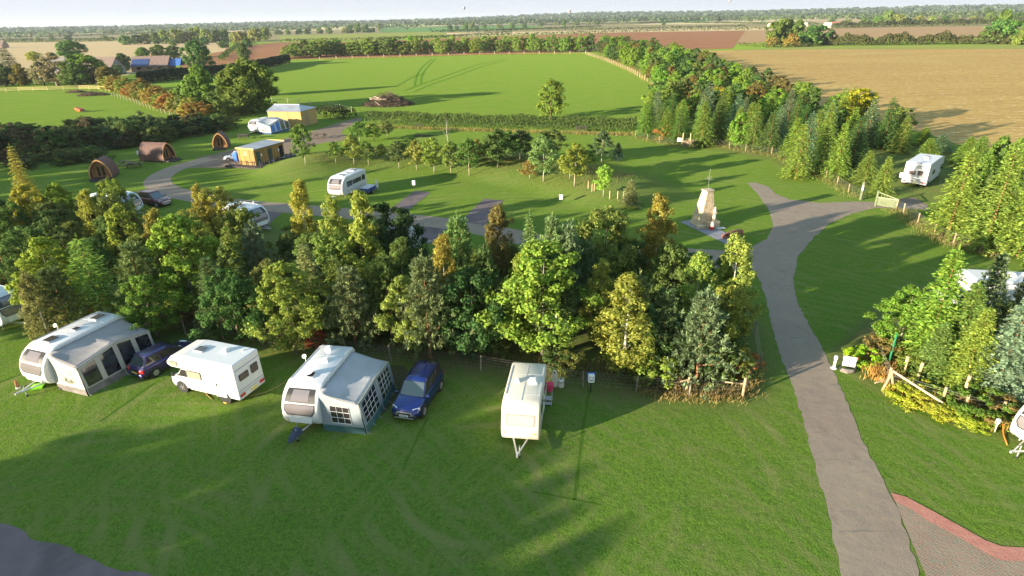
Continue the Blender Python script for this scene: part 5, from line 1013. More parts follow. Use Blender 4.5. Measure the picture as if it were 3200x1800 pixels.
# ---------------------------------------------------------------- stone tower memorial
stone = multi_noise('cream_stone', [((2, 2, 2), .4, .6, (.50, .42, .27), .7), ((6, 6, 6), .5, .65, (.34, .27, .18), .5)], (.55, .46, .30), bumps=[((5, 5, 5), .06)])
rub = bpy.data.materials.new('rubble_stone'); rub.use_nodes = True; n = rub.node_tree.nodes; l = rub.node_tree.links; tc = n.new('ShaderNodeTexCoord'); vo = n.new('ShaderNodeTexVoronoi'); vo.inputs['Scale'].default_value = 6; l.new(tc.outputs['Object'], vo.inputs[0]); cr = n.new('ShaderNodeValToRGB'); l.new(vo.outputs['Color'], cr.inputs[0]); cr.color_ramp.elements[0].color = (.34, .25, .16, 1); cr.color_ramp.elements[1].color = (.62, .50, .34, 1); l.new(cr.outputs[0], n['Principled BSDF'].inputs[0]); bp = n.new('ShaderNodeBump'); bp.inputs['Distance'].default_value = .04; bp.invert = True; l.new(vo.outputs[0], bp.inputs['Height']); l.new(bp.outputs[0], n['Principled BSDF'].inputs['Normal']); n['Principled BSDF'].inputs['Roughness'].default_value = .95
Pt = G(2199, 702); t = thing('stone_tower', Pt, R(18), 'tapering stone tower with a metal spire on a slab terrace', 'monument')
m = MB(); m.hexa([(-1.05, -.75, 0), (.95, -.75, 0), (.95, 1.0, 0), (-1.05, 1.0, 0), (-.38, -.42, 3.75), (.42, -.42, 3.75), (.42, .42, 3.75), (-.38, .42, 3.75)]); bm_ = m.build('shaft', [stone], t, bevel=.03)
m = MB(); m.hexa([(-.98, -.77, .05), (.90, -.77, .05), (.90, -.74, .05), (-.98, -.74, .05), (-.33, -.455, 3.70), (.38, -.455, 3.70), (.38, -.42, 3.70), (-.33, -.42, 3.70)]); m.build('rubble_face', rub, t)
m = MB(); m.hexa([(.94, -.7, .05), (.985, -.7, .05), (.985, .95, .05), (.94, .95, .05), (.40, -.38, 3.7), (.45, -.38, 3.7), (.45, .38, 3.7), (.40, .38, 3.7)]); m.build('rubble_face', rub, t)
m = MB(); m.box((.02, 0, 3.80), (.98, .98, .12)); m.build('cap', mat('cap_stone', (.42, .34, .24), .9), t, bevel=.02)
m = MB(); m.box((.25, -1.05, .35), (1.5, .7, .7)); m.build('plinth', rub, t, bevel=.04); m = MB(); m.box((-.95, -.95, .18), (1.1, .5, .36)); m.build('ledge', stone, t, bevel=.05)
m = MB(); m.tube([(0, 0, 3.8), (0, 0, 5.9)], .013, 6); [m.tube([(-.42 * math.cos(a_), -.42 * math.sin(a_), 4.95), (.42 * math.cos(a_), .42 * math.sin(a_), 4.95)], .008, 5) for a_ in (0, .78, 1.57, 2.36)]; [m.tube([(0, 0, 4.95), (.3 * math.cos(a_), .3 * math.sin(a_), 5.25)], .008, 4) for a_ in (0, 1.57, 3.14, 4.7)]; m.tube([(0, 0, 5.9), (0, 0, 6.0)], [.03, .02], 6); m.build('spire', mat('dark_iron', (.25, .26, .22), .6), t)
t = thing('statue', at(Pt, R(18), .45, -1.0, .70), R(18), 'pale robed statue on the plinth against the stone tower', 'statue')
m = MB(); m.tube([(0, 0, 0), (0, 0, .3), (.02, 0, .75), (0, 0, 1.1), (0, 0, 1.25)], [.22, .2, .15, .19, .07], 12); m.tube([(0, 0, 1.25), (0, 0, 1.36), (0, 0, 1.5)], [.08, .12, .05], 10); m.tube([(-.17, -.03, 1.1), (-.22, -.12, .85), (-.05, -.2, .8)], [.06, .05, .04], 6); m.tube([(.17, -.03, 1.1), (.22, -.12, .85), (.05, -.2, .8)], [.06, .05, .04], 6); m.build('figure', mat('statue_stone', (.5, .45, .36), .9, noise=(4, .2)), t, smooth=True)
t = thing('planter', at(Pt, R(18), -.25, -1.75, .03), 0, 'red and white pot standing in front of the stone tower', 'pot'); m = MB(); m.tube([(0, 0, 0), (0, 0, .35)], [.18, .24], 12); m.build('pot', mat('red_pot', (.7, .05, .04), .5), t); m = MB(); m.tube([(0, 0, .35), (0, 0, .6), (0, 0, .85)], [.2, .16, .06], 12); m.build('lantern', mat('lantern_white', (.85, .78, .65), .4), t)
m = MB(); m.box((0, 0, .05), (.95, .55, .06)); simple('memorial_slab', m, mat('pale_slab', (.5, .5, .48), .8), at(Pt, R(18), .85, -1.75, .0), R(18), 'pale flat stone plaque on the slabs in front of the tower', 'plaque', bevel=.01)
pbk = bpy.data.materials['brick_wall']; a = G(2256, 746); b = G(2318, 741); t = thing('name_wall', a.lerp(b, .5), math.atan2(b.y - a.y, b.x - a.x), 'low curved red brick name wall on the slab terrace', 'sign')
Lw = (b - a).length; m = MB(); pts = []
for i in range(13): u = i / 12; pts.append((-Lw / 2 + Lw * u, .35 + .48 * math.sin(min(1, u * 1.25) * math.pi / 2) + (-.08 if u > .93 else 0)))
m.prism([(-Lw / 2, 0), (Lw / 2, 0)] + pts[::-1], -.14, .14); m.build('wall', mat('wall_brick', (.26, .11, .085), .9, noise=(6, .25), bump=(12, .01)), t)
tx = bpy.data.curves.new('lettering', 'FONT'); tx.body = 'Wood Farm'; tx.size = .40; tx.align_x = 'CENTER'; tx.extrude = .01; tx.materials.append(mat('letter_dark', (.06, .02, .02), .7)); to = bpy.data.objects.new('lettering', tx); link(to, t); to.location = (.1, -.155, .30); to.rotation_euler = (R(90), 0, 0)
# ---------------------------------------------------------------- timber buildings
def planks(name, c1, c2, sc=7.0, axis='X', bumpd=.02):
    m = bpy.data.materials.new(name); m.use_nodes = True; n = m.node_tree.nodes; l = m.node_tree.links; p = n['Principled BSDF']; tc = n.new('ShaderNodeTexCoord')
    mp = n.new('ShaderNodeMapping'); mp.inputs['Scale'].default_value = (sc, sc, .15); l.new(tc.outputs['Object'], mp.inputs[0])
    v = n.new('ShaderNodeTexVoronoi'); v.inputs['Scale'].default_value = 1; v.inputs['Randomness'].default_value = .5; l.new(mp.outputs[0], v.inputs[0])
    cr = n.new('ShaderNodeValToRGB'); cr.color_ramp.elements[0].color = c1 + (1,); cr.color_ramp.elements[1].color = c2 + (1,); l.new(v.outputs['Color'], cr.inputs[0]); l.new(cr.outputs[0], p.inputs[0])
    b = n.new('ShaderNodeBump'); b.inputs['Distance'].default_value = bumpd; b.invert = True; l.new(v.outputs[0], b.inputs['Height']); l.new(b.outputs[0], p.inputs['Normal']); p.inputs['Roughness'].default_value = .85
    return m
larchw = planks('larch_boards', (.22, .115, .03), (.42, .25, .07), 5); larch2 = planks('larch_boards_pale', (.27, .18, .07), (.40, .29, .12), 4); darkw = mat('dark_decking', (.035, .028, .028), .8, noise=(3, .3)); podw = planks('pod_boards', (.26, .12, .045), (.40, .20, .075), 6); shing = mat('shingles', (.115, .062, .052), .85, noise=(5, .35), bump=(7, .03)); greend = mat('green_door', (.035, .075, .06), .6)
metalr = mat('metal_roof', (.36, .37, .41), .45, metal=.3, noise=(.5, .15)); benchw = mat('bench_wood', (.085, .065, .05), .85, noise=(3, .3)); benchl = mat('bench_wood_pale', (.18, .13, .08), .85, noise=(3, .3))
# cabin
hc = R(70); Pcb = (G(740, 462, 2.9) + G(793, 465, 2.9) + G(882, 440, 2.9) + G(830, 437, 2.9)) / 4; Pcb.z = 0
t = thing('wooden_cabin', Pcb, hc, 'larch clad cabin with a flat grey roof and three green doors', 'cabin'); L, w, z0, z1 = 6.9, 1.55, .3, 2.85
m = MB(); m.hexa([(-L / 2, -w, z0), (L / 2, -w, z0), (L / 2, w, z0), (-L / 2, w, z0), (-L / 2, -w, z1 - .15), (L / 2, -w, z1 - .15), (L / 2, w, z1), (-L / 2, w, z1)]); m.build('wall', larchw, t)
m = MB(); m.hexa([(-L / 2 - .12, -w - .25, z1 - .15), (L / 2 + .12, -w - .25, z1 - .15), (L / 2 + .12, w + .15, z1 + .03), (-L / 2 - .12, w + .15, z1 + .03), (-L / 2 - .12, -w - .25, z1 - .05), (L / 2 + .12, -w - .25, z1 - .05), (L / 2 + .12, w + .15, z1 + .12), (-L / 2 - .12, w + .15, z1 + .12)]); m.build('roof', metalr, t)
for s in (-1, 1): m = MB(); m.box((s * (L / 2 + .14), -.03, z1 + .02), (.04, 2 * w + .4, .24)); m.build('fascia', mat('yellow_fascia', (.55, .36, .10), .7), t)
for i, dx in enumerate((-2.55, .15, 2.75)):
    m = MB(); m.box((dx, -w - .02, z0 + 1.0), (.8, .05, 2.0)); d_ = m.build('door', greend if i < 2 else mat('open_doorway', (.01, .008, .012), .9), t); m = MB(); m.box((dx + .3, -w - .06, z0 + 1.0), (.05, .05, .16)); m.build('handle', steel, d_)
    m = MB(); m.box((dx, -w - .2, z0 + .04), (.7, .35, .05)); m.build('door_mat', vang, t)
for dx in (-1.85, 2.15): m = MB(); m.box((dx, -w - .015, z0 + 1.35), (.28, .02, .4)); m.build('notice', whitep, t)
for dx in (-3.4, -.6, 1.3, 3.35): m = MB(); m.box((dx, -w - .02, 1.5), (.07, .03, 2.3)); m.build('batten', larch2, t)
for dy in (-1.3, -.6, .6, 1.3): m = MB(); m.box((-L / 2 - .02, dy, 1.5), (.03, .06, 2.4)); m.build('batten', mat('batten_light', (.50, .32, .11), .8), t)
m = MB(); m.panel((-L / 2 - .005, .1, 2.1), (0, -1, 0), (0, 0, 1), .5, .55, .02, .03); wi = m.build('window', mat('cream_frame', (.62, .58, .40), .5), t); m = MB(); m.panel((-L / 2 - .037, .1, 2.1), (0, -1, 0), (0, 0, 1), .32, .38, .02, .01); m.build('pane', mat('sage_glass', (.16, .19, .10), .2), wi)
t = thing('timber_deck', Pcb, hc, 'dark timber deck with post railings round the larch cabin', 'deck')
m = MB(); m.hexa([(-4.6, -3.3, .04), (4.9, -3.3, .04), (4.9, -w - .0, .04), (-4.6, 2.9, .04), (-4.6, -3.3, .28), (4.9, -3.3, .28), (4.9, -w, .28), (-4.6, 2.9, .28)]) if False else m.box((.15, -2.55, .15), (9.5, 1.9, .27)); m.box((-4.05, .95, .148), (1.15, 5.0, .265)); m.build('deck_board', darkw, t)
posts = [(-4.5 + i * 1.02, -3.42) for i in range(10)] + [(4.85, -2.6), (4.85, -1.7)] + [(-4.6, -2.4 + i * 1.2) for i in range(5)]
for a_, b_ in posts: m = MB(); m.box((a_, b_, .72), (.09, .09, 1.1)); m.build('railing_post', darkw, t)
m = MB()
for z_ in (1.05,): m.box((.15, -3.42, z_), (9.4, .05, .07)); m.box((-4.6, -.2, z_), (.05, 4.9, .07)); m.box((4.85, -2.5, z_), (.05, 1.9, .07))
m.build('handrail', darkw, t)
t = thing('wheelie_bin', G(741, 505), R(-100), 'blue wheeled bin at the end of the larch cabin', 'bin'); m = MB(); m.hexa([(-.3, -.3, .08), (.3, -.3, .08), (.3, .3, .08), (-.3, .3, .08), (-.4, -.4, 1.3), (.4, -.4, 1.3), (.4, .4, 1.3), (-.4, .4, 1.3)]); m.build('body', mat('bin_blue', (.03, .14, .55), .5), t, bevel=.04); m = MB(); m.hexa([(-.43, -.43, 1.3), (.43, -.43, 1.3), (.43, .43, 1.3), (-.43, .43, 1.3), (-.36, -.38, 1.46), (.38, -.38, 1.42), (.38, .38, 1.42), (-.36, .38, 1.46)]); m.build('lid', mat('bin_lid', (.04, .18, .62), .4), t, bevel=.03)
for s in (-1, 1): m = MB(); m.tube([(-.32, s * .3, .1), (-.32, s * .36, .1)], .1, 12); m.build('wheel', rubber, t)
# timber shed with a hipped end
A_ = G(842, 388, 0); B_ = G(946, 398, 0); C_ = G(994, 374, 0); hs_ = math.atan2(B_.y - A_.y, B_.x - A_.x); Ls = (G(940, 344, 3.4) - G(838, 343, 3.4)).length; hs_ = math.atan2((G(940, 344, 3.4) - G(838, 343, 3.4)).y, (G(940, 344, 3.4) - G(838, 343, 3.4)).x); Ds = 6.6
t = thing('timber_shed', (B_.x, B_.y, 0), hs_, 'large timber shed with vertical boards and a grey metal roof', 'shed')
m = MB(); m.hexa([(-Ls, 0, 0), (0, 0, 0), (0, Ds, 0), (-Ls, Ds, 0), (-Ls, 0, 3.3), (0, 0, 3.3), (0, Ds, 3.3), (-Ls, Ds, 3.3)]); m.build('wall', planks('shed_boards', (.34, .22, .08), (.50, .35, .13), 4, bumpd=.03), t)
m = MB(); o_ = .2; m.add([(-Ls - o_, -o_, 3.28), (o_, -o_, 3.28), (o_, Ds + o_, 3.28), (-Ls - o_, Ds + o_, 3.28), (-Ls - o_, Ds / 2, 4.3), (-2.0, Ds / 2, 4.3)], [(0, 1, 5, 4), (1, 2, 5), (2, 3, 4, 5), (0, 4, 3), (3, 2, 1, 0)]); m.build('roof', metalr, t)
m = MB(); m.box((-Ls / 2 - 1, Ds / 2, 4.33), (Ls - 2 + .3, .25, .06)); m.build('ridge_cap', whitep, t)
m = MB(); m.box((.02, Ds * .35, 1.4), (.05, 2.6, 2.7)); d_ = m.build('door', planks('shed_door_boards', (.30, .22, .10), (.40, .30, .14), 5), t); m = MB(); m.box((.06, Ds * .35, 1.4), (.03, .05, 2.7)); m.build('door_seam', blackp, d_)
# camping pods
def pod(P, rz, L, w, H, label, doorside=True):
    t = thing('camping_pod', P, rz, label, 'camping pod', 'shingled camping pods on the left lawn'); x = L / 2
    pr = []
    for i in range(17):
        u = -1 + 2 * i / 16; f_ = 1 - abs(u) ** 1.25; yy = math.copysign(w * (.94 + .22 * f_) * (1 - f_ ** 1.8) ** .72, u) if u else 0; pr.append((yy, .25 + (H - .25) * f_))
    pi_ = [(a_ * .93, .25 + (b_ - .25) * .95) for a_, b_ in pr]
    m = MB(); n_ = len(pr); vs = []
    for xx in (-x, x): vs += [(xx, a_, b_) for a_, b_ in pr] + [(xx, a_, b_) for a_, b_ in pi_]
    fs = []
    for i in range(n_ - 1): fs += [(i, i + 1, 2 * n_ + i + 1, 2 * n_ + i), (n_ + i + 1, n_ + i, 3 * n_ + i, 3 * n_ + i + 1), (i, n_ + i, n_ + i + 1, i + 1), (2 * n_ + i, 2 * n_ + i + 1, 3 * n_ + i + 1, 3 * n_ + i)]
    m.add(vs, fs); m.build('roof', shing, t, smooth=True).data.set_sharp_from_angle(angle=R(40))
    m = MB(); m.prism([(a_ * 1.0, b_) for a_, b_ in pi_], x - .75, x - .7, 'x'); m.build('front_wall', podw, t); m = MB(); m.prism(pi_, -x + .02, -x + .06, 'x'); m.build('back_wall', podw, t)
    m = MB(); vs = []; fs = []
    for i in range(n_): vs += [(x + .012, pr[i][0] * 1.01, pr[i][1] + .02), (x + .012, pr[i][0] * .88, .25 + (pr[i][1] - .25) * .92)]
    for i in range(n_ - 1): fs.append((2 * i, 2 * i + 1, 2 * i + 3, 2 * i + 2))
    m.add(vs, fs); q = m.build('arch_trim', mat('arch_wood', (.45, .24, .09), .7), t); so = q.modifiers.new('t', 'SOLIDIFY'); so.thickness = .06
    for s in (-1, 1): m = MB(); m.box((x - .68, s * .29, 1.12), (.04, .44, 1.62)); d_ = m.build('door', mat('pod_door_frame', (.25, .13, .05), .6), t); m = MB(); m.box((x - .655, s * .29, 1.15), (.02, .30, 1.35)); m.build('pane', glassd, d_)
    m = MB(); m.box((x + .1, 0, .17), (1.5, w * 1.75, .18)); m.box((x + 1.15, 0, .08), (.6, w * 1.3, .14)); m.build('step', darkw, t)
    m = MB(); m.box((x - .3, w * .62, .45), (.5, .34, .4)); m.build('bench', podw, t)
    m = MB(); m.box((-.3, 0, .12), (L, w * 1.7, .22)); m.build('base', darkw, t)
    return t
def pod_at(p0, p1, L, H, label, hd, w):
    mid = G(*p0).lerp(G(*p1), .5); f = R(hd); c = mid - Vector((math.cos(f), math.sin(f), 0)) * L / 2; return pod(Vector((c.x, c.y, 0)), f, L, w, H, label)
def pod_old(p0, p1, L, H, label):
    a, b = G(*p0), G(*p1); f = math.atan2(b.y - a.y, b.x - a.x) - math.pi / 2; mid = a.lerp(b, .5); w = (b - a).length / 2; c = mid - Vector((math.cos(f), math.sin(f), 0)) * L / 2; return pod(Vector((c.x, c.y, 0)), f, L, w, H, label)
pod_at((288, 560), (348, 563), 3.3, 2.95, 'nearest small camping pod with brown shingles, left of the tarmac bend', -76, 1.55)
pod_at((509, 508), (557, 497), 4.7, 3.0, 'largest long camping pod with its porch facing right', -14, 1.5)
pod_at((665, 468), (714, 464), 2.8, 2.85, 'farthest small camping pod with an orange timber front', -78, 1.3)
# picnic tables
def picnic(P, rz, label, wood, s=1.0, cat='picnic table'):
    t = thing('picnic_table', P, rz, label, cat); t.scale = (s, s, s)
    m = MB(); [m.box((0, -.32 + k * .16, .74), (1.8, .13, .045)) for k in range(5)]; m.build('table_top', wood, t)
    for sd in (-1, 1): m = MB(); m.box((0, sd * .72, .45), (1.8, .26, .045)); m.build('bench_seat', wood, t)
    for e in (-.65, .65):
        for sd in (-1, 1): m = MB(); m.tube([(e, sd * .62, 0), (e, sd * .22, .72)], .045, 5); m.build('leg', wood, t)
        m = MB(); m.box((e + .06, 0, .41), (.05, 1.6, .09)); m.build('cross_beam', wood, t)
    return t
picnic(G(395, 520), R(-5), 'dark picnic table, left of the pair between two pods', benchw, 1.1); picnic(G(420, 524), R(-14), 'dark picnic table, right of the pair between two pods', benchw, 1.1)
picnic(G(762, 434), R(8), 'dark picnic table on the grass near the far awning', benchw, 1.15); picnic(G(1000, 432), R(-8), 'dark picnic table beside the gravel track', benchw, 1.25)
picnic(G(1948, 573), R(-12), 'brown picnic table on the lawn right of the small trees', benchl, 1.25); picnic(G(1816, 412), R(-5), 'dark picnic table in front of the brown hedge', benchw, 1.3)
picnic(G(1310, 400), R(5), 'thin dark bench far back at the foot of the hedge', benchw, 1.0)
# timber bay with notice by the conifers
a = G(2132, 456); b = G(2170, 460); t = thing('log_store', a.lerp(b, .5), math.atan2(b.y - a.y, b.x - a.x), 'open timber compost bay under the conifers', 'timber bay'); Lb = (b - a).length
m = MB(); m.box((0, .0, .5), (Lb, .1, .9)); m.box((0, 1.0, .6), (Lb, .1, 1.1)); m.box((-Lb / 2, .5, .5), (.1, 1.0, .9)); m.box((Lb / 2, .5, .5), (.1, 1.0, .9)); m.build('boards', benchl, t)
for q_ in (-Lb / 2, .2): m = MB(); m.box((q_, -.02 + .1 * (q_ > 0), 1.1), (.12, .12, 2.2)); m.build('post', mat('post_light', (.50, .38, .2), .8), t)
m = MB(); m.box((-Lb / 2 - .55, -.05, 1.0), (.8, .04, .6)); simple('notice_sign', m, whitep, a.lerp(b, .5), t.rotation_euler.z, 'white rectangular sign on the side of the timber bay', 'sign')
m = MB(); m.tube([(0, 0, 0), (0, 0, .7), (0, 0, .95)], [.22, .26, .14], 10); simple('lidded_bin', m, mat('mint_bin', (.25, .6, .45), .5), G(2181, 453), 0, 'small mint green bin beside the timber bay', 'bin')
# trailer with chair beside the mid caravan
Pt2 = at(Pm, R(Hm), -.6, 2.6, 0); t = thing('box_trailer', Pt2, R(72), 'covered blue box trailer beside the caravan in front of the bank', 'trailer')
m = MB(); m.box((0, 0, .55), (2.2, 1.25, .5)); m.build('body', mat('trailer_blue', (.03, .06, .22), .6), t, bevel=.03); m = MB(); m.box((0, 0, .84), (2.1, 1.2, .08)); m.build('lid', mat('trailer_lid', (.5, .5, .52), .6), t, bevel=.02); [wheel(t, -.2, s * .72, .27, .15) for s in (-1, 1)]
t = thing('garden_chair', at(Pt2, R(72), 1.6, -.2), R(230), 'white slatted garden chair behind the blue trailer', 'chair'); m = MB(); m.box((0, 0, .42), (.5, .5, .04)); m.build('seat', whitep, t); m = MB(); [m.box((-.24, 0, .55 + k * .14), (.03, .5, .08)) for k in range(6)]; [m.box((-.24, s * .24, .85), (.04, .04, .95)) for s in (-1, 1)]; m.build('backrest', whitep, t)
for a_ in (-.22, .22):
    for b_ in (-.22, .22): m = MB(); m.box((a_, b_, .2), (.04, .04, .4)); m.build('leg', whitep, t)
# red fabric thing in the pasture
t = thing('tipped_wheelbarrow', G(252, 350), R(-10), 'orange wheelbarrow lying in the bright green pasture', 'wheelbarrow'); t.scale = (1.25,) * 3
m = MB(); m.hexa([(-.7, -.45, .25), (.3, -.4, .1), (.3, .4, .1), (-.7, .45, .25), (-.8, -.6, .95), (.6, -.55, .6), (.6, .55, .6), (-.8, .6, .95)]); m.build('tray', mat('orange_paint', (.7, .13, .03), .5), t, bevel=.06); m = MB(); m.tube([(.85, -.09, .3), (.85, .09, .3)], .3, 14); m.build('wheel', rubber, t)
for s in (-1, 1): m = MB(); m.tube([(.85, s * .12, .3), (.2, s * .3, .3), (1.9, s * .4, .25)], .045, 5); m.build('handle', blackp, t)
# brush pile
def brush(P, r, h, n, seed, label, name='brush_pile', tint_=(.11, .075, .05)):
    q = random.Random(seed); t = thing(name, P, 0, label, 'brushwood heap'); m = MB()
    for i in range(n):
        a_ = q.random() * 6.28; rr = r * math.sqrt(q.random()); z = h * (1 - (rr / r) ** 1.3) * q.uniform(.2, 1); L_ = q.uniform(.8, 2.4); b_ = q.random() * 6.28; tl = q.uniform(-.35, .5)
        c = Vector((rr * math.cos(a_), rr * .7 * math.sin(a_), z + .1)); d_ = Vector((math.cos(b_), math.sin(b_), tl)) * L_ / 2; c.z = max(c.z, abs(d_.z) + .03); m.tube([c - d_, c + Vector((0, 0, q.uniform(-.1, .15))), c + d_], [.05, .04, .012], 4, False)
    m.build('branches', mat('twigs_%d' % seed, tint_, .95, noise=(2, .5)), t); return t
tb = brush(G(1212, 328), 6.5, 3.6, 1500, 3, 'big heap of brown brushwood at the meadow edge')
m = MB(); q = random.Random(8)
for i in range(9): c = Vector((-2.2 + q.uniform(-1.2, 1.4), -1.8 + q.uniform(-.5, .5), 1.7 + q.uniform(-.3, .5))); d_ = Vector((q.uniform(.8, 1.3), q.uniform(-.5, .1), q.uniform(-.3, .1))); m.tube([c - d_, c + d_], .12, 6)
m.tube([(-.6, -4.4, .1), (-2.6, -3.0, 1.2)], .12, 6); m.build('pale_logs', mat('pale_log', (.42, .34, .26), .85), tb)
brush(G(290, 298), 4.5, 1.3, 320, 5, 'low flat heap of brown cuttings by the wooden rail fence', tint_=(.14, .08, .055)); brush(G(240, 289), 3.0, .8, 150, 6, 'small low heap of brown cuttings at the left of the rail fence', tint_=(.16, .09, .06))

# ---------------------------------------------------------------- fences and gate
postw = mat('fence_post_wood', (.33, .25, .15), .85, noise=(4, .3)); postg = mat('weathered_post', (.20, .175, .13), .9, noise=(4, .3)); wirem = mat('fence_wire', (.30, .28, .25), .5, metal=.5); railw = mat('new_rail_wood', (.55, .42, .20), .8)
def fence(pts, label, step=3.0, h=1.15, pr=.055, wires=(.25, .5, .75, .95, 1.1), pm=None, rails=None, name='wire_fence', wr=.007, maxp=100, mesh=False):
    t = thing(name, (pts[0].x, pts[0].y, 0), 0, label, 'fence'); O = Vector((pts[0].x, pts[0].y, 0)); P = densify([(p.x, p.y) for p in pts], step, .03, 3, False) + [Vector((pts[-1].x, pts[-1].y))]
    for i, p in enumerate(P):
        if i >= maxp: break
        q = random.Random(i * 7 + len(P)); m = MB(); z = hz(p.x, p.y); b = Vector((p.x, p.y, z)) - O
        if rails: m.box((b.x, b.y, z + h / 2), (.11, .11, h))
        else: m.tube([b, b + Vector((q.uniform(-.05, .05), q.uniform(-.05, .05), h * q.uniform(.95, 1.08)))], pr, 6)
        m.build('post', pm or postg, t)
    m = MB()
    for z_ in (rails or wires):
        for a, b in zip(P[:-1], P[1:]):
            A, Bv = Vector((a.x, a.y, hz(a.x, a.y) + z_)) - O, Vector((b.x, b.y, hz(b.x, b.y) + z_)) - O
            if rails: c = (A + Bv) / 2; d_ = Bv - A; m.box(c, (d_.length, .04, .11), rz=math.atan2(d_.y, d_.x))
            else: m.tube([A, (A + Bv) / 2 - Vector((0, 0, .015)), Bv], wr, 3, False)
    if mesh:
        for a, b in zip(P[:-1], P[1:]):
            k = int((b - a).length / .3)
            for j in range(1, k): c = a.lerp(b, j / k); z = hz(c.x, c.y); m.tube([Vector((c.x, c.y, z + .05)) - O, Vector((c.x, c.y, z + .75)) - O], wr * .6, 3, False)
    m.build('rail' if rails else 'wire', railw if rails else wirem, t); return t
fence(FENCE, 'wire stock fence with grey posts in front of the big group of trees', 3.1, mesh=True, wr=.0045)
t = thing('corner_brace', (13.4, 28.9, 0), 0, 'pale corner post with a slanting brace at the fence corner', 'fence post'); m = MB(); m.tube([(0, -.05, 0), (0, -.05, 1.35)], .085, 8); m.build('post', postw, t); m = MB(); m.tube([(-3.1, .7, .05), (-3.0, .6, 1.25)], .08, 8); m.build('post', postw, t); m = MB(); m.tube([(-4.6, 1.15, .1), (-3.05, .62, .85)], .05, 6); m.tube([(.0, 0, .9), (-1.0, 1.2, .3)], .045, 6); m.build('brace', postw, t)
P1 = [G(*p) for p in [(1985, 430), (2060, 448), (2130, 462), (2230, 455), (2330, 475), (2410, 485), (2470, 505), (2510, 525), (2545, 540), (2580, 560), (2615, 578), (2650, 603), (2690, 622)]]
fence(P1, 'wire fence with pale posts below the conifer belt', 3.3, 1.2, pm=postw, mesh=False, wr=.012)
P2 = [G(*p) for p in [(1830, 170), (1890, 190), (1960, 220), (2040, 265), (2085, 300)]]
fence(P2, 'pale post fence along the right edge of the meadow', 5.0, 1.6, .10, wires=(.5, .9, 1.3), pm=mat('pale_post', (.50, .42, .26), .8), wr=.03, maxp=90)
P3 = [G(*p) for p in [(1000, 186), (1200, 178), (1500, 170), (1830, 168)]]
fence(P3, 'line of short posts at the foot of the far tree row', 9, 1.6, .16, wires=(.9,), pm=_m['pale_post'], wr=.03, maxp=60)
P4 = [G(*p) for p in [(-60, 291), (60, 286), (150, 284), (250, 280), (310, 281), (342, 287)]]
fence(P4, 'new yellow post and rail fence at the far side of the pasture', 3.6, 1.5, rails=(.55, .95, 1.35), pm=railw, name='rail_fence')
P5 = [G(*p) for p in [(850, 318), (900, 322), (970, 330), (1030, 336), (1100, 350)]]
fence(P5, 'thin post fence between the shed hedge and the meadow', 4.5, 1.4, .07, wires=(.6, 1.1), pm=_m['pale_post'], wr=.02)
P6 = [G(*p) for p in [(350, 300), (420, 322), (480, 345), (560, 372), (640, 392)]]
fence(P6, 'short pale posts along the foot of the orange hedge', 3.5, 1.3, .07, wires=(.6, 1.0), pm=_m['pale_post'], wr=.02)
P7 = [G(*p) for p in [(2800, 655), (2822, 668), (2918, 735), (2978, 765), (3060, 790), (3130, 800)]]
fence(P7, 'wire fence under the tall spruces right of the gate', 3.2, 1.15, .07, pm=postw, wr=.012)
P8 = [G(*p) for p in [(2735, 1125), (2772, 1200)]]; P9 = [G(2772, 1215), G(2940, 1268), G(3010, 1290), G(3120, 1310), G(3220, 1330)]
fence(P8, 'short wire fence run beside the notice board', 1.6, 1.2, .08, pm=postw, wr=.012); fence(P9, 'wire fence with stout posts in front of the yellow shrubs', 2.6, 1.2, .08, pm=postw, wr=.012)
a = G(2772, 1217); b = G(2938, 1285); t = thing('log_brace', a, 0, 'long pale log resting on the crossed corner posts', 'fence rail'); m = MB(); m.tube([(0, 0, 1.3), (b.x - a.x, b.y - a.y, .55)], .065, 8); m.build('log', mat('peeled_log', (.48, .38, .24), .8), t)
for dx, dy in ((-.35, -.1), (.25, -.2)): m = MB(); m.tube([(dx, dy, 0), (-dx * .2, .0, 1.35)], .07, 7); m.build('post', postw, t)
m = MB(); m.tube([(-.9, -.1, .55), (.9, .35, .75)], .05, 6); m.build('cross_rail', postw, t)
for i, (px, py, hh) in enumerate([(2818, 1180, 1.5), (2862, 1200, 1.5), (2962, 1205, 1.1), (3000, 1262, 1.9), (3062, 1225, 1.8), (3142, 1240, 1.3)]):
    m = MB(); m.tube([(0, 0, 0), (.02, 0, hh)], .09, 8); simple('wooden_post', m, mat('sunlit_post', (.50, .36, .20), .8, noise=(4, .3)), G(px, py), 0, 'stout round wooden post among the shrubs and young spruces at the lower right', 'post', 'stout posts at the lower right')
m = MB(); a = G(3150, 1252); m.tube([(0, 0, .1), (1.6, .9, 1.5)], .09, 8); simple('fallen_log', m, mat('birch_log', (.6, .54, .42), .8), a, 0, 'pale leaning log at the right edge of the picture', 'log')
m = MB(); m.tube([(0, 0, 0), (0, 0, 2.4)], .06, 8); simple('green_pole', m, mat('green_pipe', (.02, .17, .08), .5), G(2773, 1148), 0, 'dark green pole standing among the bushes behind the notice board', 'pole')
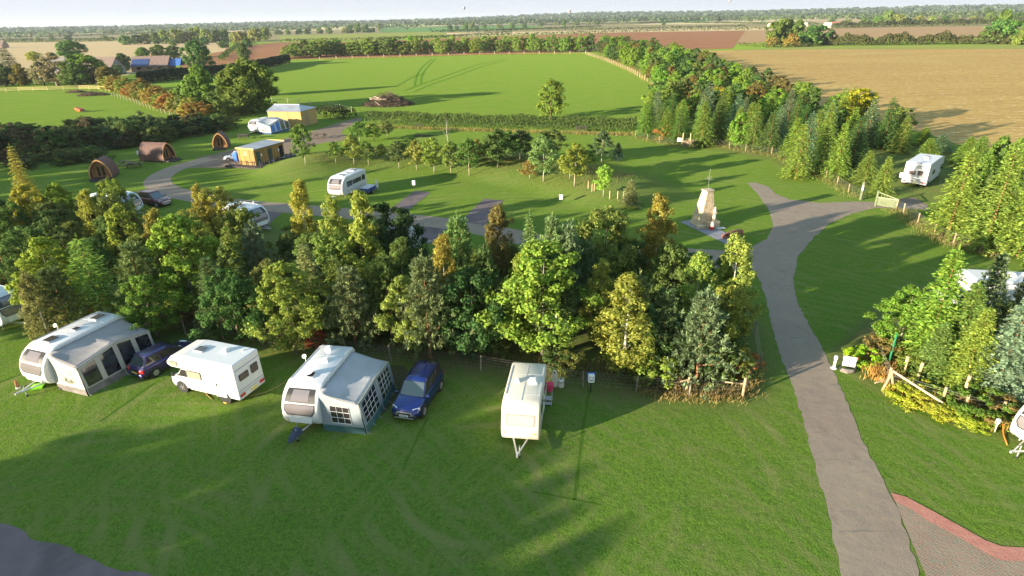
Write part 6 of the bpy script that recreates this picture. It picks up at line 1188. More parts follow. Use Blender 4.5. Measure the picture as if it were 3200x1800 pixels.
# gate
greeng = mat('green_gate', (.115, .14, .07), .7, noise=(3, .2)); a = G(2738, 645); b = G(2800, 655); L_ = (b - a).length; t = thing('field_gate', a, math.atan2(b.y - a.y, b.x - a.x), 'open green boarded gate at the end of the drive', 'gate')
m = MB(); m.box((L_ / 2, 0, .62), (L_, .05, .95)); m.build('board_panel', greeng, t); m = MB(); [m.box((L_ * k / 7, 0, 1.3 - .25 * k / 7), (.05, .05, .5 - .2 * k / 7)) for k in range(1, 7)]; m.build('spindle', greeng, t); m = MB(); m.tube([(0, 0, 1.65), (L_, 0, 1.15)], .045, 5); m.box((L_ / 2, -.04, 1.1), (L_, .04, .09)); m.build('top_rail', mat('pale_green', (.30, .32, .20), .6), t); m = MB(); m.box((-.12, 0, .9), (.2, .2, 1.9)); m.build('gate_post', greeng, t)
m = MB(); m.box((0, 0, 1.05), (.28, .28, 2.1)); m.box((0, 0, 2.14), (.34, .34, .08)); gpst = simple('gate_post', m, greeng, G(2690, 625), R(20), 'tall square green gate post with a white notice', 'post'); m = MB(); m.box((-.15, -.02, 1.5), (.02, .2, .6)); q_ = m.build('notice', whitep, gpst)
# ---------------------------------------------------------------- trees of the big grove
Cy = (.140, .155, .038); Cg = (.105, .130, .032); Cl = (.110, .140, .030); Cd = (.055, .080, .030); Cp = (.098, .122, .055); Cpb = (.085, .115, .068); Cs = (.060, .100, .030); Csy = (.110, .140, .032); Cgold = (.20, .18, .04); Co = (.125, .115, .030); Cor = (.25, .13, .035); Cm = (.065, .100, .028); Cgrey = (.10, .12, .085)
def T(kind, tx, ty, h, w, col, label, var=None, name=None, tcol=None, base=None, group=None):
    nm = name or {'maple': 'maple_tree', 'birch': 'birch_tree', 'roundleaf': 'broadleaf_tree', 'pine': 'pine_tree', 'spruce': 'spruce_tree', 'larch': 'larch_tree', 'sapling': 'young_tree', 'midtree': 'broadleaf_tree', 'bush': 'shrub', 'midspruce': 'spruce_tree'}[kind]
    P = G(*base) if base else top_at(tx, ty, h)
    if base: P = B(*base)
    return tree(kind, P, h, w, col, nm, label, 'tree' if kind != 'bush' else 'shrub', tcol=tcol, var=var, group=group)
T('maple', 872, 822, 6.6, 4.6, Cl, 'broad bright yellow green tree at the fence, behind the motorhome', 0)
T('pine', 1078, 838, 5.8, 4.0, Cp, 'grey green pine at the fence directly behind the green awning caravan', 0)
T('pine', 1317, 795, 7.4, 4.2, Cp, 'tall grey green pine behind the dark blue car', 1)
T('maple', 1700, 752, 8.2, 6.2, Cl, 'largest bright leafy tree, overhanging the old cream caravan', 1)
T('birch', 1966, 855, 6.9, 4.6, (.120, .122, .032), 'bronze green tree with a white trunk, behind the white hook up post', 0)
T('pine', 2212, 915, 6.2, 4.2, Cpb, 'pale blue green pine with an orange trunk at the right front corner of the grove', 2)
T('bush', 2060, 1110, 1.9, 3.2, Cg, 'low leafy green bush at the foot of the corner pine', 0, name='bush')
T('bush', 2290, 1080, 2.2, 2.8, Cm, 'rough green bush at the right end of the grove fence', 1, name='bush')
T('birch', 2316, 732, 8.0, 3.9, Cy, 'bright yellow birch nearest the drive', 1)
T('birch', 2195, 785, 7.2, 3.0, Cy, 'slim yellow green birch left of the one nearest the drive', 2)
T('birch', 2068, 608, 8.2, 3.6, Cgold, 'tallest golden birch in front of the stone tower lawn', 3)
T('birch', 1885, 810, 6.4, 2.8, Cy, 'slender yellowish birch right of the largest leafy tree', 0)
T('pine', 2000, 855, 6.6, 2.8, Cp, 'pine with orange shoots between the bronze tree and the golden birch', 1)
T('roundleaf', 1900, 655, 7.6, 5.4, (.10, .125, .034), 'big rounded olive green tree left of the golden birch', 0)
T('roundleaf', 1800, 740, 6.4, 4.6, Cd, 'dark rounded tree behind the largest leafy tree', 1)
T('spruce', 1655, 660, 8.2, 3.0, (.085, .125, .045), 'green spruce tip above the largest leafy tree', 0)
T('pine', 1725, 680, 8.2, 3.6, Cp, 'pine rising right above the largest leafy tree', 0)
T('pine', 1775, 700, 7.8, 3.4, Cpb, 'blue green pine right of the spruce tip', 2)
T('birch', 1552, 640, 8.0, 3.2, (.12, .105, .035), 'bronze olive birch above the centre of the grove', 2)
T('pine', 1427, 672, 8.2, 4.2, (.105, .15, .055), 'bright pine standing tallest at the grove centre', 1)
T('birch', 1378, 728, 7.6, 2.8, Cgold, 'small birch with golden leaves in the centre of the grove', 1)
T('roundleaf', 1210, 638, 7.8, 5.0, (.028, .050, .020), 'very dark green tree beside the hardstanding strip', 2)
T('birch', 1123, 600, 8.8, 4.0, (.155, .165, .035), 'tall yellow green birch in front of the caravan by the bank', 3)
T('birch', 1030, 612, 8.4, 3.4, (.13, .15, .035), 'yellow green birch left of the tall one by the bank caravan', 0)
T('birch', 926, 556, 8.8, 3.2, (.17, .17, .035), 'narrow golden yellow birch left of the bank caravan', 1)
T('maple', 1255, 860, 5.6, 3.8, Cg, 'bushy green tree between the two front pines', 2)
T('spruce', 945, 760, 6.8, 3.6, (.10, .125, .05), 'pale spruce behind the broad bright tree', 1)
T('pine', 1195, 800, 6.2, 3.0, Cd, 'dark pine between the front pines', 2)
T('larch', 236, 733, 7.4, 5.0, (.105, .15, .035), 'drooping feathery conifer with a bright crown, at the left')
T('maple', 534, 668, 8.2, 5.6, (.115, .155, .030), 'large bright maple behind the motorhome and purple car', 2)
T('pine', 400, 760, 6.8, 4.6, (.10, .125, .05), 'broad grey green pine behind the grey awning', 0)
T('spruce', 700, 705, 7.4, 3.0, Csy, 'light green pointed spruce left of the broad bright tree', 2)
T('roundleaf', 655, 590, 7.0, 4.8, (.15, .155, .035), 'wide yellow green tree beside the half hidden caravan', 0)
T('birch', 610, 575, 7.6, 2.6, (.14, .135, .035), 'thin birch with an orange tip near the loop road', 0)
T('birch', 560, 660, 6.8, 2.6, Cy, 'small yellow birch right of the maroon car', 2)
T('pine', 780, 700, 6.8, 3.4, Cgrey, 'greyish pine right of the pointed spruce', 1)
T('maple', 365, 640, 7.2, 4.2, (.13, .15, .03), 'yellow green tree in front of the pale blue caravan', 0)
T('birch', 470, 655, 7.0, 3.0, (.13, .125, .035), 'birch with reddish orange top below the maroon car', 3)
T('birch', 255, 590, 7.6, 2.6, (.165, .165, .035), 'slim yellow birch below the nearest pod', 1)
T('maple', 70, 575, 6.8, 4.6, (.15, .16, .028), 'bright yellow green tree at the left edge of the grove', 1)
T('maple', 165, 570, 6.6, 4.2, (.14, .155, .03), 'bright tree second from the left edge of the grove', 2)
T('roundleaf', 330, 560, 6.4, 4.0, (.105, .13, .03), 'olive tree in front of the nearest pod', 1)
T('spruce', 28, 452, 8.6, 3.4, (.17, .18, .045), 'tall pale yellow tree rising at the left edge before the dark belt', 1, name='tall_tree')
T('birch', 78, 850, 6.0, 3.0, (.105, .10, .035), 'brownish tree at the left edge above the cut off caravan', 0)
T('maple', 110, 745, 7.0, 4.8, (.12, .145, .03), 'leafy yellow green tree left of the drooping conifer', 0)
T('pine', 150, 840, 5.6, 4.0, (.06, .09, .035), 'dark pine at the far left of the fence', 2)
T('spruce', 640, 800, 6.0, 3.6, (.05, .08, .03), 'dark spruce behind the motorhome', 0)
T('roundleaf', 700, 850, 5.4, 4.2, (.04, .07, .022), 'dark leafy tree between the maple and the broad bright tree', 2)
T('maple', 430, 860, 5.0, 3.6, (.075, .11, .025), 'green tree right behind the grey awning corner', 1)
T('roundleaf', 1020, 720, 6.8, 4.4, (.085, .11, .03), 'olive tree below the yellow birches', 1)
T('maple', 1120, 700, 7.2, 4.0, (.125, .145, .032), 'yellow green tree below the tall birch', 2)
T('pine', 1510, 780, 7.0, 3.6, Cd, 'dark pine left of the largest leafy tree', 0)
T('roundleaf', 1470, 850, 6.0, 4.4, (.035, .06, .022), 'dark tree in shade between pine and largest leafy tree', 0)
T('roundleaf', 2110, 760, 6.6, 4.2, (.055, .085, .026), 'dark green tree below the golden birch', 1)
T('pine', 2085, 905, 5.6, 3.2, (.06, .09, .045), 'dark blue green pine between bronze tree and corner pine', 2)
T('roundleaf', 2275, 900, 5.6, 3.6, (.12, .135, .032), 'olive tree behind the corner pine', 0)
T('spruce', 1498, 1010, 1.7, .9, (.11, .14, .06), 'tiny pine sapling behind the wire fence at the centre', 0, name='sapling')
T('birch', 1245, 740, 7.0, 3.0, (.06, .085, .03), 'dark birch right of the olive tree', 1)
T('maple', 1640, 790, 6.8, 3.6, (.10, .13, .03), 'leafy tree left behind the largest leafy tree', 0)
T('roundleaf', 742, 648, 6.4, 3.6, (.10, .12, .032), 'olive tree hiding the rear of the half hidden caravan', 2)
T('pine', 392, 662, 6.4, 3.6, Cp, 'pine in front of the pale blue caravan nose', 1)
T('roundleaf', 330, 612, 6.2, 3.8, (.07, .095, .028), 'dark olive tree hiding the rear of the pale blue caravan', 0)
T('maple', 610, 690, 6.6, 4.0, (.11, .13, .032), 'green tree right of the large bright maple', 1)
# darker fill of the grove
q = random.Random(21); cnt = 0
pts = []
xsg = [p[0] for p in GROVE]
tries = 0
while cnt < 88 and tries < 5000:
    tries += 1; x = q.uniform(-56, 16); y = q.uniform(28, 76)
    if not bool(in_poly(np.array([x]), np.array([y]), GROVE)[0]): continue
    if float(seg_dist(np.array([x]), np.array([y]), FENCE)[0]) < 2.2: continue
    if any((x - a) ** 2 + (y - b) ** 2 < 3.2 ** 2 for a, b in pts): continue
    dmin = float(seg_dist(np.array([x]), np.array([y]), FENCE)[0]); pts.append((x, y)); cnt += 1
    back = min(1, dmin / 22); h = q.uniform(4.2, 5.6) + 1.0 * (1 - back)
    if x > 4: h -= .6
    while h > 2.2:
        tx, ty = PX((x, y, h))
        if ty > np.interp(tx, [0, 120, 300, 380, 470, 560, 600, 700, 790, 880, 930, 1130, 1200, 1300, 1440, 1560, 1700, 1900, 2100, 2300], [600, 590, 590, 645, 680, 690, 630, 650, 725, 720, 660, 680, 680, 790, 770, 730, 740, 720, 730, 800]) + 22: break
        h -= .3
    if h <= 2.2: cnt -= 1; continue
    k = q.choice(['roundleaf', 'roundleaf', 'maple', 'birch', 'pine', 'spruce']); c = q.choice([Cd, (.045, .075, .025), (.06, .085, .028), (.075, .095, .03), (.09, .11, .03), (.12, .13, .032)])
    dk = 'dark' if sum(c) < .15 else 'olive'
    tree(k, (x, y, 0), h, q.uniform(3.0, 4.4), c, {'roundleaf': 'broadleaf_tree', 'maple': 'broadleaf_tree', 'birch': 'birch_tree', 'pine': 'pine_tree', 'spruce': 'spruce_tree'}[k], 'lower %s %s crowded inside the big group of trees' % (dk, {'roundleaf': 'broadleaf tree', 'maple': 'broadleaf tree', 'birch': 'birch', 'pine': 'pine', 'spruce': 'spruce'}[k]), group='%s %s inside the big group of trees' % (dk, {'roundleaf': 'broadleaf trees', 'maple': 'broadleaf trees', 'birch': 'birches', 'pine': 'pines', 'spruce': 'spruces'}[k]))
# undergrowth along the fence
for i in range(34):
    u = q.random(); k = int(1 + u * 10); p = FENCE[k].lerp(FENCE[k + 1], q.random()); c = q.choice([(.10, .075, .035), (.075, .085, .03), (.05, .075, .025), (.13, .09, .04)])
    tree('bush', (p.x + .6, p.y + 1.3 + q.random() * 1.2, 0), q.uniform(.7, 1.3), q.uniform(1.4, 2.6), c, 'undergrowth_bush', 'low brownish bramble bush behind the wire stock fence', 'shrub', group='bramble bushes behind the wire stock fence')
T('bush', 800, 1040, 1.3, 1.8, (.30, .075, .035), 'small rusty red dead shrub behind the wire fence', 1, name='dead_shrub', base=(985, 1075))
T('bush', 300, 960, 1.5, 1.8, (.22, .08, .04), 'rusty shrub beside the rear of the grey awning', 0, name='dead_shrub', base=(330, 985))
T('bush', 0, 0, 1.5, 2.0, (.26, .13, .04), 'orange brown bracken at the right end of the grove', 2, name='bracken', base=(2320, 1165))

# tall dry grass along the fences (uncountable)
def grassband(pts, w, n, h, cols, label, seed):
    NR.seed(seed); P = np.array([[p.x, p.y] for p in pts]); sl = np.linalg.norm(P[1:] - P[:-1], axis=1); cs = np.concatenate([[0], np.cumsum(sl)]); u = NR.rand(n) * cs[-1]; k = np.searchsorted(cs, u) - 1; k = np.clip(k, 0, len(sl) - 1); t = ((u - cs[k]) / sl[k])[:, None]
    xy = P[k] + (P[k + 1] - P[k]) * t; dd = (P[k + 1] - P[k]) / sl[k][:, None]; xy += np.stack([-dd[:, 1], dd[:, 0]], 1) * (NR.normal(size=(n, 1)) * w)
    base = np.concatenate([xy, hz_np(xy[:, 0], xy[:, 1])[:, None]], 1); D = np.concatenate([NR.normal(size=(n, 2)) * .35, np.ones((n, 1))], 1)
    V = blades(base, D, h * NR.uniform(.5, 1.2, n), NR.uniform(.010, .022, n) * (1.0 if h < .6 else 1.8), up=(1, .3, 0)); me = quads_mesh('rough_grass', V, LEAF); o = bpy.data.objects.new('rough_grass', me); link(o); o.color = cols + (1,); tag(o, label, 'grass', None, 'stuff')
up = lambda P_, d: [Vector((p.x, p.y + d, 0)) for p in P_]
grassband(up(FENCE[1:12], 1.5), .75, 11000, .50, (.175, .135, .07), 'rough brownish grass under the wire stock fence', 1)
grassband(FENCE[9:13], .35, 1700, .36, (.24, .18, .07), 'dry orange grass at the fence corner', 2)
grassband(P1, .8, 3200, .5, (.17, .16, .055), 'rough pale grass along the conifer belt fence', 3)
grassband(P9, .5, 3000, .6, (.30, .21, .05), 'dry yellow grass along the lower right fence', 4); grassband(P8, .5, 900, .6, (.33, .2, .06), 'dry orange grass beside the notice board', 5)
grassband(P7, .9, 2200, .45, (.17, .15, .06), 'rough dry grass under the tall spruces', 6)
grassband([Vector((p[0], p[1] - 1.5, 0)) for p in CREST], 3.0, 9000, .40, (.125, .145, .035), 'rough tussocky grass on the bank', 7)
grassband([Vector((p[0], p[1] - .5, 0)) for p in CREST], 2.6, 3500, .45, (.17, .105, .06), 'brown dead stalks on the bank', 8)
grassband(gp((1150, 398), (1500, 410), (1985, 424)), .6, 3500, .7, (.24, .19, .07), 'dry grass strip at the foot of the brown hedge', 9)
grassband(gp((1000, 188), (1500, 172), (1830, 170)), 1.5, 2500, 1.5, (.27, .17, .06), 'orange dry grass strip at the foot of the far tree row', 10)
grassband([Vector((p.x + 1.5, p.y + .5, 0)) for p in P2], 1.5, 2500, 1.3, (.28, .18, .06), 'orange dry grass along the right side of the meadow', 11)

# ---------------------------------------------------------------- young trees on the bank and lawn
SAP = [(955, 515, 950, 388, 3.0, Cm, 'young tree on the lawn right of the deck railing'), (1050, 510, 1046, 445, 2.2, (.10, .15, .04), 'small pale sapling above the bank caravan'), (1107, 513, 1112, 418, 2.6, Cg, 'leaning young tree left of the bank centre'), (1152, 516, 1150, 440, 2.2, Cm, 'small forked sapling on the bank'), (1170, 440, 1168, 388, 3.2, Cl, 'bright green young tree at the back of the lawn'), (1125, 445, 1120, 380, 3.2, Cm, 'rounded young tree by the gravel track end'),
       (1248, 527, 1245, 440, 2.8, Cd, 'dark leafy young tree left on the bank'), (1195, 500, 1195, 462, 1.6, Cl, 'small bright sapling beside the dark leafy one'), (1303, 532, 1300, 438, 2.6, (.14, .14, .035), 'young tree with an orange trunk base on the bank'), (1357, 541, 1352, 432, 3.0, Cl, 'bright young tree on the bank left of centre'), (1410, 545, 1408, 440, 2.8, Cg, 'green young tree at the bank centre'), (1467, 549, 1468, 430, 3.2, Cm, 'mid green young tree right of the bank centre'), (1530, 505, 1528, 425, 3.4, Cd, 'dark young tree behind the bank'), (1555, 525, 1556, 405, 4.0, Cd, 'taller dark young tree behind the bank'), (1590, 500, 1590, 410, 3.4, Cm, 'green young tree behind the right half of the bank'),
       (1625, 500, 1625, 408, 4.2, (.055, .085, .04), 'large grey green young tree behind the bank'), (1698, 567, 1705, 420, 3.6, (.085, .12, .05), 'tall thin twin stemmed young tree on the bank'), (1655, 560, 1640, 500, 2.4, (.22, .14, .04), 'orange tinged low sapling on the bank'), (1725, 500, 1728, 405, 4.0, Cd, 'rounded dark tree behind the bank at the right'), (1795, 582, 1796, 446, 3.4, Cl, 'bright young tree with a white stem at the right of the bank'), (1780, 560, 1770, 480, 2.6, Cg, 'green young tree just left of the bright white stemmed one'),
       (1885, 615, 1893, 515, 2.1, (.13, .20, .035), 'narrow bright green young tree at the right end of the bank'), (1880, 508, 1886, 410, 3.4, (.05, .085, .04), 'blue green young tree standing alone on the upper lawn'), (1830, 530, 1815, 470, 2.2, Cm, 'small tree behind the bright white stemmed one'), (1210, 430, 1212, 380, 2.4, (.09, .1, .04), 'thin young tree by the bare brown lawn spot'), (1100, 470, 1098, 425, 2.6, Cg, 'young tree leaning over the track side'), (1280, 480, 1282, 438, 2.8, Cm, 'green young tree behind the orange based one'), (1340, 490, 1335, 440, 2.6, Cg, 'green young tree behind the bright one left of centre'), (1490, 500, 1495, 435, 2.6, (.15, .14, .03), 'yellowish young tree behind the bank centre')]
for bx, by, tx, ty, w, c, lb in SAP:
    b = B(bx, by); h = 2.5
    for _ in range(60):
        tp = G(tx, ty, b.z + h)
        if tp.y > b.y: h -= 0
        if tp.y < b.y: break
        h += .12
    tree('sapling', b, max(2.0, h), w * 1.05, c, 'young_tree', lb, tcol=(.42, .36, .26, 1))
for bx, by, h, w, c, lb in [(1968, 640, 3.0, 2.6, (.12, .13, .06), 'small greyish spruce at the right end of the bank'), (1930, 502, 2.8, 2.0, (.035, .065, .045), 'small dark blue spruce alone on the upper lawn')]:
    tree('midspruce', B(bx, by), h, w, c, 'spruce_tree', lb)
b = B(1400, 455); m = trunk_mb(5.0, .07, 9, 12, .25, 1.3, .3); o = m.build('bare_tree', BARK, None); o.location = b; o.color = (.42, .38, .32, 1); tag(o, 'leafless pale sapling on the lawn behind the bank', 'tree')
for i, (px, py) in enumerate([(1838, 590), (1850, 600), (1857, 598), (1905, 622), (1930, 622), (1948, 622)]):
    m = MB(); m.tube([(0, 0, 0), (0, 0, 1.0)], .06, 6); simple('tree_stake', m, _m['post_light'], B(px, py), 0, 'short pale stake at the right end of the bank', 'stake', 'stakes at the right end of the bank')

# ---------------------------------------------------------------- right hand trees
for a in [('spruce', 2446, 385, 8.0, 5.0, (.105, .15, .030), 'broad sunlit spruce behind the gate fence', 0, (2485, 560)), ('spruce', 2530, 385, 7.0, 4.2, (.10, .14, .03), 'sunlit spruce second left of the gate', 1, (2560, 545)), ('spruce', 2700, 470, 6.0, 4.4, (.11, .15, .03), 'sunlit spruce nearest the left side of the motorhome beyond the gate', 2, (2700, 575)), ('spruce', 2785, 488, 5.4, 3.6, (.12, .15, .032), 'thin spruce in front of the motorhome beyond the gate', 0, (2752, 610)),
          ('spruce', 2600, 480, 4.6, 3.4, (.10, .14, .03), 'short sunlit spruce by the fence line', 1, (2612, 560)), ('spruce', 2490, 400, 6.6, 4.0, (.13, .15, .032), 'yellowish spruce left of the gate', 2, (2480, 495)),
          ('spruce', 3020, 470, 8.6, 6.2, (.115, .155, .030), 'large sunlit spruce right of the motorhome beyond the gate', 0, (2962, 735)), ('spruce', 3110, 440, 9.5, 6.0, (.11, .15, .03), 'second large spruce at the right edge', 1, (3075, 780)), ('spruce', 3190, 470, 9.0, 6.0, (.115, .15, .03), 'large spruce cut by the right edge', 2, (3180, 800)), ('maple', 3060, 430, 8, 6, (.07, .12, .025), 'leafy green tree behind the large spruces', 0, (3060, 690)),
          ('spruce', 2935, 775, 8.6, 4.8, (.105, .16, .028), 'tall bright spruce in front of the right hand motorhome', 1, (2880, 1150)), ('spruce', 2990, 885, 8.0, 4.6, (.09, .14, .03), 'bright spruce right of the tallest one at the lower right', 2, (2965, 1170)), ('maple', 2850, 900, 6.0, 4.4, (.075, .12, .022), 'leafy green tree left of the tall bright spruce', 1, (2800, 1110)), ('spruce', 3040, 960, 6.0, 3.6, (.125, .155, .035), 'yellowish spruce at the lower right', 0, (3000, 1230)), ('spruce', 2935, 1010, 4.8, 3.4, (.10, .135, .04), 'short pale spruce above the long log', 1, (2900, 1190)),
          ('spruce', 3165, 930, 7.4, 4.4, (.115, .15, .105), 'blue grey spruce at the right edge', 2, (3100, 1250)), ('pine', 3085, 800, 7.4, 3.4, (.09, .13, .07), 'grey green pine in front of the right hand motorhome', 0, (3040, 1080)), ('pine', 3190, 860, 7.0, 3.6, (.075, .11, .05), 'pine at the right edge above the blue grey spruce', 1, (3150, 1090)), ('roundleaf', 3120, 950, 5.5, 4.0, Cd, 'dark tree between the pines at the right', 0, (3090, 1140)), ('roundleaf', 3230, 960, 6, 4.5, Cd, 'dark tree cut by the right edge', 1, (3200, 1180)),
          ('bush', 2760, 1060, 2.4, 3.2, (.14, .105, .035), 'brownish bush left of the leafy tree at the lower right', 0, (2745, 1130)), ('bush', 2660, 1090, 1.5, 2.0, (.17, .24, .02), 'small lime yellow bush behind the notice board', 1, (2668, 1128)), ('bush', 2720, 1090, 1.6, 2.4, (.15, .22, .02), 'lime green bush right of the notice board', 2, (2712, 1138))]:
    kind, tx, ty, h, w, c, lb, v, bs = a; bp3 = G(*bs); h = .5
    while PX((bp3.x, bp3.y, h))[1] > ty and h < 14: h += .1
    w *= .80; tree(kind, G(*bs), h, w, c, {'spruce': 'spruce_tree', 'maple': 'broadleaf_tree', 'pine': 'pine_tree', 'roundleaf': 'broadleaf_tree', 'bush': 'bush'}[kind], lb, 'tree' if kind != 'bush' else 'shrub', var=v)
for i, (px, py, w, h) in enumerate([(2840, 1262, 2.6, 1.0), (2900, 1290, 2.8, .9), (2960, 1315, 2.8, .9), (3020, 1335, 2.6, .8), (2870, 1238, 2.4, 1.1), (2930, 1262, 2.4, 1.0), (3060, 1345, 2.0, .6), (2810, 1240, 1.8, .8)]):
    tree('bush', G(px - 8, py - 12), h * .8, w * .72, (.20, .22, .03), 'yellow_shrub', 'low yellow green shrub below the long pale log', 'shrub', group='yellow shrubs below the long pale log')
for px, py, w, h, c, lb in [(3040, 1290, 3, 1.6, (.06, .1, .02), 'green bush beneath the spruces at the lower right'), (3120, 1310, 3, 1.3, (.15, .12, .04), 'brownish green bush behind the orange cable post'), (3180, 1330, 2.2, 1.3, (.09, .13, .03), 'bright small bush beside the caravan nose'), (2860, 1175, 2.6, 1.6, (.07, .11, .025), 'green bush behind the crossed corner posts')]:
    tree('bush', G(px, py), h, w, c, 'bush', lb, 'shrub')
# conifer and broadleaf belt beside the sandy field
q = random.Random(77); bp_ = []; n_ = 0; tries = 0
bx0, bx1 = min(p[0] for p in BELT), max(p[0] for p in BELT); by0, by1 = min(p[1] for p in BELT), max(p[1] for p in BELT)
LAB = {'c0': 'dark green spruce', 'c1': 'sunlit yellow green spruce', 'c2': 'blue grey spruce', 'b0': 'bright green broadleaf tree', 'b1': 'olive broadleaf tree', 'b2': 'orange brown broadleaf tree', 'b3': 'dark green broadleaf tree'}
mh = G(2900, 560)
while n_ < 215 and tries < 40000:
    tries += 1
    u = q.random() ** 1.7; y = by0 + (by1 - by0) * u; x = q.uniform(bx0, bx1)
    if not bool(in_poly(np.array([x]), np.array([y]), BELT)[0]): continue
    if (x - mh.x) ** 2 + (y - mh.y) ** 2 < 9 ** 2: continue
    sp = 2.9 if y < 150 else (4.2 if y < 230 else 6.0)
    if any((x - a) ** 2 + (y - b) ** 2 < sp * sp for a, b in bp_): continue
    if any(abs(x - a) < 0 for a, b in bp_): continue
    # keep clear of the motorhome's line of sight
    if y < 76 and x > 40 and x < 62: continue
    bp_.append((x, y)); n_ += 1
    if y < 125 and q.random() < .82:
        k = q.choice(['c0', 'c1', 'c1', 'c2', 'c0']); c = {'c0': (.050, .090, .028), 'c1': (.100, .145, .030), 'c2': (.075, .11, .065)}[k]; hh = q.uniform(5.6, 8.2)
        while hh > 3 and PX((x, y, hh))[0] > 2880 and PX((x, y, hh))[1] < 425: hh -= .3
        tree('spruce' if y < 120 else 'midspruce', (x, y, 0), hh, q.uniform(3.4, 4.6), c, 'spruce_tree', LAB[k] + ' in the tree belt beside the sandy field', group=LAB[k] + 's in the tree belt')
    else:
        k = q.choice(['b0', 'b0', 'b0', 'b1', 'b3', 'b3']) if q.random() < .93 else 'b2'; c = {'b0': (.095, .155, .026), 'b1': (.085, .105, .03), 'b2': (.13, .105, .035), 'b3': (.05, .085, .028)}[k]; f_ = 1 + .25 * (y > 230)
        tree('midtree', (x, y, 0), q.uniform(4.6, 6.6) * f_, q.uniform(4.0, 5.8) * f_, c, 'broadleaf_tree', LAB[k] + ' in the tree belt beside the sandy field', group=LAB[k] + 's in the tree belt')
tree('midtree', G(2665, 400), 7.2, 7.5, (.26, .23, .02), 'broadleaf_tree', 'big rounded golden yellow tree at the field side of the belt', var=1)
tree('midtree', G(2240, 365), 6.2, 5.5, (.22, .18, .02), 'broadleaf_tree', 'yellow tree behind the front row of spruces', var=3)
tree('bush', G(2075, 435), 2.6, 3.2, (.24, .13, .04), 'bush', 'orange brown bush at the left end of the conifer row', 'shrub')
for i, (px, py, h) in enumerate([(2015, 428, 6.2), (2065, 432, 6.6), (2125, 440, 7.2), (2180, 445, 6.4), (2235, 448, 7.2), (2300, 458, 6.6), (2350, 470, 7.4), (2400, 476, 6.4)]):
    c = [(.085, .135, .03), (.06, .1, .03), (.105, .15, .03)][i % 3]; tree('spruce', G(px, py), h, 4.0, c, 'spruce_tree', 'spruce in the front row facing the upper lawn', group='front row of spruces facing the upper lawn')
# single meadow tree
tree('midtree', G(1722, 372), 8.4, 7.6, (.105, .130, .028), 'broadleaf_tree', 'yellow green tree standing alone in the clipped hedge', var=0, tcol=(.2, .15, .1, 1))
# tree row at the far side of the meadow
for i in range(58):
    u = i / 57; px = 905 + u * 940; py = 180 - 18 * min(1, u * 1.3) + q.uniform(-2, 2); lft = px < 1280
    c = q.choice([(.075, .105, .03), (.09, .125, .032), (.11, .135, .035), (.105, .15, .03)]) if lft else q.choice([(.11, .165, .035), (.10, .15, .03), (.08, .12, .03)])
    if 1830 < px: c = (.05, .08, .03)
    k = 'dark' if sum(c) < .17 else 'light'
    tree('midtree', G(px, py), (10 if lft else 10.5) * q.uniform(.75, 1.1), q.uniform(8, 12) if lft else q.uniform(5.5, 8.5), c, 'broadleaf_tree', '%s green tree in the far row across the meadow' % k, group='%s green trees in the far row across the meadow' % k)
# left side
LT = [('midtree', 790, 352, 12.5, 12, (.075, .105, .026), 'tall oak beside the meadow, left of the timber shed', 1), ('midtree', 815, 300, 8, 7, (.055, .085, .025), 'right hand crown of the tall oak group', 3), ('midtree', 642, 352, 11.2, 8.5, (.085, .12, .03), 'tall rounded tree left of the tall oak', 0), ('midtree', 740, 360, 6, 7, (.07, .09, .03), 'lower green tree in front of the tall oak', 2), ('midtree', 700, 355, 6, 7, (.06, .09, .03), 'bushy green tree between the two tall trees', 1),
      ('midtree', 625, 218, 13.5, 12, (.05, .085, .028), 'large dark green tree behind the dormer house', 1), ('midtree', 765, 190, 10, 8, (.07, .095, .03), 'green tree right of the large one behind the house', 0), ('midtree', 450, 188, 8, 10, (.075, .11, .03), 'green tree behind the house roof', 2), ('midtree', 500, 186, 9, 10, (.06, .09, .03), 'darker green tree behind the house roof', 1), ('midtree', 545, 182, 8, 10, (.055, .08, .03), 'dark rounded tree right behind the house', 3), ('midtree', 480, 196, 5, 7, (.13, .16, .03), 'light green small tree behind the house', 0),
      ('midtree', 390, 222, 8.5, 7, (.045, .075, .03), 'dark pointed tree between barn and house', 2), ('midtree', 232, 190, 12.5, 16, (.05, .09, .022), 'large dark oak on the stubble field edge', 1), ('midtree', 275, 262, 11, 13, (.095, .14, .026), 'bright green tree in front of the barn', 3), ('midtree', 240, 270, 8, 8, (.06, .095, .026), 'green tree below the bright one in front of the barn', 0), ('spruce', 48, 262, 14, 11, (.035, .065, .03), 'large dark conifer at the left edge', 0), ('midtree', 5, 270, 9, 9, (.05, .08, .03), 'dark tree at the left edge beside the conifer', 2), ('midtree', 108, 190, 6, 8, (.20, .21, .03), 'yellow tree behind the bare birch', 1),
      ('midtree', 75, 268, 8, 6.5, (.16, .135, .03), 'yellow brown tree in front of the dark conifer', 0), ('midtree', 315, 262, 6, 7, (.09, .07, .05), 'brownish bush like tree right of the bright green one', 2), ('midtree', 345, 268, 7, 7, (.14, .115, .04), 'orange olive tree at the corner of the rail fence', 1), ('midtree', 368, 240, 5, 7, (.05, .08, .03), 'dark green tree beside the barn gable', 3)]
for k, px, py, h, w, c, lb, v in LT: tree('bigtree' if k == 'midtree' and h > 5.5 else k, G(px, py), h, w, c, 'spruce_tree' if 'spruce' in k else 'broadleaf_tree', lb, var=v)
b = G(178, 268); m = trunk_mb(12, .22, 31, 26, .15, 1.1, .34); o = m.build('bare_birch', BARK, None); o.location = b; o.color = (.5, .45, .36, 1); tag(o, 'leafless pale birch in front of the long barn', 'tree')
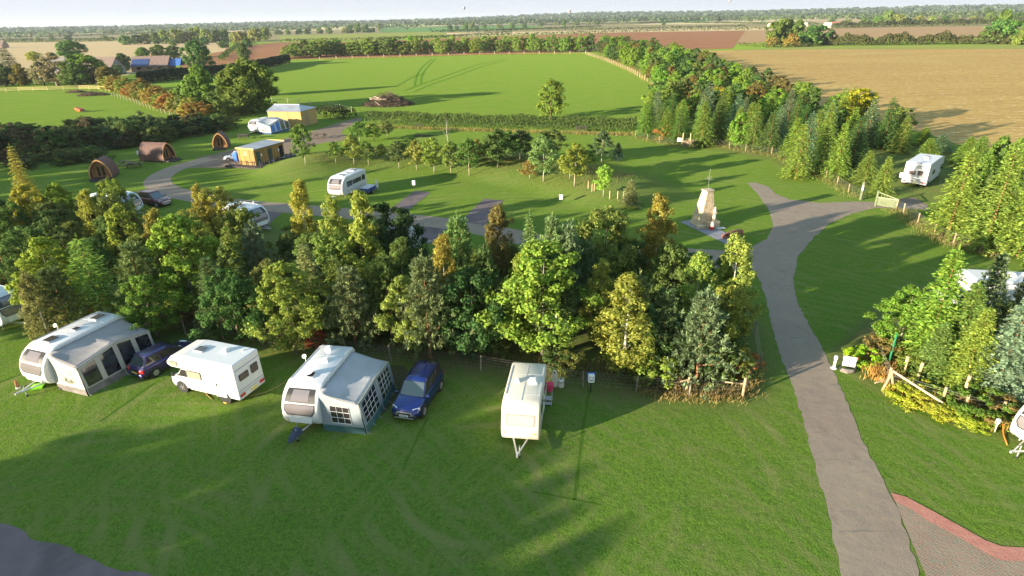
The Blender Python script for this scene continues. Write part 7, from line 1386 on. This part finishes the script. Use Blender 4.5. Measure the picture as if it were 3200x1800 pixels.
tree('midtree', b + Vector((0, 1, 0)), 12, 14, (.19, .165, .10), 'broadleaf_tree', 'thin pale brown crown around the leafless birch', var=2); tree('midtree', G(140, 268), 9, 9, (.17, .15, .08), 'broadleaf_tree', 'pale brown bushy tree left of the leafless birch', var=0)
# autumn hedge on the far right of the pasture
q = random.Random(5)
for i, (px, py) in enumerate([(350, 285), (372, 290), (395, 300), (415, 305), (435, 315), (455, 318), (475, 330), (495, 335), (515, 345), (535, 350), (555, 360), (575, 366), (600, 375), (620, 378), (400, 285), (450, 300), (500, 318), (560, 335), (590, 350)]):
    c = [(.17, .16, .04), (.25, .165, .045), (.13, .155, .035), (.26, .155, .045), (.20, .15, .04), (.10, .10, .035)][i % 6]; kk = 'orange' if c[0] > .18 else 'olive'
    tree('midtree', G(px, py), q.uniform(4.2, 5.6), q.uniform(5, 7), c, 'hawthorn', '%s hawthorn in the autumn hedge beside the pasture' % kk, group='%s hawthorns in the autumn hedge' % kk)
# dark belt behind the pods
n_ = 0
for i in range(95):
    u = q.random(); v = q.random(); x0 = -40 + u * 760; ytop = 432 if x0 < 420 else 432 - (x0 - 420) * .16; px = x0; py = ytop + v * (60 if x0 < 330 else 38) - (6 if x0 > 500 else 0)
    if px > 420 and py > 455: py = 452
    if 560 < px and py > 425: py = 418
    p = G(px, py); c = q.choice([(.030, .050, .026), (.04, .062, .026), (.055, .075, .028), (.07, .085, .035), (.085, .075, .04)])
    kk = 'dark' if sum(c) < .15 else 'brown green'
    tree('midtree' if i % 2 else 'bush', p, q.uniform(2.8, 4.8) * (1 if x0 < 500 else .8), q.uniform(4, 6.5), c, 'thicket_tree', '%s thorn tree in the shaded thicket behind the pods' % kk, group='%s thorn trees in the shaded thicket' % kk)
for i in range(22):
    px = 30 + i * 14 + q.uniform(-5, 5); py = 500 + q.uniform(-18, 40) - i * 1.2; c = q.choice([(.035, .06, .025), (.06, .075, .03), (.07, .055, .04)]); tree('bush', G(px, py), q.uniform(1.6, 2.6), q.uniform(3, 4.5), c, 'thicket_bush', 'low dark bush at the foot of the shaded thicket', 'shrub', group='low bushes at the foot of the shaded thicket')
# ---------------------------------------------------------------- trees beyond the left edge that throw the long evening shade over the lawn
SH = []
for s_, t_, h_ in [(13.6, -50, 10.6), (15.6, -48, 11.8), (17.5, -50, 12.4), (19.5, -48, 12.0), (22, -50, 12.4), (24.5, -48, 12.2), (27, -50, 12.0), (29.5, -48, 11.2), (31.8, -50, 10.0), (52, -46, 7.0), (56, -48, 7.5), (60, -46, 8), (88, -62, 12.5), (93, -60, 13), (98, -62, 13.5), (103, -60, 13.5), (108, -62, 14), (113, -60, 14), (118, -62, 14), (123, -60, 14), (129, -62, 14), (135, -60, 14), (142, -62, 14), (82, -56, 12)]:
    x = t_ * math.cos(SUN_AZ) - s_ * math.sin(SUN_AZ); y = t_ * math.sin(SUN_AZ) + s_ * math.cos(SUN_AZ); w = 8.5 if s_ < 50 else (5.5 if s_ < 70 else 8.5)
    tree('roundleaf', (x, y, 0), h_ * .93, w, (.05, .085, .025), 'broadleaf_tree', 'tall broadleaf tree in the row beyond the left edge', group='row of tall trees beyond the left edge')
# ---------------------------------------------------------------- evening haze
hm = bpy.data.materials.new('haze'); hm.use_nodes = True; nn_ = hm.node_tree.nodes
nn_.remove(nn_['Principled BSDF']); pv = nn_.new('ShaderNodeVolumePrincipled'); pv.inputs['Color'].default_value = (.80, .88, 1, 1); pv.inputs['Density'].default_value = .00008; pv.inputs['Anisotropy'].default_value = .2
hm.node_tree.links.new(pv.outputs[0], nn_['Material Output'].inputs['Volume'])
m = MB(); m.box((0, 4500, 39), (19400, 11400, 80)); hzb = m.build('haze', hm, None); tag(hzb, 'pale bluish evening haze over the far fields', None, None, 'stuff')
